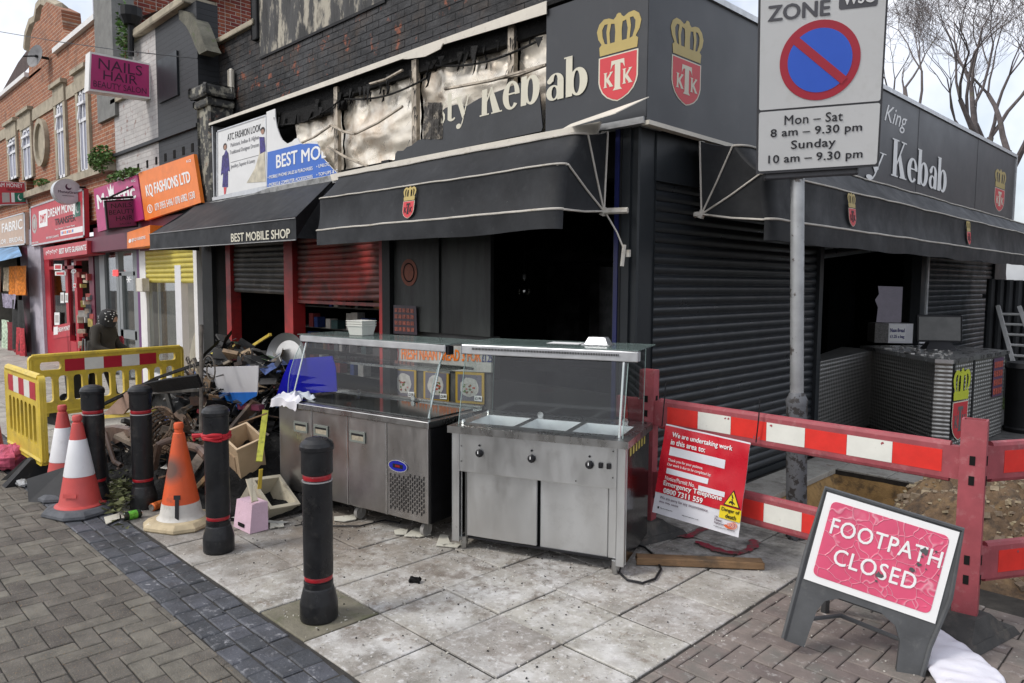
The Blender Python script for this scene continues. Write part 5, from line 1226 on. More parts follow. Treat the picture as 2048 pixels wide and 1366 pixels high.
fo('front_glass', MB().grid(lambda u, v: (.04 + (L - .08) * u, *[a + (b - a) * (v * 8 - int(min(7, v * 8))) for a, b in zip(pf[min(7, int(v * 8))], pf[min(7, int(v * 8)) + 1])]), 2, 8), gl, smooth=True)
for x in (.04, L - .04):
    fo('side_glass', MB().add([(x, a, b) for a, b in pf] + [(x, D - .04, 1.30), (x, D - .04, .83)], [tuple(range(11))]), gl)
    fo('glass_edge', MB().tube([(x, a, b) for a, b in pf], .003, 5), M('glass_edge', (.25, .33, .31), .2), kind=None)
fo('support_rod', MB().tube([(L - .07, .075, .83), (L - .07, .225, 1.28)], .007, 8), m_chrome); fo('support_rod', MB().tube([(.07, .075, .83), (.07, .225, 1.28)], .007, 8), m_chrome)
fo('top_glass', MB().box((.0, .19, 1.332), (L + .02, D - .02, 1.339)), M('green_glass', (.22, .29, .27), .06, var=.1, alpha=.5))
fo('light_bar', MB().obox((L / 2, .225, 1.303), L - .04, .07, .052, None, .006), m_alu)
fo('bar_end', MB().obox((L - .01, .23, 1.29), .03, .06, .06, None, .005), m_text)
sf = fo('shelf_glass', MB().box((.06, .30, 1.135), (L - .06, D - .05, 1.141)), gl)
for y in (.30, D - .06): fo('shelf_rail', MB().box((.06, y - .008, 1.118), (L - .06, y + .008, 1.135)), m_steel)
for x in (.3, .9): fo('glass_clip', MB().lathe([(.02, 0), (.02, .012)], 12, (x, D - .045, .855), Matrix.Rotation(pi / 2, 3, 'X')), m_chrome)
# blue acrylic sheet against the left end
pl_n = (F.to_3x3() @ V((0, -1, 0))); pt = F @ V((0, .2, 0))
loop = [onp(x, y, pt, pl_n) for x, y in ((553, 790), (566, 752), (580, 719), (620, 715), (664, 712), (671, 735), (674, 783), (620, 786))]
ob('blue_sheet', MB().prism(loop, -pl_n * .006), M('blue_acrylic', (.005, .006, .30), .22, var=.12), label='deep blue acrylic sheet leaning at the end of the long counter', cat='plastic sheet')
# white cloth over the corner
def rag(u, v):
    x = -.07 + u * .30; y = -.03 + v * .20; h = .06 * abs(noise.noise(V((u * 5, v * 3, 2)))) + .035 * (1 - (2 * u - 1) ** 2)
    z = .832 + h; 
    if v < .25: z = .832 + h * .6 - (0.25 - v) * .28; y = -.035 - .01 * sin(u * 12)
    return tuple(F @ V((x + .02 * sin(v * 9), y, z)))
ob('white_cloth', MB().grid(rag, 22, 16), M('cotton_white', (.68, .67, .70), .9, var=.05), smooth=True, label='crumpled white cloth draped over the corner of the long counter', cat='cloth')
# stack of white tubs on the canopy
pt_ = F @ V((.50, .42, 1.34)); tb = thing('tub', 'stack of nested white plastic tubs on the glass canopy of the long counter', 'tub', tuple(pt_))
for k in range(3):
    z0 = 1.341 + k * .018
    ob('tub_shell', tr(MB().corners([(.42, .36, z0), (.56, .36, z0), (.56, .48, z0), (.42, .48, z0), (.405, .345, z0 + .075), (.575, .345, z0 + .075), (.575, .495, z0 + .075), (.405, .495, z0 + .075)]), F), M('tub_white', (.62, .62, .57), .5, var=.05), tb)
    ob('tub_rim', tr(MB().box((.40, .34, z0 + .072), (.58, .50, z0 + .078)), F), MATS['tub_white'], tb)

# ---- hot counter
F2 = frame((-3.63, 3.06, 0), (1.07, .44, 0)); L, D = 1.157, .635
t = thing('serving_counter', 'shorter stainless hot food counter with three wells and black dials', 'counter', tuple(F2 @ V((L / 2, D / 2, 0))))
F = F2
m_s2 = M('satin_steel', (.68, .69, .69), .36, 1., var=.05, vs=2.5, roughvar=.08, bump=.05, bs=2.5, stretch=(2, 2, .6), stains=(((.40, .395, .38), 5, .55, .75, .4), ((.75, .75, .73), 50, .71, .76, .5), ((.3, .29, .27), 14, .68, .74, .4)))
m_s3 = M('mirror_side', (.22, .21, .21), .16, 1., var=.15, vs=2, bump=.3, bs=5)
for x in (0, L - .052): fo('front_post', MB().obox((x + .026, .026, .425), .052, .052, .73, None, .003), m_s2)
fo('control_panel', MB().obox((L / 2, .022, .66), L - .104, .04, .26, None, .003), m_s2)
fo('cabinet', MB().box((.06, .10, .10), (L - .03, D, .53)), m_text)
fo('side_panel', MB().box((L - .012, .05, .07), (L, D, .79)), m_s3); fo('side_panel', MB().box((0, .05, .07), (.012, D, .79)), m_s3)
fo('back_panel', MB().box((.012, D - .01, .07), (L - .012, D, .79)), m_s3)
fo('door_post', MB().box((.075, .045, .08), (.095, .07, .53)), m_steeld)
fo('sliding_door', MB().obox((.335, .05, .315), .49, .02, .44, None, .003), m_s2)
fo('sliding_door', MB().obox((.82, .065, .305), .44, .02, .44, None, .003), m_s2)
fo('sliding_door', MB().obox((1.07, .055, .31), .05, .02, .44, None, .003), m_s2)
fo('floor_tray', MB().box((.05, .05, .075), (L - .05, D, .09)), m_text)
for x, y in ((.06, .06), (L - .06, .04), (.06, D - .05), (L - .06, D - .05)): fo('foot', MB().lathe([(.016, 0), (.022, .005), (.022, .03), (.026, .032), (.026, .085)], 12, (x, y, 0)), m_steel, smooth=True)
for x in (.20, .56, .935):
    k_ = fo('dial', MB().lathe([(.026, 0), (.026, .008), (.018, .02), (.016, .024), (0.001, .024)], 20, (x, .001, .665), Matrix.Rotation(pi / 2, 3, 'X')), m_text, smooth=True)
    fo('pointer', MB().box((x - .003, -.0255, .665), (x + .003, -.0235, .682)), m_wt, k_)
    mk = MB()
    for a in range(9): th = radians(40 + a * 35); mk.obox((x + .021 * sin(th), -.0095, .665 + .021 * cos(th)), .003, .001, .003)
    fo('dial_marks', mk, m_wt, k_, kind='stuff')
    fo('indicator', MB().lathe([(.007, 0), (.007, .004)], 12, (x, .001, .715), Matrix.Rotation(pi / 2, 3, 'X')), m_text)
for x in (1.005, 1.055): fo('rocker_switch', MB().obox((x, -.003, .668), .026, .010, .034, None, .003), m_text)
for x, z in ((.07, .70), (.07, .60), (1.08, .76), (1.08, .60), (.85, .555)): fo('screw', MB().lathe([(.004, 0), (.004, .003)], 8, (x, .001, z), Matrix.Rotation(pi / 2, 3, 'X')), m_text)
# worktop with three wells
wt = MB(); z0, z1 = .785, .83; ww = (L - .20) / 3; ys_ = (.13, .46)
wt.box((-.02, -.025, z0), (L + .02, ys_[0], z1)).box((-.02, ys_[1], z0), (L + .02, D + .02, z1))
xa = -.02
for k in range(3):
    a = .06 + k * (ww + .04); wt.box((xa, ys_[0], z0), (a, ys_[1], z1)); xa = a + ww
wt.box((xa, ys_[0], z0), (L + .02, ys_[1], z1)); fo('worktop', wt, m_steel)
for k in range(3):
    a = .06 + k * (ww + .04); b = a + ww; c, d = ys_; zb = .70; i = .02
    fo('well', MB().add([(a, c, z1 - .002), (b, c, z1 - .002), (b, d, z1 - .002), (a, d, z1 - .002), (a + i, c + i, zb), (b - i, c + i, zb), (b - i, d - i, zb), (a + i, d - i, zb)], [(0, 1, 5, 4), (1, 2, 6, 5), (2, 3, 7, 6), (3, 0, 4, 7), (4, 5, 6, 7)]), m_s2)
pf = glassprof(.05, .83, .15, 1.30, b=.02)
fo('front_glass', MB().add([(.03, .04, .832), (L - .03, .04, .832), (L - .03, .15, 1.30), (.03, .15, 1.30)], [(0, 1, 2, 3)]), gl)
fo('rear_glass', MB().add([(.03, D - .09, .832), (L - .03, D - .09, .832), (L - .03, D - .09, 1.33), (.03, D - .09, 1.33)], [(0, 1, 2, 3)]), glass('grimy_glass', (.52, .55, .54), .05, .05))
for x in (.03, L - .03):
    fo('side_glass', MB().add([(x, .04, .832), (x, D - .06, .832), (x, D - .02, 1.33), (x, .14, 1.33)], [(0, 1, 2, 3)]), gl)
    fo('glass_edge', MB().tube([(x, .04, .832), (x, .15, 1.33)], .003, 5).tube([(x, D - .06, .832), (x, D - .02, 1.33)], .003, 5), MATS['glass_edge'])
fo('support_rod', MB().tube([(L - .06, .07, .83), (L - .06, .155, 1.30)], .008, 8), m_chrome)
fo('light_bar', MB().obox((L / 2 + .02, .15, 1.318), L + .03, .07, .062, None, .005), m_alu)
vs_ = MB()
for k in range(95): vs_.box((.09 + k * .0104, .1125, 1.318), (.095 + k * .0104, .1145, 1.332))
fo('vent_slots', vs_, m_text, kind='stuff')
fo('top_glass', MB().box((.0, .15, 1.351), (L + .03, D + .0, 1.358)), MATS['green_glass'])
for x in (.42, 1.02): fo('glass_clip', MB().lathe([(.022, 0), (.022, .012)], 12, (x, D - .10, .845), Matrix.Rotation(pi / 2, 3, 'X')), m_chrome)
for y in (.1, .5): fo('glass_clip', MB().lathe([(.016, 0), (.016, .012)], 10, (.03, y, .84), Matrix.Rotation(pi / 2, 3, 'Y')), m_chrome)
# yellow and black hazard ticks on the side
for k in range(6):
    fo('hazard_sticker', MB().box((L + .0005, .10 + k * .075, .715 - .0), (L + .002, .135 + k * .075, .765)), M('hazard_yellow', (.45, .42, .10), .6, var=.2))
# foil tray and paper on top
ft = thing('foil_tray', 'upturned foil food tray on the glass canopy of the hot counter', 'foil tray', tuple(F @ V((.86, .42, 1.36))))
ob('tray', tr(MB().corners([(.78, .35, 1.362), (.94, .35, 1.362), (.94, .47, 1.362), (.78, .47, 1.362), (.805, .37, 1.41), (.915, .37, 1.41), (.915, .45, 1.41), (.805, .45, 1.41)]), F), M('foil', (.75, .75, .75), .3, 1., bump=.6, bs=80), ft)
ob('rim', tr(MB().box((.765, .335, 1.3595), (.955, .485, 1.364)), F), MATS['foil'], ft)
ob('paper', tr(MB().box((.52, .36, 1.3592), (.74, .50, 1.3608)), F), m_wt, label='folded white paper lying beside the foil tray', cat='paper')

# ---- banners on the wall behind the counters
P = Panel(*[ony(x, y, YA + .06) for x, y in ((786, 688), (985, 694), (985, 745), (786, 738))])
t = thing('banner', 'white banner with orange lettering advertising bread behind the glass counter', 'banner', tuple(P.at(.5, 0))); P.board('sheet', M('banner_white', (.42, .41, .38), .6, var=.1, stains=(((.2, .18, .15), 6, .5, .7, .6),)), t, .004)
P.text('FRESH NAAN BREAD 3 FOR', (.10, .40, .90, .86), m_or, t, .05); P.text('£1.25', (.91, .40, 1.0, .72), M('navy_print', (.01, .02, .15), .5), t, .03)
P.shape([circ(.045, .6, .022, .28), circ(.045, .6, .014, .2)], m_kred, t, 'crest_mark')
m_my = M('menu_yellow', (.42, .27, .035), .5, var=.1); m_mg = M('menu_grey', (.13, .12, .15), .6, var=.2)
for k, (x0, x1) in enumerate(((785, 832), (847, 897), (911, 968))):
    yy = 735 + k * 4; P = Panel(*[ony(x, y, YA + .06) for x, y in ((x0, yy), (x1, yy + 3), (x1, yy + 66), (x0, yy + 62))])
    t = thing('menu_board', ('menu picture of a filled wrap nearest the red door frame', 'menu picture of a wrap in paper between two others', 'menu picture of meat and salad nearest the hot counter')[k], 'menu picture', tuple(P.at(.5, 0)), 'menu pictures on the wall behind the counters')
    P.board('board', m_my, t, .01); P.rect((.08, .08, .92, .92), m_mg, t, 'picture', .001)
    random.seed(40 + k)
    P.shape([[(.5 + (.30 + .05 * random.random()) * cos(a * pi / 8), .52 + (.30 + .05 * random.random()) * sin(a * pi / 8)) for a in range(16)]], M('wrap_paper', (.45, .43, .40), .7, var=.2, vs=20), t, 'wrap', .003)
    for j in range(22):
        a, b = random.uniform(.32, .68), random.uniform(.30, .62); c = random.choice(('meat', 'sauce', 'salad', 'white'))
        P.shape([circ(a, b, random.uniform(.02, .05), random.uniform(.02, .04), 7)], M('food_' + c, {'meat': (.16, .05, .02), 'sauce': (.40, .05, .02), 'salad': (.08, .16, .03), 'white': (.5, .45, .4)}[c], .7), t, 'filling', .004 + j * .0002)
    P.rect((.70, .10, .96, .27), m_wt, t, 'price_tag', .010); P.text('£3.99', (.73, .14, .93, .23), m_text, t, .02, .012)
P = Panel(*[ony(x, y, YA - .01) for x, y in ((787, 610), (832, 612), (834, 670), (787, 667))])
t = thing('menu_poster', 'dark poster of small dish photographs on the sooty panel', 'poster', tuple(P.at(.5, 0))); P.board('sheet', M('poster_dark', (.03, .02, .03), .4, var=.3), t, .004)
for r in range(4):
    for c in range(5): P.rect((.06 + c * .175, .10 + r * .22, .19 + c * .175, .24 + r * .22), M('dish_print', (.20, .05, .03), .5, var=.7, vs=60), t, 'dish_photo', .002)
P = Panel(*[ony(x, y, YA + .015) for x, y in ((802, 517), (834, 519), (834, 573), (802, 571))]); t = thing('sticker', 'round orange sticker dulled by soot on the dark panel', 'sticker', tuple(P.at(.5, .5)))
P.shape([circ(.5, .5, .5, .5)], M('sooty_orange', (.16, .035, .012), .6, var=.3, vs=20), t, 'disc', .0); P.shape([circ(.5, .5, .35, .36), circ(.5, .5, .3, .31)], m_dark, t, 'ring_print', .002)

# ---- bollards
def bollard(x, y, label, upper=True):
    t = thing('bollard', label, 'bollard', (x, y, 0), 'black bollards along the kerb'); c = (x, y, 0)
    ob('base', MB().lathe([(.094, 0), (.0975, .008), (.0975, .088), (.096, .098), (.079, .168), (.0755, .175), (.0755, .205), (.071, .207)], 48, c), m_boll, t, smooth=.2)
    ob('shaft', MB().lathe([(.070, .20), (.070, .235), (.076, .238), (.076, .735), (.070, .738), (.070, .775)], 32, c), m_boll, t, smooth=True)
    ob('cap', MB().lathe([(.072, .77), (.080, .775), (.0805, .893), (.086, .896), (.087, .916), (.080, .934), (.058, .951), (.03, .959), (.001, .961)], 48, c), m_boll, t, smooth=.3)
    m_rf = M('red_reflector', (.33, .012, .02), .3, var=.2, vs=30, stains=(((.5, .45, .42), 60, .68, .72, .8),))
    ob('reflector_band', MB().lathe([(.0715, .212), (.0725, .214), (.0725, .232), (.0715, .234)], 32, c), m_rf, t, smooth=True)
    if upper:
        ob('reflector_band', MB().lathe([(.0715, .742), (.0725, .744), (.0725, .766), (.0715, .768)], 32, c), m_rf, t, smooth=True)
        ob('white_ring', MB().lathe([(.0775, .732), (.0775, .738)], 32, c), m_alu, t)
    return t
bollard(-3.352, 1.92, 'nearest black bollard, on the mossy concrete square in front of the long counter')
bollard(-4.675, 1.955, 'black bollard with a red ribbon tied round its neck', False)
bollard(-5.985, 1.925, 'black bollard between the two kinds of cone, before the rubbish heap')
p = onz(184, 772, .95); bollard(p.x, p.y, 'farthest black bollard, behind the red and white cones')
rb = MB()
for k in range(3):
    pts = [(-4.675 + (.080 + .006 * sin(a * 1.3 + k)) * cos(a * pi / 10), 1.955 + (.080 + .006 * sin(a * 1.7 + k)) * sin(a * pi / 10), .745 + k * .014 + .006 * sin(a * .9 + k * 2)) for a in range(21)]
    rb.tube(pts, .011, 6)
rb.tube([(-4.75, 1.90, .76), (-4.80, 1.86, .75), (-4.79, 1.86, .72)], [.012, .02, .008], 6)
ob('red_ribbon', rb, M('ribbon_red', (.42, .01, .02), .6), smooth=True, label='crumpled red plastic tape tied round a bollard', cat='tape')

# ---- traffic cones
m_cred = M('cone_red', (.52, .070, .062), .45, var=.1, vs=6, stains=(((.35, .08, .07), 8, .55, .7, .5),)); m_cw = M('cone_white', (.66, .66, .67), .4, var=.05, stains=(((.42, .42, .42), 9, .6, .74, .5),))
def cone(x, y, label, rz=0., orange=False):
    t = thing('traffic_cone', label, 'traffic cone', (x, y, 0), 'traffic cones by the rubbish heap'); c = (x, y, 0); R = Matrix.Rotation(rz, 3, 'Z')
    def oct_(s, k, z): return [V(c) + R @ V((a, b, z)) for a, b in ((s, k), (k, s), (-k, s), (-s, k), (-s, -k), (-k, -s), (k, -s), (s, -k))]
    mb = MB(); vs = oct_(.215, .12, .0) + oct_(.225, .125, .012) + oct_(.222, .122, .03) + oct_(.19, .11, .058) + oct_(.16, .10, .062)
    mb.add(vs, [(k * 8 + i, k * 8 + (i + 1) % 8, k * 8 + 8 + (i + 1) % 8, k * 8 + 8 + i) for k in range(4) for i in range(8)] + [tuple(range(7, -1, -1)), tuple(range(32, 40))])
    rz_ = lambda z: .142 - (z - .08) * (.142 - .036) / .60
    if not orange:
        ob('base', mb, M('cone_base_grey', (.085, .09, .10), .8, var=.3, vs=14, bump=.3), t)
        ob('cone_body', MB().lathe([(.175, .062), (.172, .068), (.150, .078), (.140, .10), (rz_(.29), .29)], 32, c), m_cred, t, smooth=True)
        ob('white_sleeve', MB().lathe([(rz_(.288), .288), (rz_(.29) + .002, .291), (rz_(.56) + .002, .56), (rz_(.56), .563)], 32, c), m_cw, t, smooth=True)
        ob('cone_top', MB().lathe([(rz_(.56), .56), (.036, .685), (.028, .69), (.028, .70), (.034, .705), (.034, .735), (.028, .745), (.001, .747)], 32, c), m_cred, t, smooth=True)
        ob('lettering_plate', MB().obox((x + .10, y - .095, .16), .10, .004, .03, Matrix.Rotation(radians(45), 3, 'Z') @ Matrix.Rotation(radians(-10), 3, 'X')), m_cred, t)
    else:
        ob('base', mb, M('cone_base_cream', (.44, .36, .23), .8, var=.2, vs=9, stains=(((.2, .15, .09), 10, .54, .68, .7), ((.7, .68, .6), 16, .64, .7, .6))), t)
        m_o = M('cone_orange', (.60, .085, .018), .5, var=.12, vs=4, stains=(((.25, .06, .03), 12, .56, .7, .6), ((.10, .07, .055), 2, .25, .4, .92, ((x + .03, y - .09, .42), .045, .115))))
        ob('cone_body', MB().lathe([(rz_(.17), .17), (rz_(.4), .4), (rz_(.67), .67), (.030, .675), (.028, .70), (.033, .705), (.033, .735), (.028, .745), (.001, .747)], 32, c), m_o, t, smooth=True)
        ob('white_skirt', MB().lathe([(.165, .062), (.150, .075), (.142, .09), (rz_(.17) + .001, .172)], 32, c), M('scuffed_white', (.52, .50, .46), .6, var=.15, stains=(((.3, .27, .22), 10, .52, .66, .7),)), t, smooth=True)
        a0 = radians(-32)
        ob('black_slot', MB().prism([V((x + (rz_(z) + .004) * cos(a0) + w * .7, y + (rz_(z) + .004) * sin(a0) + w * .7, z)) for w, z in ((-.014, .075), (.014, .075), (.014, .215), (.024, .215), (.024, .245), (-.024, .245), (-.024, .215), (-.014, .215))], (-.004, .003, 0)), m_text, t)
    return t
p = onz(154, 830, .745); cone(p.x, p.y, 'red and white traffic cone on a grey base, the nearer of the pair', .35)
p = onz(124, 810, .745); cone(p.x, p.y, 'red and white traffic cone half hidden behind the nearer one', .2)
p = onz(357, 845, .745); cone(p.x, p.y, 'scorched orange traffic cone with a dirty cream base', .5, True)

# ---- red plank barrier
def slab_post(x, y, top, label):
    t = thing('barrier_post', label, 'barrier post', (x, y, 0), 'posts of the red plank barrier'); R = Matrix.Rotation(radians(8), 3, 'Z')
    mb = MB(); hw, hd = .062, .045; pr = [(hw * cos(a) * (1 if abs(cos(a)) > .3 else 1), hd * sin(a)) for a in [k * pi / 8 for k in range(16)]]
    pr = [(max(-hw * .92, min(hw * .92, a * 1.25)), max(-hd * .92, min(hd * .92, b * 1.25))) for a, b in pr]
    def ring(z, s=1.): return [V((x, y, z)) + R @ V((a * s, b * s, 0)) for a, b in pr]
    vs = ring(.09) + ring(top - .012) + ring(top, .97) + ring(top, .80) + ring(top - .06, .78); n = 16
    mb.add(vs, [(k * n + i, k * n + (i + 1) % n, (k + 1) * n + (i + 1) % n, (k + 1) * n + i) for k in range(4) for i in range(n)] + [tuple(range(4 * n, 5 * n))])
    ob('post', mb, m_redbar, t, smooth=True)
    for z in (top - .20, top - .30, .40, .30):
        for s, a in ((-.006, 0), (1, 1)):
            q_ = V((x, y, z)) + R @ (V((.0, -.0425, 0)) if not a else V((.0585, .0, 0)))
            ob('slot', MB().obox(q_, .024, .004, .045, R if not a else R @ Matrix.Rotation(pi / 2, 3, 'Z')), m_dark, t)
    F_ = Matrix.Translation((x, y, 0)) @ Matrix.Rotation(radians(-12), 4, 'Z')
    ob('rubber_foot', tr(MB().corners([(-.15, -.26, .0), (.15, -.26, 0), (.15, .26, 0), (-.15, .26, 0), (-.13, -.23, .04), (.13, -.23, .04), (.13, .23, .04), (-.13, .23, .04)]).corners([(-.12, -.18, .04), (.12, -.18, .04), (.12, .18, .04), (-.12, .18, .04), (-.085, -.075, .125), (.085, -.075, .125), (.085, .075, .125), (-.085, .075, .125)]), F_), M('dusty_rubber', (.045, .044, .042), .8, var=.3, vs=9, bump=.4, stains=(((.14, .12, .10), 9, .5, .7, .6),)), t)
    return t
P1, P2, P3 = V((-2.90, 4.22, 0)), V((-.93, 4.15, 0)), V((-.10, 5.6, 0))
slab_post(P1.x, P1.y, 1.17, 'maroon barrier post behind the hot counter'); slab_post(P2.x, P2.y, 1.10, 'scratched maroon barrier post behind the footpath sign'); slab_post(P3.x, P3.y, 1.10, 'maroon barrier post out beyond the soil heap')
def plank(a, b, z0a, z0b, h, stripes, label, start=0, off=-.03):
    a, b = V(a), V(b); u = (b - a).normalized(); n_ = V((u.y, -u.x, 0)); LL = (b - a).length
    t = thing('barrier_plank', label, 'barrier plank', tuple((a + b) / 2), 'planks of the red barrier')
    def pt(s, z, o): return a + u * s + n_ * o + V((0, 0, z0a + (z0b - z0a) * s / LL + z))
    e = .05
    ob('plank', MB().add([pt(s, z, o) for s in (e, LL - e) for z, o in ((0, -.022), (h, -.022), (h, .022), (0, .022))], [(0, 1, 2, 3), (7, 6, 5, 4), (0, 4, 5, 1), (1, 5, 6, 2), (2, 6, 7, 3), (3, 7, 4, 0)]), m_redbar, t)
    for z in (0, h): ob('rim', MB().tube([pt(s, z, 0) for s in (e + .05, LL / 2, LL - e - .05)], .022, 8), m_redbar, t, smooth=True)
    w = (LL - .30) / stripes; 
    for k in range(stripes):
        s0 = .17 + k * w; c = [pt(s, z, .0235) for s, z in ((s0, h - .026), (s0 + w - .002, h - .026), (s0 + w - .002, .026), (s0, .026))]
        ob('reflective_panel', MB().prism([c[0], c[3], c[2], c[1]], -n_ * .0012), m_reflr if (k + start) % 2 == 0 else m_reflw, t)
    random.seed(int(z0a * 1000))
    for k in range(7):
        s = random.uniform(.2, LL - .2); hz_ = h * .5 + random.choice((-.35, .3)) * h * .8; ob('chip', MB().add([pt(s + r_ * cos(a_), hz_ + r_ * sin(a_), .0245) for a_, r_ in [(j * pi / 3.5, random.uniform(.004, .011)) for j in range(7)]], [tuple(range(7))]), m_redbar, t)
    return t
plank(P1, P2, .795, .79, .165, 7, 'upper red and white plank of the barrier in front of the shutter')
plank(P1, P2, .305, .285, .165, 7, 'lower red and white plank of the barrier, behind the red notice')
plank(P2, P3, .80, .80, .165, 5, 'upper short plank leading away past the soil heap'); plank(P2, P3, .29, .29, .165, 5, 'lower short plank leading away past the soil heap')
pB = P1 + V((-.5, .0, 0)); ob('barrier_stub', MB().obox(P1 + V((-.16, .02, .88)), .25, .04, .16, None, .008), m_redbar, label='stub of another red plank seen through the glass of the hot counter', cat='barrier plank')

# ---- red notice hanging on the barrier
N0 = [V(c) for c in ((-2.643, 4.077, .846), (-2.068, 4.105, .808), (-2.096, 4.043, .236), (-2.671, 3.981, .275))]
P = Panel(*N0); t = thing('notice', 'crumpled red utility company notice tied to the barrier planks', 'notice', tuple(P.at(.5, 0)))
def wob(p):
    u, v = P.uv(p); return p + P.n * (.010 * noise.noise(V((u * 5, v * 4, 1))) + .002 * noise.noise(V((u * 9, v * 7, 4))) + .035)
def drape(o):
    me = o.data
    for v in me.vertices: v.co = wob(v.co.copy())
    return o
def subd(me, cuts=10):
    bm = bmesh.new(); bm.from_mesh(me)
    for i in range(1, cuts * 3):
        f = i / (cuts * 3)
        for a, b in (((f, 0), (f, 1)), ((0, f), (1, f))):
            nn = (P.at(*b) - P.at(*a)).cross(P.n); bmesh.ops.bisect_plane(bm, geom=bm.verts[:] + bm.edges[:] + bm.faces[:], plane_co=P.at(*a), plane_no=nn)
    bm.to_mesh(me); bm.free()
m_nr = M('notice_red', (.50, .008, .022), .28, var=.05, roughvar=.05); m_nw = M('notice_white', (.66, .66, .70), .35, var=.03); m_ny = M('notice_yellow', (.72, .55, .01), .4, var=0)
def NR(r, m, nm, off):
    off = off if nm in ('sheet', 'red_field') else off + .005; nu, nv = max(3, int((r[2] - r[0]) * 44)), max(2, int((r[3] - r[1]) * 44))
    return drape(ob(nm, MB().grid(lambda u, v: P.at(r[0] + (r[2] - r[0]) * u, r[1] + (r[3] - r[1]) * v, off), nu, nv), m, t, smooth=True))
def NT(s, r, m, b=.02, off=.003): off += .006; return drape(P.text(s, r, m, t, b, off))
NR((0, 0, 1, 1), m_nw, 'sheet', 0.0); NR((.0, .235, 1, .985), m_nr, 'red_field', .005)
NT('We are undertaking work', (.10, .86, .82, .93), m_wt, .03); NT('in this area to:', (.10, .79, .52, .85), m_wt, .03)
NR((.10, .67, .76, .765), m_nw, 'blank_strip', .003); NT('Thank you for your patience.', (.10, .595, .52, .635), m_wt, 0); NT('Our work is due to be completed by:', (.10, .545, .62, .585), m_wt, 0)
NR((.10, .465, .60, .525), m_nw, 'blank_strip', .003); NT('Notice/Permit No.', (.10, .395, .46, .44), m_wt, 0); NR((.50, .375, .80, .43), m_nw, 'blank_strip', .003)
NT('Emergency Telephone', (.09, .315, .78, .385), m_wt, .03); NT('0800 7311 559', (.10, .245, .57, .305), m_wt, .04)
NT('We are sorry for any inconvenience', (.07, .165, .64, .205), m_ink, 0); NT('this may cause', (.07, .125, .30, .155), m_ink, 0)
NT('ukpowernetworks', (.09, .065, .24, .08), m_text, 0); NT('ukpowernetworks.co.uk', (.36, .055, .55, .07), m_text, 0); NR((.06, .06, .078, .085), m_text, 'mark', .003)
NT('UK', (.73, .145, .765, .165), m_ink, 0); NT('Power', (.73, .11, .81, .14), m_ink, 0); NT('Networks', (.73, .08, .86, .105), m_ink, 0); NT('Delivering your electricity', (.73, .045, .96, .06), m_text, 0)
for k in range(6): drape(P.shape([circ(.90 - k * .006, .11, .075 - k * .012, .045 - k * .006, 20, radians(-150), radians(60)) + circ(.90 - k * .006, .11, .068 - k * .012, .040 - k * .006, 20, radians(-150), radians(60))[::-1]], (m_or, m_kred)[k % 2], t, 'logo_arc', .009 + k * .0003))
P.n = P.n
tri = [(.80, .30), (.985, .30), (.892, .475)]
drape(P.shape([tri], m_text, t, 'warning_triangle', 0.01)); drape(P.shape([[(.815, .31), (.97, .31), (.892, .455)]], m_ny, t, 'warning_field', 0.0115))
drape(P.shape([[(.885, .43), (.905, .39), (.893, .39), (.905, .35), (.880, .375), (.892, .38), (.876, .42)]], m_text, t, 'lightning_bolt', 0.013000000000000001)); drape(P.shape([[(.86, .345), (.88, .36), (.91, .352), (.93, .335), (.925, .33), (.90, .34), (.91, .32), (.90, .318), (.88, .34), (.865, .325), (.858, .33), (.872, .345), (.862, .338)]], m_text, t, 'falling_figure', 0.013000000000000001))
NR((.77, .155, 1.0, .285), m_ny, 'yellow_field', .003); NT('Danger of', (.79, .225, .985, .275), m_text, .01, .005); NT('death', (.84, .17, .955, .215), m_text, .01, .005)
for x, y0, y1 in ((1332, 762, 852), (1520, 797, 885)):
    a = onp(x, y0, P1 + V((0, -.08, 0)), V((0, 1, 0))); b = onp(x - 8, y1, P1 + V((0, -.08, 0)), V((0, 1, 0)))
    ob('cable_tie', MB().tube([a, a.lerp(b, .4) + V((.008, -.01, 0)), b], .004, 5), m_text, t)

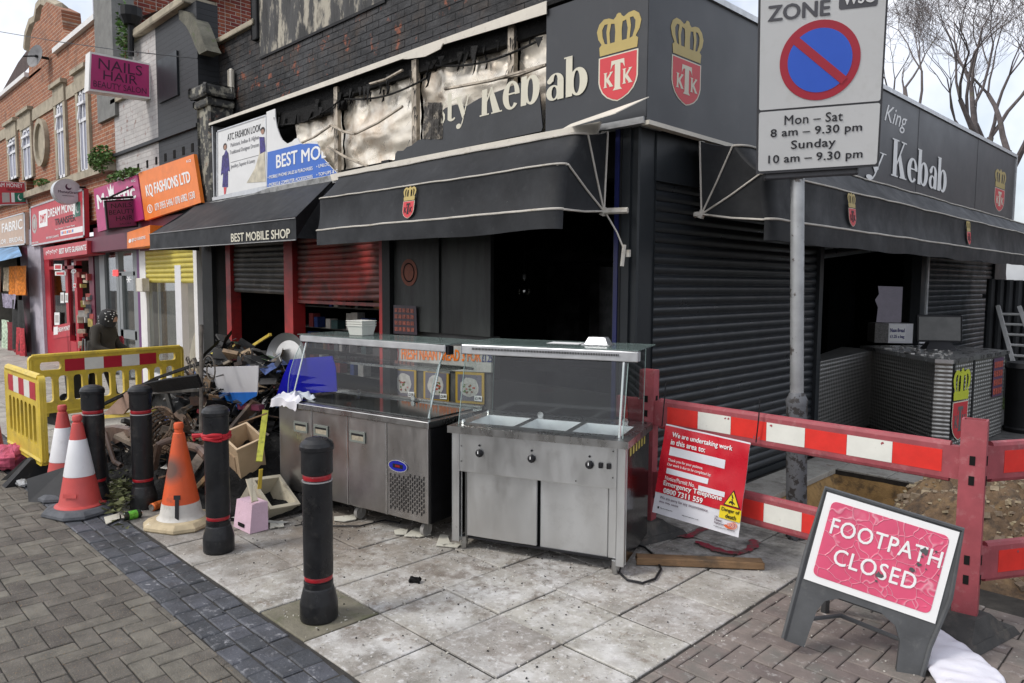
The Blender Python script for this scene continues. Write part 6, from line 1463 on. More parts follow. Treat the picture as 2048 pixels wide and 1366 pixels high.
# ---- footpath closed sign
C_ = [V(c) for c in ((-1.384, 3.511, .767), (-.875, 3.735, .643), (-.926, 3.626, .233), (-1.435, 3.402, .356))]
P = Panel(*C_); t = thing('folding_sign', 'low folding sign reading footpath closed in white on cracked pink red', 'sign', (-1.2, 3.5, 0))
m_fr = M('sign_frame', (.070, .073, .076), .55, var=.2, vs=8, bump=.15, stains=(((.14, .14, .135), 14, .58, .7, .4),))
m_pink = M('faded_red_sheet', (.56, .055, .115), .35, var=.12, vs=5, stains=(((.66, .30, .36), 8, .56, .72, .4), ((.04, .04, .04), 7, .73, .745, .9)))
def crk(n, l, mix, mrange, nz, mul, g, col):
    vo = n.new('ShaderNodeTexVoronoi'); vo.feature = 'DISTANCE_TO_EDGE'; vo.inputs['Scale'].default_value = 15; mp = n.new('ShaderNodeVectorMath'); mp.operation = 'MULTIPLY_ADD'; mp.inputs[1].default_value = (1, 1, 1)
    nn_ = n.new('ShaderNodeTexNoise'); nn_.inputs['Scale'].default_value = 9; l.new(g.outputs['Position'], nn_.inputs['Vector']); sc2 = n.new('ShaderNodeVectorMath'); sc2.operation = 'SCALE'; sc2.inputs['Scale'].default_value = .09; l.new(nn_.outputs['Color'], sc2.inputs[0])
    l.new(g.outputs['Position'], mp.inputs[0]); l.new(sc2.outputs[0], mp.inputs[2]); l.new(mp.outputs[0], vo.inputs['Vector'])
    c = mix(mrange(vo.outputs['Distance'], .0, .035, .6, 0.), col, (.76, .42, .48)); bp = n.new('ShaderNodeBump'); bp.inputs['Strength'].default_value = .8; bp.inputs['Distance'].default_value = .0025; bp.invert = True
    l.new(mrange(vo.outputs['Distance'], 0., .05, 0., 1.), bp.inputs['Height']); l.new(bp.outputs[0], n['Principled BSDF'].inputs['Normal']); return c
m_pink2 = M('cracked_red_sheet', (.64, .080, .165), .32, var=.12, vs=5, stains=(((.66, .30, .36), 8, .58, .74, .35),), extra=crk)
def uvp(lst, o=0.): return [P.at(a, b, o) for a, b in lst]
fr_loops = [[(-.02, 1.03), (1.02, 1.03), (1.06, .3), (1.0, -.25), (1.0, -.75), (.84, -.75), (.80, -.30), (.74, -.16), (.62, -.08), (.30, -.08), (.20, -.16), (.16, -.30), (.14, -.72), (-.02, -.72), (-.03, -.2), (-.035, .3)]]
o = P.shape(fr_loops, m_fr, t, 'frame', -.016, .03); 
P.shape([[(0, 0), (1, 0), (1, 1), (0, 1)]], m_wt, t, 'sign_plate', .003, .006)
def rr(x0, y0, x1, y1, r, rv): 
    return [(cx + r * cos(a), cy + rv * sin(a)) for cx, cy, a0 in ((x1 - r, y1 - rv, 0), (x0 + r, y1 - rv, pi / 2), (x0 + r, y0 + rv, pi), (x1 - r, y0 + rv, 1.5 * pi)) for a in [a0 + k * pi / 8 for k in range(5)]]
P.shape([rr(.055, .075, .945, .925, .045, .06)], m_pink2, t, 'sign_sheet', .0075)
P.text('FOOTPATH', (.095, .57, .93, .75), m_wt, t, .018, .010, space=1.08); P.text('CLOSED', (.175, .26, .80, .44), m_wt, t, .018, .010, space=1.1)
random.seed(3)
for u, v, r_ in ((.80, .70, .035), (.785, .545, .02), (.745, .47, .022), (.53, .30, .034), (.52, .235, .012), (.84, .52, .008), (.875, .73, .012), (.79, .635, .012), (.93, .50, .006)):
    P.shape([[(u + r_ * random.uniform(.5, 1.1) * cos(a * pi / 5), v + 1.25 * r_ * random.uniform(.5, 1.1) * sin(a * pi / 5)) for a in range(10)]], m_fr, t, 'worn_patch', .0125)
ob('frame_rim', MB().tube(uvp([(-.03, -.7), (-.035, .3), (-.02, 1.035), (1.02, 1.035), (1.06, .3), (1.01, -.25), (1.01, -.74)], .0), .011, 6), m_fr, t, smooth=True)
# rear leg frame, opened behind
bk = lambda u, v, d: P.at(u, v, -.02) + (V((.26, -.0, 0)) * 0 + (P.tr - P.tl).cross(V((0, 0, 1))).normalized() * -1 * d)
Fv = (P.tr - P.tl).cross(V((0, 0, 1))).normalized()
if Fv.dot(P.n) > 0: Fv = -Fv
def rear(u, z, k):  # from the hinge at the top down to the ground behind
    top = P.at(u, 1.0, -.03); dn = Fv * .42; return top + dn * k + V((0, 0, (z - top.z)))
for u in (.06, .94):
    a = P.at(u, .98, -.03); b = a + Fv * .40; b.z = .0; ob('rear_leg', MB().tube([a, b], [.012, .024], 6), m_fr, t)
a = P.at(.06, .98, -.03); b = a + Fv * .40; b.z = 0; c = P.at(.94, .98, -.03); d = c + Fv * .40; d.z = 0
ob('rear_bar', MB().obox((a.lerp(b, .55) + c.lerp(d, .55)) / 2, (P.tr - P.tl).length * .9, .03, .07, frame((0, 0, 0), P.tr - P.tl).to_3x3(), .006).obox((a.lerp(b, .88) + c.lerp(d, .88)) / 2, (P.tr - P.tl).length * .9, .03, .05, frame((0, 0, 0), P.tr - P.tl).to_3x3(), .006), m_fr, t)
ob('spreader', MB().tube([P.at(.12, -.42, -.02), P.at(.12, -.42, -.02) + Fv * .16 + V((.14, .05, -.02)), P.at(.85, -.38, -.02) + Fv * .10], .011, 6), m_fr, t)
# ---- white sack
def sack(u, v):
    th = u * 2 * pi; s = v; c0 = onz(1868, 1262, .05); c1 = onz(1975, 1400, .05); c = c0.lerp(c1, s); w = .03 + .12 * sin(min(1, s * 1.25 + .12) * pi * .62); d = (c1 - c0).normalized(); n_ = V((-d.y, d.x, 0))
    r = 1 + .12 * noise.noise(V((u * 5, v * 4, 1))); q = c + n_ * cos(th) * w * r; q.z = max(.006, .032 + sin(th) * .036 * r * (1 if s < .9 else .6) + .012 * noise.noise(V((u * 9, v * 12, 3)))); return tuple(q)
ob('sack', MB().grid(sack, 40, 40), M('woven_white', (.66, .66, .72), .7, var=.06, bump=.3, bs=30, stains=(((.3, .3, .32), 7, .66, .72, .5),)), smooth=True, label='white plastic sack lying flat behind the footpath sign', cat='sack')
# ---- timber offcut and cable in front of the notice
a, b = onz(1272, 1118, .03), onz(1526, 1128, .03)
ob('timber_offcut', MB().obox((a + b) / 2, (b - a).length, .09, .045, frame((0, 0, 0), b - a).to_3x3(), .004), m_wood, label='burnt timber offcut lying in front of the red notice', cat='timber')
ob('black_cable', MB().tube([onz(x, y, .012) for x, y in ((1262, 1085), (1290, 1095), (1310, 1112), (1322, 1138), (1310, 1158), (1285, 1166), (1255, 1160), (1238, 1145), (1242, 1125))], .0075, 8), m_text, smooth=True, label='black power cable looped on the slabs beside the hot counter', cat='cable')
ob('floor_cable', MB().tube([onz(x, y, .01) for x, y in ((600, 1010), (612, 1040), (660, 1052), (720, 1052), (770, 1040), (800, 1046))], .006, 6), m_text, smooth=True, label='thin black cable trailing under the long counter', cat='cable')
# ---- sign post with parking zone plate
pb = V((-2.15, 4.95, 0)); pt_ = pb - _r * .12 + V((0, 0, 3.6)); ax_ = (pt_ - pb) / 3.6
m_post = M('galvanised_post', (.38, .39, .395), .45, .5, var=.2, vs=6, roughvar=.1, stains=(((.08, .065, .055), 8, .585, .62, .85), ((.5, .5, .5), 20, .62, .7, .5)))
m_postb = M('flaking_grey_paint', (.125, .13, .14), .6, .2, var=.15, vs=5, bump=.3, stains=(((.035, .030, .028), 16, .50, .54, .92),))
t = thing('sign_post', 'tall grey sign post with flaking lower sleeve behind the barrier', 'sign post', tuple(pb))
ob('lower_sleeve', MB().tube([pb - ax_ * .4, pb + ax_ * .93], .069, 24, False).tube([pb + ax_ * .93, pb + ax_ * .965, pb + ax_ * 1.02], [.069, .074, .047], 24), m_postb, t, smooth=True)
ob('pole', MB().tube([pb + ax_ * 1.0, pb + ax_ * 3.6], .0445, 20), m_post, t, smooth=True)
Z0 = [V(c) for c in ((-2.356, 4.602, 2.884), (-1.732, 4.992, 2.911), (-1.762, 5.064, 2.532), (-2.386, 4.675, 2.505))]
up = (Z0[0] - Z0[3]).normalized()
P = Panel(*Z0); sh_ = P.n * .02
t = thing('parking_sign', 'large white parking zone plate with a red and blue no waiting roundel', 'sign', tuple((Z0[2] + Z0[3]) / 2))
H1 = .80; full = Panel(P.bl + up * (P.h + H1), P.br + up * (P.h + H1), P.br, P.bl)
ob('back_plate', MB().prism([full.at(-.012, -.01), full.at(1.012, -.01), full.at(1.012, 1.0), full.at(-.012, 1.0)], -full.n * .02), M('grey_plate', (.055, .055, .06), .5), t)
m_sw = M('reflective_plate', (.62, .625, .615), .35, var=.04, vs=2, stains=(((.5, .5, .47), 4, .55, .7, .4),)); m_bp = M('sign_black', (.03, .03, .035), .4)
hv = P.h / (P.h + H1)
full.shape([rr(.005, .0 + .004, .995, hv - .004, .02, .012)], m_sw, t, 'time_plate', .003); full.shape([rr(.005, hv + .006, .995, .998, .02, .012)], m_sw, t, 'zone_plate', .003)
full.text('Mon – Sat', (.22, .245, .70, .295), m_bp, t, .009, .006, space=1.05); full.text('8 am – 9.30 pm', (.105, .172, .86, .228), m_bp, t, .02, .006, space=1.05); full.text('Sunday', (.28, .10, .65, .160), m_bp, t, .02, .006, space=1.05); full.text('10 am – 9.30 pm', (.09, .030, .875, .088), m_bp, t, .02, .006, space=1.05)
cxx, cyy = full.px(1639, 121); rx_ = .325; ry_ = rx_ * full.w / full.h
m_rr = M('roundel_red', (.42, .035, .055), .35, var=.03); m_bl = M('roundel_blue', (.045, .13, .62), .35, var=.03)
full.shape([circ(cxx, cyy, rx_, ry_, 64)], m_rr, t, 'roundel_ring', .006); full.shape([circ(cxx, cyy, rx_ * .80, ry_ * .80, 64)], m_bl, t, 'roundel_field', .008)
d = radians(-42); w = .105; full.shape([[(cxx + rx_ * (.84 * s * cos(d) - w * q_ * sin(d)), cyy + ry_ * (.84 * s * sin(d) + w * q_ * cos(d))) for s, q_ in ((-1, -1), (1, -1), (1, 1), (-1, 1))]], m_rr, t, 'roundel_bar', .010)
m_zg = M('zone_grey', (.10, .10, .11), .4); a = full.px(1535, 47); b = full.px(1660, 28); c = full.px(1535, 15)
full.text('ZONE', (a[0], (a[1] + b[1]) / 2, b[0], (a[1] + b[1]) / 2 + c[1] - a[1]), m_zg, t, .04, .006)
a = full.px(1677, 22); b = full.px(1755, 10); full.shape([rr(a[0], (a[1] + b[1]) / 2, b[0], (a[1] + b[1]) / 2 + .10, .02, .015)], m_zg, t, 'zone_box', .005)
full.text('WSC', (a[0] + .03, (a[1] + b[1]) / 2 + .02, b[0] - .03, (a[1] + b[1]) / 2 + .08), m_wt, t, .04, .008)
ob('clamp', MB().obox(full.at(.46, -.02, -.04), full.w * .8, .05, .07, frame((0, 0, 0), full.br - full.bl).to_3x3(), .01), MATS['grey_plate'], t)
ob('clamp', MB().obox(full.at(.46, .5, -.04), .2, .05, .05, frame((0, 0, 0), full.br - full.bl).to_3x3(), .01), MATS['grey_plate'], t)
# ================================================================== SIDE STREET
def ex_q(n, l, mix, mrange, nz, mul, g, col):
    sp = n.new('ShaderNodeSeparateXYZ'); l.new(g.outputs['Position'], sp.inputs[0])
    def ma(op, a, b):
        t = n.new('ShaderNodeMath'); t.operation = op
        for i, s in enumerate((a, b)):
            if s is None: continue
            if isinstance(s, float): t.inputs[i].default_value = s
            else: l.new(s, t.inputs[i])
        return t.outputs[0]
    h = ma('SUBTRACT', sp.outputs[0], sp.outputs[1]); k = 52.
    a = ma('SINE', ma('MULTIPLY', ma('ADD', h, ma('MULTIPLY', sp.outputs[2], 1.4)), k), None); b = ma('SINE', ma('MULTIPLY', ma('SUBTRACT', h, ma('MULTIPLY', sp.outputs[2], 1.4)), k), None)
    hh = ma('MULTIPLY', a, b); bp = n.new('ShaderNodeBump'); bp.inputs['Strength'].default_value = 1; bp.inputs['Distance'].default_value = .0042
    l.new(hh, bp.inputs['Height']); l.new(bp.outputs[0], n['Principled BSDF'].inputs['Normal']); return col
m_quilt = M('quilted_steel', (.36, .355, .34), .36, .85, var=.15, vs=2, extra=ex_q)
zt = 1.0
KA, KB, KC, KD, KE = V((-3.42, 9.68, 0)), V((-2.31, 8.56, 0)), V((-2.16, 8.60, 0)), V((-2.04, 10.3, 0)), V((-2.7, 10.6, 0))
kt = thing('kiosk_counter', 'quilted steel service counter standing in the side street opening with a crown crest', 'counter', tuple((KB + KD) / 2))
up_ = V((0, 0, zt - .04)); poly = [KA, KB, KC, KD, KE]
ob('body', MB().prism([p + V((0, 0, zt - .04)) for p in poly], (0, 0, -(zt - .05))), m_quilt, kt)
c_ = sum(poly, V()) / 5; ob('worktop', MB().prism([c_ + (p - c_) * 1.07 + V((0, 0, zt)) for p in poly], (0, 0, -.04)), m_steel, kt)
ob('inner_counter', MB().prism([V((-3.30, 7.5, .96)), V((-3.15, 7.62, .96)), V((-3.30, 9.8, .96)), V((-3.75, 9.8, .96))], (0, 0, -.94)), m_quilt, kt)
for a, b in ((.01, .40), (.36, .68)):
    p0, p1 = KC.lerp(KD, a), KC.lerp(KD, a + .03); n_ = V((1, -.07, 0)); ob('joint_strip', MB().prism([p0 + n_ * .006 + V((0, 0, .02)), p1 + n_ * .006 + V((0, 0, .02)), p1 + n_ * .006 + up_, p0 + n_ * .006 + up_], (-.02, 0, 0)), m_black, kt)
n_ = V((.014, 0, 0)); fn_ = (KD - KC).cross(V((0, 0, 1))).normalized()
P = Panel(*[onp(x, y, KC + n_, fn_) for x, y in ((1907, 731), (1945, 727), (1934, 885), (1895, 895))])
gsave = m_gold; m_gold = M('crown_lime', (.50, .55, .03), .5, var=.05); crest(P, (.10, .06, .90, .96), kt, M('crest_grey', (.12, .12, .12), .4)); m_gold = gsave
a, b = KC.lerp(KD, .74), KC.lerp(KD, .94); P = Panel(a + n_ + V((0, 0, .93)), b + n_ + V((0, 0, .93)), b + n_ + V((0, 0, .48)), a + n_ + V((0, 0, .48)))
t = thing('menu_poster', 'poster of small dish photographs on the quilted steel counter', 'poster', tuple(P.at(.5, 0))); P.rect((0, 0, 1, 1), M('poster_plum', (.10, .05, .10), .4), t, 'sheet', .0)
for r in range(4):
    for c in range(4): P.rect((.06 + c * .23, .06 + r * .23, .25 + c * .23, .22 + r * .23), M('dish_print2', (.32, .06, .04), .5, var=.8, vs=50), t, 'dish_photo', .003)
# things on the counter
def pz(x, y, z): return onz(x, y, z)
q = pz(1868, 700, zt); t = thing('monitor', 'dark till screen tilted on the quilted steel counter', 'monitor', tuple(q)); Fm = frame(q + V((0, .15, 0)), (.86, .52, 0))
ob('screen', tr(MB().obox((0, 0, .25), .50, .04, .33, Matrix.Rotation(radians(-8), 3, 'X'), .01), Fm), m_text, t); ob('screen_face', tr(MB().obox((0, -.022, .25), .45, .004, .28, Matrix.Rotation(radians(-8), 3, 'X')), Fm), M('screen_dust', (.075, .075, .07), .35, var=.3), t)
ob('stand', tr(MB().corners([(-.16, -.12, 0), (.18, -.12, 0), (.18, .14, 0), (-.16, .14, 0), (-.10, -.03, .1), (.12, -.03, .1), (.12, .08, .1), (-.10, .08, .1)]), Fm), m_text, t)
q = pz(1795, 690, zt) + V((-.1, .35, 0)); t = thing('box_unit', 'white and grey metal box with a bread price note beside the till screen', 'box', tuple(q)); Fm = frame(q, (.80, .60, 0))
ob('box', tr(MB().box((-.30, 0, .0), (-.13, .3, .26)), Fm), M('pebbled_grey', (.12, .115, .11), .7, var=.6, vs=60), t); ob('box_front', tr(MB().box((-.13, .0, 0), (.38, .3, .26)), Fm), m_upvc, t)
P = LP(Fm, -.12, .03, .08, .24, -.002); P.rect((0, 0, 1, 1), m_wt, t, 'note', .0); P.text('Naan Bread', (.05, .55, .95, .8), M('note_ink', (.03, .03, .18), .5), t, .04, .003); P.text('£1.25 a bag', (.05, .12, .95, .38), MATS['note_ink'], t, .04, .003)
q = pz(1890, 640, 1.25) + V((-.2, 1.1, 0)); ob('till_printer', MB().obox((q.x, q.y, 1.28), .5, .35, .12, None, .02), m_steeld, label='grey metal unit behind the till screen', cat='machine')
dbm = MB(); random.seed(14)
for _ in range(90):
    a, b = random.random(), random.random(); p = KB.lerp(KC, a).lerp(KA.lerp(KE, a), b) + V((0, 0, zt + .004)); s_ = random.uniform(.008, .035)
    dbm.obox(p, s_ * 1.6, s_, s_ * .4, Matrix.Rotation(random.uniform(0, 6), 3, 'Z') @ Matrix.Rotation(random.uniform(-.4, .4), 3, 'X'))
ob('broken_glass_bits', dbm, M('pale_debris', (.30, .29, .27), .6, rnd=.8), kind='stuff')
# cycle hoop, ladder, fence, bin
a, b = onz(1972, 862, 0), onz(2012, 845, 0)
t = thing('cycle_stand', 'polished steel cycle hoop beside the quilted counter', 'cycle stand', tuple((a + b) / 2)); d_ = (b - a); m_ = (a + b) / 2; R_ = d_.length / 2; u_ = d_.normalized()
ob('hoop', MB().tube([a, a + V((0, 0, .55))] + [m_ + u_ * (-R_ * cos(k * pi / 12)) + V((0, 0, .55 + .30 * sin(k * pi / 12))) for k in range(1, 12)] + [b + V((0, 0, .55)), b], .026, 12), m_chrome, t, smooth=True)
fy = 13.6; t = thing('metal_fence', 'dark corrugated metal fence at the end of the side street', 'fence', (-1.5, fy, 0)); hz = ony(2010, 558, fy).z
for k in range(30):
    x = -3.0 + k * .12; z_ = hz - k * .006; ob('fence_sheet', MB().add([(x, fy, 0), (x + .04, fy - .03, 0), (x + .08, fy - .03, 0), (x + .12, fy, 0), (x, fy, z_), (x + .04, fy - .03, z_), (x + .08, fy - .03, z_), (x + .12, fy, z_)], [(0, 1, 5, 4), (1, 2, 6, 5), (2, 3, 7, 6)]), M('fence_paint', (.022, .024, .028), .55, var=.2), t)
ob('rail', MB().box((-3.05, fy + .005, hz - .3), (.6, fy + .04, hz - .24)), m_antr, t)
l0, l1 = ony(2052, 800, fy - .9), ony(1996, 612, fy - .12); l0.z = .02
t = thing('ladder', 'aluminium ladder leaning against the corrugated fence', 'ladder', tuple(l0)); off = V((.36, -.05, 0))
for o_ in (V(), off): ob('stile', MB().tube([l0 + o_, l1 + o_ * .8], .036, 4), M('pale_ladder', (.50, .50, .49), .5), t)
for k in range(9): f = (k + .7) / 9.5; ob('rung', MB().tube([l0.lerp(l1, f), l0.lerp(l1, f) + off * (1 - .2 * f)], .020, 6), MATS['pale_ladder'], t)
p = onz(2044, 862, 0); ob('litter_bin', MB().lathe([(.20, 0), (.21, .04), (.19, .06), (.20, .75), (.22, .78), (.20, .84), (.05, .86)], 20, p), m_black, smooth=True, label='round black litter bin at the picture edge beyond the barrier', cat='litter bin')
gm = MB(); random.seed(31)
for _ in range(2500):
    x, y = random.uniform(-2.9, 1.5), random.gauss(12.9, .35); h = random.uniform(.03, .14); a_ = random.uniform(0, 6)
    gm.add([(x, y, 0), (x + .02 * cos(a_), y + .02 * sin(a_), 0), (x + .03 * cos(a_), y + .05 * sin(a_ * 2), h)], [(0, 1, 2)])
ob('grass', gm, M('weed_green', (.07, .10, .03), .9, rnd=.5), kind='stuff')
ob('grass_verge', MB().box((-3.0, 12.4, -.01), (3, 13.55, .012)), m_grn, kind='structure')
# house glimpsed beyond the sign end
hb = thing('brick_house', 'brown brick house glimpsed beyond the end of the long sign', 'building', (1.5, 34, 0))
ob('wall', MB().box((0.4, 33, 0), (12, 40, 5.6)), m_terr, hb); ob('roof', MB().add([(0.1, 32.7, 5.6), (12.3, 32.7, 5.6), (12.3, 36.5, 8.2), (0.1, 36.5, 8.2), (0.1, 40.3, 5.6)], [(0, 1, 2, 3), (0, 3, 4)]), m_tile, hb)
for x in (2, 5): ob('window', MB().box((x, 32.95, 3.2), (x + 1.1, 33.05, 4.6)), m_upvc, hb)

# ================================================================== BARE TREES
m_bark = M('bark', (.13, .11, .108), .9, var=.35, vs=5, bump=.8, bs=12, stains=(((.12, .13, .06), 3, .55, .7, .6),))
def tree(base, h, label, seed, lean=(0, 0), r0=.2, depth=8):
    rr_ = random.Random(seed); mb = MB(); tw = MB()
    def grow(p, d, r, L_, k):
        n = 4 if k < 2 else 3; pts = [p]; rs = [r]; q = p.copy(); dd = d.copy()
        for i in range(n):
            dd = (dd + V((rr_.uniform(-1, 1), rr_.uniform(-1, 1), rr_.uniform(-.5, .9))) * (.13 + .035 * k)).normalized(); q = q + dd * (L_ / n); pts.append(q.copy()); rs.append(max(.0045, r * (1 - .38 * (i + 1) / n)))
        (mb if k < 3 else tw).tube(pts, rs, 8 if k < 2 else (5 if k < 4 else 3), cap=False)
        if k >= depth: return
        for j in range(2 if k == 0 else (rr_.choice((2, 3, 3)) if k < 6 else 2)):
            a = rr_.uniform(0, 2 * pi); sp = rr_.uniform(.25, .60) + .06 * k
            s_ = V((cos(a), sin(a), rr_.uniform(-.2, .25))); nd = (dd + s_ * sp).normalized(); nd.z = nd.z * .85 + .06; nd.normalize()
            i = rr_.choice((n, n, n - 1)) if j else n
            grow(pts[i], nd, max(.0045, rs[i] * rr_.uniform(.55, .80)), (L_ * rr_.uniform(.62, .80) if k else 2.3 * rr_.uniform(.8, 1.1)), k + 1)
    t = thing('bare_tree', label, 'tree', tuple(base), 'bare trees beyond the side street'); b = V(base)
    grow(b, V((lean[0], lean[1], 1)).normalized(), r0, h, 0)
    ob('trunk', mb, m_bark, t, smooth=True); ob('crown', tw, m_bark, t)
for (x, y, dist, h, lab, sd, ln, r0) in ((1905, 260, 27, 3.6, 'bare tree rising just right of the parking sign', 11, (-.22, 0), .17), (1960, 280, 24, 3.9, 'forked bare tree with two upright limbs over the long sign', 5, (.05, 0), .19),
                          (2020, 310, 21, 3.4, 'bare tree leaning beyond the end crest of the long sign', 17, (-.12, 0), .17), (2110, 330, 19, 3.6, 'twiggy bare tree at the picture edge', 23, (-.14, 0), .16), (1840, 240, 33, 3.6, 'thin bare tree partly behind the parking sign', 31, (-.05, 0), .16), (1800, 215, 30, 3.8, 'bare tree spreading just beside the parking sign edge', 47, (.10, 0), .17), (1930, 270, 35, 4.2, 'farther bare tree filling the gap between the two nearest', 41, (.08, 0), .2), (2030, 330, 31, 4.0, 'tall bare tree farther back beyond the end crest', 43, (.0, 0), .2)):
    p = ony(x, y, dist); tree((p.x, p.y, 0), p.z - .2 if p.z - .2 > h else h, lab, sd, ln, r0)

# ================================================================== PLASTIC SAFETY BARRIERS
def yb(tl, tr_, zt_, zb_, label, n_slot, stripes, rz=None, dark_feet=True):
    a, b = V((tl.x, tl.y, 0)), V((tr_.x, tr_.y, 0)); LL = (b - a).length; u = (b - a).normalized(); n_ = V((u.y, -u.x, 0)); hh = zt_ - zb_
    t = thing('safety_barrier', label, 'safety barrier', tuple((a + b) / 2), 'yellow plastic safety barriers')
    def hole(x0, z0, x1, z1, r=.03): return [(cx + r * cos(q_), cz + r * sin(q_)) for cx, cz, a0 in ((x1 - r, z1 - r, 0), (x0 + r, z1 - r, pi / 2), (x0 + r, z0 + r, pi), (x1 - r, z0 + r, 1.5 * pi)) for q_ in [a0 + k * pi / 6 for k in range(4)]]
    loops = [hole(0, 0, LL, hh, .06)]
    loops.append(hole(.12, hh - .19, .36, hh - .09, .03)); loops.append(hole(LL - .36, hh - .19, LL - .12, hh - .09, .03))
    w = (LL - .24) / n_slot
    for k in range(n_slot): loops.append(hole(.12 + k * w + w * .18, .17, .12 + (k + 1) * w - w * .18, hh - .27, min(.04, w * .25)))
    me = fill_mesh(loops, .05)
    for v in me.vertices: v.co = a + u * v.co.x + n_ * v.co.z + V((0, 0, zb_ + v.co.y))
    link('panel', me, m_yel, t)
    ob('edge_rib', MB().tube([a + u * .05 + V((0, 0, zt_ - .02)), b - u * .05 + V((0, 0, zt_ - .02))], .034, 8).tube([a + u * .02 + V((0, 0, zb_ + .04)), b - u * .02 + V((0, 0, zb_ + .04))], .034, 8), m_yel, t, smooth=True)
    for s in (.03, LL - .03): ob('end_rib', MB().tube([a + u * s + V((0, 0, zb_ + .04)), a + u * s + V((0, 0, zt_ - .06))], .032, 8), m_yel, t, smooth=True)
    x0, x1 = (.40, LL - .40) if LL > 1.5 else (.15, LL - .12); sw = (x1 - x0) / stripes
    for k in range(stripes):
        ob('stripe', MB().prism([a + u * x + n_ * .0275 + V((0, 0, z)) for x, z in ((x0 + k * sw, zt_ - .07), (x0 + k * sw, zt_ - .22), (x0 + (k + 1) * sw, zt_ - .22), (x0 + (k + 1) * sw, zt_ - .07))], -n_ * .002), m_sr if k % 2 == 0 else m_reflw, t)
    for s in (.25, LL - .25):
        c = a + u * s; Ff = frame(c, u)
        ob('foot', tr(MB().corners([(-.06, -.26, 0), (.06, -.26, 0), (.06, .26, 0), (-.06, .26, 0), (-.05, -.06, zb_ + .04), (.05, -.06, zb_ + .04), (.05, .06, zb_ + .04), (-.05, .06, zb_ + .04)]), Ff), m_rub if dark_feet else m_yel, t)
    return t
m_sr = M('stripe_red', (.42, .018, .035), .4, var=.1)
yb(onz(55, 712, .85), onz(365, 691, .85), .85, .09, 'long yellow barrier with wide red and white stripes behind the bollards', 10, 5)
y2a, y2b = V((-8.05, 1.28, 0)), V((-7.12, 1.60, 0))
ya_, yb_ = onz(14, 729, .95), onz(84, 752, .95)
yb(ya_, yb_, .95, .17, 'short end on yellow barrier with narrow stripes at the picture edge', 7, 5)
# ribs of the near one
pz0 = onz(-2, 800, .5); ob('red_cone_edge', MB().lathe([(.2, 0), (.2, .04), (.13, .05), (.10, .3), (.04, .74), (.001, .75)], 20, onz(-22, 905, 0)), m_cred, smooth=True, label='red cone cut off by the picture edge beside the short yellow barrier', cat='traffic cone')
ob('barrier_foot_block', MB().prism([onz(x, y, z) for x, y, z in ((0, 962, 0), (86, 948, 0), (80, 915, .12), (56, 912, .14))], (.0, .16, 0)), m_rub, label='wedge shaped black rubber foot under the short yellow barrier', cat='barrier foot')
# red graffiti free box
ob('black_tray', MB().corners([onz(57, 1004, 0), onz(140, 1008, 0), onz(140, 1008, 0) + V((-.2, .35, 0)), onz(57, 1004, 0) + V((-.2, .35, 0)), onz(53, 958, .17), onz(133, 933, .27), onz(133, 933, .27) + V((-.2, .35, 0)), onz(53, 958, .17) + V((-.2, .35, 0))]), M('black_plastic', (.02, .021, .022), .45, var=.3, vs=8), label='slanting black plastic box behind the red and white cones', cat='box')

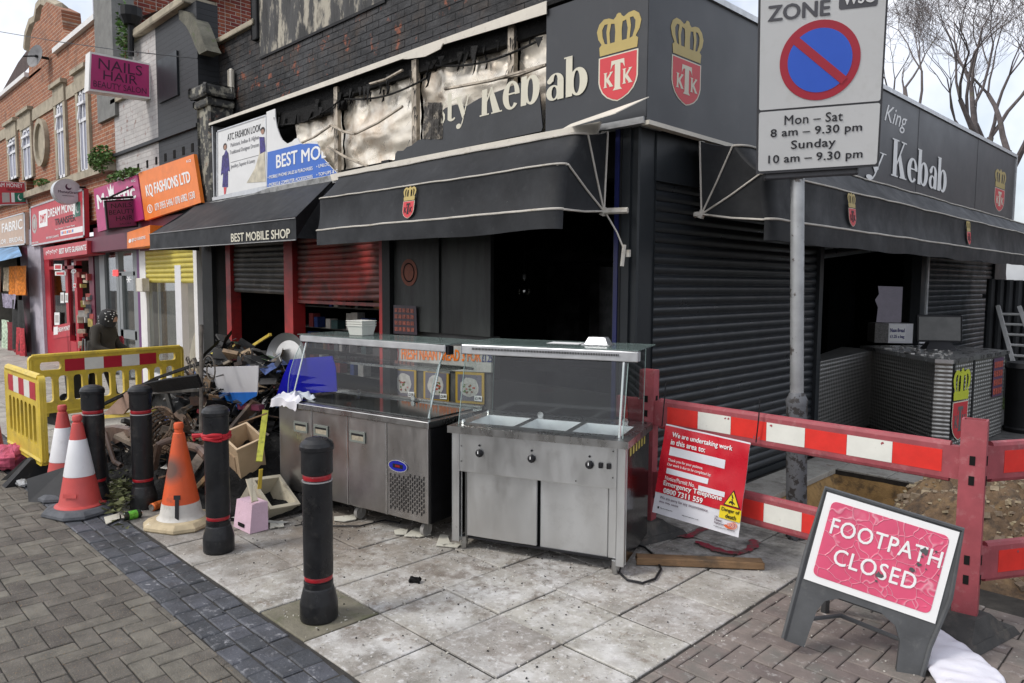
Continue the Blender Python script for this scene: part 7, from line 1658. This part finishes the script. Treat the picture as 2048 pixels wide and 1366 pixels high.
# ================================================================== PASSER-BY
def person():
    p = onz(206, 800, 0); x, y = p.x, p.y; t = thing('person', 'person in a dark olive coat and black dotted headscarf walking past the red shop', 'person', (x, y, 0))
    f = V((.55, .45, 0)).normalized(); s = V((-f.y, f.x, 0)); o = V((x, y, 0)); k = .80
    J = {'pel': o + V((0, 0, .88 * k)), 'ch': o + f * .05 + V((0, 0, 1.22 * k)), 'nk': o + f * .09 + V((0, 0, 1.40 * k)), 'hd': o + f * .13 + V((0, 0, 1.50 * k)), 'tp': o + f * .15 + V((0, 0, 1.60 * k))}
    vs = [J['pel'], J['ch'], J['nk'], J['hd'], J['tp']]; es = [(0, 1), (1, 2), (2, 3), (3, 4)]; rs = [.165, .175, .06, .095, .075]
    for sg in (-1, 1):
        b = len(vs); vs += [J['ch'] + s * sg * .17 + V((0, 0, .08)), J['ch'] + s * sg * .24 + f * .03 - V((0, 0, .17)), J['ch'] + s * sg * .20 + f * .22 - V((0, 0, .24)), J['ch'] + s * sg * .16 + f * .30 - V((0, 0, .24))]
        es += [(1, b), (b, b + 1), (b + 1, b + 2), (b + 2, b + 3)]; rs += [.075, .065, .045, .035]
        b = len(vs); vs += [J['pel'] + s * sg * .09 - V((0, 0, .06)), o + s * sg * .10 + f * (.06 * sg) + V((0, 0, .42 * k)), o + s * sg * .10 + f * (.12 * sg) + V((0, 0, .07)), o + s * sg * .10 + f * (.12 * sg + .14) + V((0, 0, .035))]
        es += [(0, b), (b, b + 1), (b + 1, b + 2), (b + 2, b + 3)]; rs += [.11, .07, .045, .035]
    me = bpy.data.meshes.new('body'); me.from_pydata([tuple(v - o) for v in vs], es, []); bo = bpy.data.objects.new('body', me)
    COL.objects.link(bo); md = bo.modifiers.new('skin', 'SKIN'); sv_ = me.skin_vertices[0].data
    for i, r in enumerate(rs): sv_[i].radius = (r, r)
    sv_[0].use_root = True; ms = bo.modifiers.new('sub', 'SUBSURF'); ms.levels = ms.render_levels = 2
    dg = bpy.context.evaluated_depsgraph_get(); m2 = bpy.data.meshes.new_from_object(bo.evaluated_get(dg)); bpy.data.objects.remove(bo)
    for q in m2.polygons: q.use_smooth = True
    m2.transform(Matrix.Translation(o)); m2.materials.clear(); b_ = link('body', m2, M('olive_coat', (.028, .024, .018), .85, var=.2), t)
    ob('coat_skirt', MB().lathe([(.21, .55), (.22, .62), (.20, .78), (.185, .92), (.18, 1.0)], 20, o + V((0, 0, -.12)), Matrix.Rotation(0, 3, 'Z')), MATS['olive_coat'], t, smooth=True)
    hd = J['hd'] + V((0, 0, .02)); hs = MB().lathe([(.10, -.13), (.115, -.06), (.125, .0), (.12, .05), (.09, .10), (.04, .125), (.001, .13)], 18, hd, (V((.1, .1, 1)).normalized().to_track_quat('Z', 'Y')).to_matrix())
    ob('headscarf', hs, M('black_scarf', (.015, .015, .016), .8, bump=.6, bs=30), t, smooth=True)
    fc = MB().lathe([(.001, -.03), (.05, -.02), (.06, .03), (.04, .08), (.001, .1)], 12, hd + f * .075 - V((0, 0, .04))); ob('face', fc, m_skin, t, smooth=True)
    ds = MB(); random.seed(2)
    for _ in range(40):
        a_, z = random.uniform(0, 2 * pi), random.uniform(-.05, .1); r = .127 * sqrt(max(.05, 1 - (z / .135) ** 2)); ds.obox(hd + V((r * cos(a_), r * sin(a_), z)), .012, .012, .012)
    ob('scarf_dots', ds, m_wt, t, kind='stuff')
    ob('striped_scarf', MB().tube([hd - f * .10 - V((0, 0, .10)) + s * a for a in (-.10, 0, .10)] + [hd + f * .02 - V((0, 0, .12)) + s * .12], .028, 8), M('striped_scarf', (.30, .29, .28), .9, var=.8, vs=40), t, smooth=True)
    q0 = o - s * .0 + V((-.28, .05, 0)); ob('shoe', MB().obox(o + s * .10 + f * .2 + V((0, 0, .03)), .2, .09, .06, None, .02), m_text, t); ob('shoe', MB().obox(o - s * .10 + V((0, 0, .03)), .2, .09, .06, None, .02), m_text, t)
    ob('bag', MB().obox(J['ch'] + s * .27 + V((0, 0, -.20)), .10, .22, .30, None, .03), M('pink_bag', (.40, .05, .08), .7, var=.4, vs=20), t)
    w = onz(154, 797, .07); tt = thing('shopping_trolley', 'dark wheeled shopping bag pulled by the passer-by', 'shopping bag', (w.x, w.y, 0))
    ob('bag', MB().corners([w + V(c) for c in ((-.13, -.10, .02), (.13, -.10, .02), (.13, .12, .02), (-.13, .12, .02), (-.15, -.12, .50), (.15, -.12, .50), (.15, .12, .50), (-.15, .12, .50))]), m_black, tt)
    for sg in (-1, 1): ob('wheel', MB().tube([w + V((sg * .13, -.12, 0)), w + V((sg * .16, -.12, 0))], .07, 14), m_text, tt, smooth=True)
    ob('handle', MB().tube([w + V((-.1, .1, .5)), w + V((-.05, .12, .85)), w + V((.05, .12, .85)), w + V((.1, .1, .5))], .012, 6), m_steeld, tt)
person()

# ================================================================== RUBBISH HEAP
HC = V((-6.95, 3.0, 0))
def heap(x, y):
    dx, dy = (x + 6.75) / 1.5, (y - 3.15) / .95; r2 = dx * dx + dy * dy
    return .92 * exp(-(r2 ** 1.35) * 1.4) * (1 + .4 * noise.noise(V((x * 2.1, y * 2.1, 0)))) - .03
def hp(u, v):
    x, y = -9.0 + 4.0 * u, 1.95 + 2.3 * v; z = heap(x, y) + (.10 * noise.fractal(V((x * 5, y * 5, 1)), .8, 2.2, 5)) * min(1, heap(x, y) * 8 + .1)
    return (x, y, z)
ob('charred_heap', MB().grid(hp, 110, 80), m_char, smooth=False, kind='stuff')
random.seed(77)
cols = [((.012, .012, .012), 16), ((.045, .042, .04), 8), ((.22, .15, .09), 5), ((.33, .28, .22), 3), ((.12, .07, .04), 5), ((.40, .38, .35), 3), ((.30, .04, .05), 1), ((.05, .09, .20), 1), ((.06, .10, .05), 1), ((.42, .33, .06), 1)]
ms_ = []
for c, w in cols: ms_ += [(M('debris_%d' % int(c[0] * 1000 + c[2] * 77), c, .8, var=.4, vs=20, rnd=.4, stains=(((.02, .02, .02), 7, .48, .64, .75),)), c)] * w
buckets = {}
for k in range(2300):
    x, y = random.gauss(-6.75, .9), random.gauss(3.0, .45)
    if not (-8.8 < x < -5.0 and 2.2 < y < 4.1) or (x > -5.75 and y > 2.65) or (x > -6.1 and y < 2.75) : continue
    z = max(.005, heap(x, y)) + random.uniform(-.03, .10) * min(1, heap(x, y) * 4 + .15); m, c = random.choice(ms_)
    L_ = random.choice((.05, .09, .14, .25, .4)) * random.uniform(.6, 1.2); w_ = random.choice((.01, .02, .04, .09)); h_ = random.choice((.003, .006, .015))
    R = Matrix.Rotation(random.uniform(0, 6), 3, 'Z') @ Matrix.Rotation(random.gauss(0, .45), 3, 'Y') @ Matrix.Rotation(random.gauss(0, .6), 3, 'X')
    mb = buckets.setdefault(m.name, (m, MB()))[1]
    if random.random() < .45: mb.obox((x, y, z), L_, w_, h_, R)
    else:   # bent scrap
        nn = 4; w2 = w_ * 1.8; b_ = random.uniform(-1.5, 1.5); pts = [V((L_ * (i / nn - .5), 0, L_ * .35 * sin(b_ * i / nn * 2 + k))) for i in range(nn + 1)]
        vs = [V((x, y, z)) + R @ (p + V((0, s, random.uniform(-.01, .01)))) for p in pts for s in (-w2 / 2, w2 / 2)]; mb.add(vs, [(2 * i, 2 * i + 1, 2 * i + 3, 2 * i + 2) for i in range(nn)])
bm_ = [(M('long_boards_%d' % i, c, .8, var=.3, vs=9, rnd=.3, stains=(((.02, .02, .02), 4, .45, .62, .85),)), MB()) for i, c in enumerate(((.035, .033, .03), (.20, .13, .08), (.33, .27, .2), (.05, .035, .028)))]
for k in range(46):
    x, y = random.gauss(-6.9, .75), random.gauss(2.75, .35)
    if x > -5.9 or y < 2.15: continue
    z = max(.03, heap(x, y)) + random.uniform(.0, .10); R = Matrix.Rotation(random.uniform(0, 6), 3, 'Z') @ Matrix.Rotation(random.gauss(0, .6), 3, 'Y') @ Matrix.Rotation(random.gauss(0, .5), 3, 'X')
    random.choice(bm_)[1].obox((x, y, z), random.uniform(.25, .65), random.uniform(.03, .16), random.choice((.006, .02, .035)), R)
for m, mb in bm_: ob('charred_boards', mb, m, kind='stuff')
for nme, (m, mb) in buckets.items(): ob('mixed_debris', mb, m, kind='stuff')
wi = MB()
for k in range(60):
    x, y = random.gauss(-6.6, .8), random.gauss(2.8, .4); z = max(0, heap(x, y)); pts = [V((x, y, z))]
    for i in range(6): pts.append(pts[-1] + V((random.gauss(0, .06), random.gauss(0, .05), random.gauss(0, .04))))
    for p in pts: p.z = max(.005, p.z)
    wi.tube(pts, .004, 4)
ob('tangled_wires', wi, m_char, kind='stuff')
def item(name, label, cat, pts, y, th, mat, n=None, slope=0., lift=0., **k):
    """thin rigid piece: outline given on a plane y = const, tipped back by slope"""
    nrm = V((0, 1, slope)).normalized(); P0 = V((0, y, .5)); q = [onp(a, b, P0, nrm) for a, b in pts]
    return ob(name, MB().prism(q, nrm * th), mat, label=label, cat=cat, **k)
def bar2(name, label, cat, a, b, w, h, mat, ya, yb_=None, **k):
    p, q = ony(a[0], a[1], ya), ony(b[0], b[1], yb_ if yb_ is not None else ya); d = q - p
    return ob(name, MB().obox((p + q) / 2, d.length, w, h, frame((0, 0, 0), d, V((.1, 1, .1))).to_3x3(), min(.004, h * .2)), mat, label=label, cat=cat, **k)
z3 = lambda x, y: (180 + x / 3.105, 640 + y / 3.105)
t = thing('broken_board', 'torn white and blue sign board propped on top of the rubbish heap', 'sign board', tuple(ony(460, 800, 2.75)))
nrm = V((.1, 1, .25)).normalized(); P0 = ony(460, 780, 2.72)
wb = [onp(*z3(*c), P0, nrm) for c in ((658, 302), (760, 293), (1045, 285), (1043, 340), (1038, 452), (1034, 472), (985, 496), (945, 528), (908, 580), (880, 583), (810, 560), (770, 500), (735, 420), (700, 350))]
ob('board', MB().prism(wb, nrm * .006), M('scuffed_board', (.60, .60, .62), .35, var=.05, stains=(((.35, .28, .2), 6, .62, .75, .4), ((.05, .05, .05), 40, .70, .74, .8))), t)
bl_ = [onp(*z3(*c), P0 - nrm * .003, nrm) for c in ((751, 452), (1037, 448), (1034, 472), (985, 496), (945, 528), (908, 580), (880, 583), (810, 560), (772, 500))]
ob('blue_band', MB().prism(bl_, nrm * .002), M('board_blue', (.02, .16, .58), .35), t)
t = thing('lamp_reflector', 'round dished aluminium lamp reflector on the back of the heap', 'reflector', tuple(ony(571, 715, 3.55)))
c = ony(571, 714, 3.3); R = V((.35, -.9, .12)).normalized().to_track_quat('Z', 'Y').to_matrix(); rr2 = (ony(604, 714, 3.3) - ony(538, 714, 3.3)).length / 2 * .70
ob('dish', MB().lathe([(.02, -.09), (rr2 * .4, -.075), (rr2 * .8, -.03), (rr2, .0), (rr2 * 1.02, .004), (rr2 * 1.02, -.006), (rr2 * .8, -.04)], 32, c, R), M('dulled_aluminium', (.58, .58, .58), .32, .85, var=.15, vs=6), t, smooth=True)
ob('hub', MB().lathe([(.045, -.09), (.045, -.06), (.03, -.055), (.001, -.05)], 16, c, R), m_chrome, t, smooth=True)
bar2('steel_bracket', 'short dark steel angle in front of the lamp reflector', 'bracket', z3(1130, 325), z3(1185, 240), .02, .06, m_steeld, 3.1)
t = thing('iron_stand', 'rusty wrought iron stand with scrolls sticking out of the heap', 'iron stand', tuple(ony(402, 890, 2.35)))
a, b = ony(403, 650, 2.42), ony(402, 882, 2.3); ob('upright', MB().tube([a, b], .016, 8), M('rusty_iron', (.10, .085, .07), .7, .3, var=.5, vs=20, stains=(((.3, .28, .25), 20, .6, .7, .6),)), t)
for cx, cy, rr3, sg, z_ in ((385, 735, .07, 1, 0), (420, 740, .13, -1, 0), (392, 768, .05, 1, 1), (412, 775, .05, -1, 1), (388, 850, .05, 1, 0), (416, 852, .05, -1, 0), (376, 722, .04, -1, 1)):
    c = ony(cx, cy, 2.38); ob('scroll', MB().tube([c + V((sg * rr3 * (1 - k / 34) * cos(k * .35), .0, rr3 * (1 - k / 34) * sin(k * .35))) for k in range(26)], .006, 5), MATS['rusty_iron'], t)
bar2('yellow_profile', 'thin yellow plastic strip jutting up behind the heap', 'plastic strip', z3(900, 232), z3(1120, 90), .03, .03, m_yel, 3.6, 3.4)
bar2('charred_bar', 'long charred steel bar lying down the side of the heap', 'metal bar', z3(80, 525), z3(420, 360), .03, .035, m_char, 2.35, 2.7)
bar2('charred_bar', 'second charred bar running on up to the iron stand', 'metal bar', z3(420, 358), z3(700, 262), .03, .03, m_char, 2.7, 2.5)
bar2('sheet_edge', 'buckled grey metal edge across the middle of the heap', 'metal strip', z3(380, 450), z3(690, 432), .05, .03, M('dull_zinc', (.17, .17, .165), .5, .6, var=.4), 2.45, 2.4)
bar2('steel_tube', 'bent grey tube arched over the top of the heap', 'metal tube', z3(760, 240), z3(990, 270), .03, .03, MATS['dull_zinc'], 3.0)
item('black_sheeting', 'draped black plastic sheeting on the heap', 'sheeting', [z3(*c) for c in ((330, 400), (470, 370), (660, 345), (690, 420), (560, 435), (420, 450), (330, 440))], 2.6, .02, M('black_sheeting', (.008, .008, .009), .75, spec=.2, var=.4, bump=1.5, bs=14), slope=.8)
item('pinkish_board', 'scorched pinkish board leaning beside the bollard', 'board', [z3(*c) for c in ((82, 585), (220, 450), (325, 418), (330, 440), (205, 585))], 2.5, .03, M('scorched_board', (.38, .25, .19), .85, var=.2, stains=(((.06, .05, .04), 6, .58, .7, .8),)), slope=.3)
bar2('yellow_strip', 'yellow plastic tube lying behind the cones', 'plastic strip', (205, 834), (270, 828), .05, .04, m_yel, 2.6)
bar2('yellow_angle', 'tall yellow perforated strip standing beside the long counter', 'plastic strip', z3(1090, 560), z3(1050, 880), .05, .01, M('yellow_angle', (.42, .42, .05), .6, var=.2, stains=(((.1, .1, .03), 12, .55, .68, .7),)), 2.75, 2.5)
bar2('yellow_strip', 'short bright yellow strip beside the cream crate', 'plastic strip', z3(1062, 925), z3(1052, 1050), .03, .008, m_yel, 2.38)
bar2('maroon_profile', 'maroon plastic moulding under the torn white board', 'plastic moulding', z3(930, 535), z3(1066, 545), .05, .05, M('maroon_plastic', (.15, .03, .06), .5, var=.3), 2.75)
bar2('thin_batten', 'thin brown batten poking out of the heap', 'batten', z3(878, 660), z3(1096, 580), .015, .012, m_wood, 2.65)
bar2('white_board_offcut', 'white boxed offcut leaning against the middle bollard', 'board', z3(205, 905), z3(270, 760), .03, .10, M('pale_card', (.52, .46, .38), .8, var=.15), 2.2)
bar2('pale_batten', 'pale broken batten near the cone tops', 'batten', z3(-30, 745), z3(75, 705), .03, .05, MATS['pale_card'], 2.5)
for i, (a, b, y_) in enumerate((((470, 1110), (640, 1000), 2.15), ((655, 1060), (720, 1000), 2.3), ((430, 1000), (500, 860), 2.35), ((590, 1120), (730, 970), 2.25), ((60, 935), (180, 975), 2.1), ((600, 745), (700, 715), 2.4))):
    bar2('broken_batten', ('scorched batten behind the orange cone', 'short scorched batten by the ribboned bollard', 'upright scorched batten left of the orange cone', 'long scorched batten under the crates', 'pale batten end by the cone bases', 'thin batten below the iron stand')[i], 'batten', z3(*a), z3(*b), .03, .04, m_wood, y_)
# brown plastic chair frame
m_cb = M('brown_plastic', (.12, .078, .058), .45, var=.4, vs=10, stains=(((.22, .18, .15), 9, .58, .7, .5),))
t = thing('broken_chair', 'broken brown moulded chair frame lying in the heap', 'chair', tuple(ony(230, 900, 2.4)))
ob('front_frame', MB().tube([ony(*z3(*c), 2.08) for c in ((75, 680), (50, 700), (75, 790), (105, 905), (140, 925), (190, 925), (195, 905), (150, 880), (110, 760), (95, 700))], .022, 8), m_cb, t, smooth=True)
ob('seat', MB().prism([ony(*z3(*c), 2.14) for c in ((75, 672), (140, 665), (235, 680), (245, 720), (180, 760), (105, 790), (85, 720))], (0, .04, .02)), m_cb, t)
ob('leg', MB().tube([ony(*z3(400, 920), 2.1), ony(*z3(430, 770), 2.1), ony(*z3(500, 745), 2.2)], .028, 8), m_cb, t, smooth=True)
ob('leg', MB().tube([ony(*z3(610, 780), 2.2), ony(*z3(680, 800), 2.12), ony(*z3(725, 850), 2.08)], .032, 8), m_cb, t, smooth=True)
c = ony(325, 870, 2.25); t = thing('wicker_basket', 'scorched wicker basket tipped over behind the bollard', 'basket', tuple(c)); R = V((.3, -.6, .5)).normalized().to_track_quat('Z', 'Y').to_matrix()
bk_ = MB()
for k in range(9): z = -.14 + k * .035; r_ = .13 + k * .008; bk_.tube([c + R @ V((r_ * cos(a * pi / 12), r_ * sin(a * pi / 12), z + .006 * (a % 2))) for a in range(25)], .010, 5)
for a in range(20): bk_.tube([c + R @ V((.13 * cos(a * pi / 10), .13 * sin(a * pi / 10), -.14)), c + R @ V((.2 * cos(a * pi / 10), .2 * sin(a * pi / 10), .15))], .006, 4)
ob('weave', bk_, M('wicker', (.13, .085, .055), .85, var=.4, vs=20), t, kind='stuff')
# containers
m_be = M('beige_plastic', (.50, .37, .235), .55, var=.1, stains=(((.2, .13, .08), 9, .58, .72, .6),)); m_cc = M('cream_crate_plastic', (.50, .45, .34), .6, var=.15, stains=(((.16, .12, .08), 8, .55, .68, .75),))
def hollow(name, label, base, u, v, w, a, b, c, th, mat, cat='container'):
    F_ = Matrix.Translation(base) @ Matrix((V(u).normalized(), V(v).normalized(), V(w).normalized())).transposed().to_4x4(); t = thing(name, label, cat, tuple(base)); 
    for nm, lo, hi in (('side', (0, 0, 0), (th, b, c)), ('side', (a - th, 0, 0), (a, b, c)), ('front', (th, 0, 0), (a - th, th, c)), ('back', (th, b - th, 0), (a - th, b, c)), ('bottom', (th, th, 0), (a - th, b - th, th))):
        ob(nm, tr(MB().box(lo, hi), F_), mat, t)
    ob('rim', tr(MB().box((-.01, -.01, c - .02), (0, b + .01, c)).box((a, -.01, c - .02), (a + .01, b + .01, c)).box((0, -.01, c - .02), (a, 0, c)).box((0, b, c - .02), (a, b + .01, c)), F_), mat, t)
    return t, F_
w_ = V((.35, -.25, .85)).normalized(); u_ = V((.9, .1, -.35)); u_ = (u_ - w_ * u_.dot(w_)).normalized(); v_ = w_.cross(u_)
t, F_ = hollow('storage_box', 'open beige plastic box tilted on the edge of the heap', onz(472, 948, .16) + V((.05, -.1, .04)), u_, v_, w_, .25, .22, .40, .008, m_be)
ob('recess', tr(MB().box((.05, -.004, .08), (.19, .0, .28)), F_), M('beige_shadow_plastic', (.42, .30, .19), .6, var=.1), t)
w_ = V((.55, .2, .8)).normalized(); u_ = V((.75, .1, -.5)); u_ = (u_ - w_ * u_.dot(w_)).normalized(); v_ = w_.cross(u_)
t, F_ = hollow('crate', 'dirty cream crate on its side below the beige box', onz(478, 1000, .10), u_, v_, w_, .30, .26, .22, .018, m_cc, 'crate')
bar2('cream_slat', 'loose cream plastic slat standing behind the pink box', 'plastic slat', z3(985, 985), z3(1025, 1130), .05, .02, m_cc, 2.3)
p = onz(467, 1053, 0); F_ = frame(p, (1, .05, 0)); t = thing('pink_box', 'small cracked pink polystyrene box on the slabs', 'box', tuple(p))
ob('box', tr(MB().corners([(0, 0, 0), (.235, 0, 0), (.235, .14, 0), (0, .14, 0), (-.02, .04, .19), (.20, .04, .19), (.20, .16, .19), (-.02, .16, .19)]), F_), M('pink_foam', (.60, .42, .50), .8, var=.06, bump=.6, bs=25, stains=(((.35, .25, .27), 12, .64, .72, .6),)), t)
ob('slot', tr(MB().box((.07, -.002, .025), (.15, .004, .05)), F_), m_dark, t)
bar2('red_angle', 'flat red metal strip on the ground before the long counter', 'metal strip', (514, 1023), (606, 990), .05, .02, m_red, onz(514, 1023).y, onz(606, 995).y)
for a, b, lab in (((462, 1046), (540, 1052), 'curved pale trim strip lying on the slabs by the pink box'),):
    q0, q1 = onz(*a), onz(565, 1050); ob('trim_strip', MB().grid(lambda u, v: tuple(q0.lerp(q1, u) + V((0, v * .06, .012 + .03 * (1 - u) ** 2))), 12, 1), M('pale_trim', (.36, .36, .33), .5, var=.3, vs=12), label=lab, cat='trim strip')
# clear bag, cans, tiles, papers
def blob(name, label, cat, c, r, mat, sz=1.):
    ob(name, MB().grid(lambda u, v: tuple(V(c) + V((cos(u * 2 * pi) * sin(v * pi) * r[0], sin(u * 2 * pi) * sin(v * pi) * r[1], -cos(v * pi) * r[2])) * (1 + .35 * noise.noise(V((u * 7 + r[0] * 50, v * 6, 2))))), 22, 14), mat, label=label, cat=cat)
blob('plastic_bag', 'crumpled clear plastic bag beside the long counter', 'plastic bag', onz(541, 975, .10), (.10, .08, .11), M('clear_bag', (.42, .43, .44), .2, var=.4, vs=12, alpha=.75))
blob('plastic_bottle_scrap', 'crushed clear plastic bottle near the black box', 'plastic bottle', onz(45, 965, .03), (.10, .05, .03), MATS['clear_bag'])
blob('pink_cloth', 'pink cloth bundle beyond the short yellow barrier', 'cloth', onz(22, 915, .12), (.16, .14, .12), M('pink_rag', (.45, .08, .14), .85, var=.4, vs=14))
blob('lilac_cloth', 'lilac rag dropped beneath the long counter', 'rag', onz(560, 1000, .04), (.06, .04, .035), M('lilac_rag', (.45, .43, .55), .8, var=.2))
def can(px0, px1, mat, label):
    a, b = onz(*px0, .033), onz(*px1, .033); d = (b - a).normalized(); b = a + d * .125; t = thing('drink_can', label, 'drink can', tuple(a))
    ob('can_body', MB().tube([a, a + d * .008, a + d * .117, b], [.026, .032, .032, .026], 20), mat, t, smooth=True); ob('can_end', MB().tube([a - d * .003, a - d * .0005], .025, 20).tube([b + d * .0005, b + d * .003], .025, 20), m_chrome, t)
    return a, b, d, t
a, b, d, t = can((246, 1034), (282, 1026), M('can_black', (.02, .03, .02), .3, .5), 'black and green drink can lying on the dark setts'); ob('green_label', MB().tube([a + d * .035, a + d * .095], .0328, 20, False), M('can_green', (.12, .42, .04), .35, .3, var=.5, vs=40), t, smooth=True)
can((303, 1015), (328, 1006), M('can_orange', (.55, .13, .03), .35, .3, var=.6, vs=30), 'orange drink can beside the orange cone')
m_tl = M('grimy_white', (.55, .53, .45), .6, var=.1, stains=(((.06, .05, .04), 16, .56, .66, .85),))
for i, pts in enumerate((((208, 1034), (238, 1026), (240, 1036), (212, 1048)), ((668, 1033), (700, 1030), (716, 1026), (712, 1038), (690, 1042), (668, 1040)), ((788, 1060), (800, 1057), (816, 1058), (812, 1068), (790, 1068)), ((808, 1071), (830, 1055), (860, 1060), (862, 1068), (840, 1073)), ((872, 1090), (880, 1068), (895, 1070), (900, 1084), (922, 1088), (915, 1094)), ((540, 1045), (566, 1040), (568, 1052), (540, 1056)), ((548, 1012), (562, 1008), (568, 1013), (552, 1019)))):
    q = [onz(x, y, .012) for x, y in pts]; ob('plastic_shard', MB().prism(q, (0, 0, -.006)), m_tl, label=('dirty white tile beside the green can', 'curled white plastic shard under the long counter', 'small scorched white shard near the caster', 'larger scorched white shard near the caster', 'scorched white shard between the two counters', 'flat whitish scrap beyond the pink box', 'white scrap below the red strip')[i], cat='plastic shard')
ob('charcoal_lump', MB().obox(onz(830, 1160, .015), .07, .045, .03, Matrix.Rotation(.6, 3, 'Z') @ Matrix.Rotation(.3, 3, 'X'), .008), m_char, label='lump of charcoal on the whitened slabs', cat='charcoal')
lv = MB(); random.seed(9)
for _ in range(260):
    p = onz(random.gauss(238, 16), random.gauss(985, 22), random.uniform(.0, .12)); R = Matrix.Rotation(random.uniform(0, 6), 3, 'Z') @ Matrix.Rotation(random.uniform(-.8, .8), 3, 'X'); k = random.uniform(.02, .05); lv.add([p + R @ V(c) for c in ((-k, 0, 0), (0, k * .5, .01), (k, 0, 0), (0, -k * .5, .01))], [(0, 1, 2, 3)])
ob('wilted_leaves', lv, M('wilted', (.08, .085, .03), .8, rnd=.6), kind='stuff')
t = thing('grey_cabinet_carcass', 'crushed dark metal appliance carcass in the middle of the heap', 'appliance', tuple(ony(345, 820, 2.7))); c = ony(352, 815, 2.65); R = Matrix.Rotation(.5, 3, 'Z') @ Matrix.Rotation(.5, 3, 'Y')
ob('casing', MB().obox(c, .42, .30, .30, R, .03), M('burnt_casing', (.085, .085, .08), .6, .3, var=.5, bump=.8, bs=12, stains=(((.02, .02, .02), 5, .5, .62, .9),)), t); ob('motor', MB().tube([c + V((.22, -.2, -.05)), c + V((.36, -.22, -.10))], .10, 16), m_char, t, smooth=True)
c = ony(388, 868, 2.5); ob('funnel_cup', MB().lathe([(.02, 0), (.045, .09), (.048, .09), (.025, -.005)], 18, c, V((.5, -.5, .6)).normalized().to_track_quat('Z', 'Y').to_matrix()), m_alu, smooth=True, label='small metal cup half buried under the carcass', cat='cup')
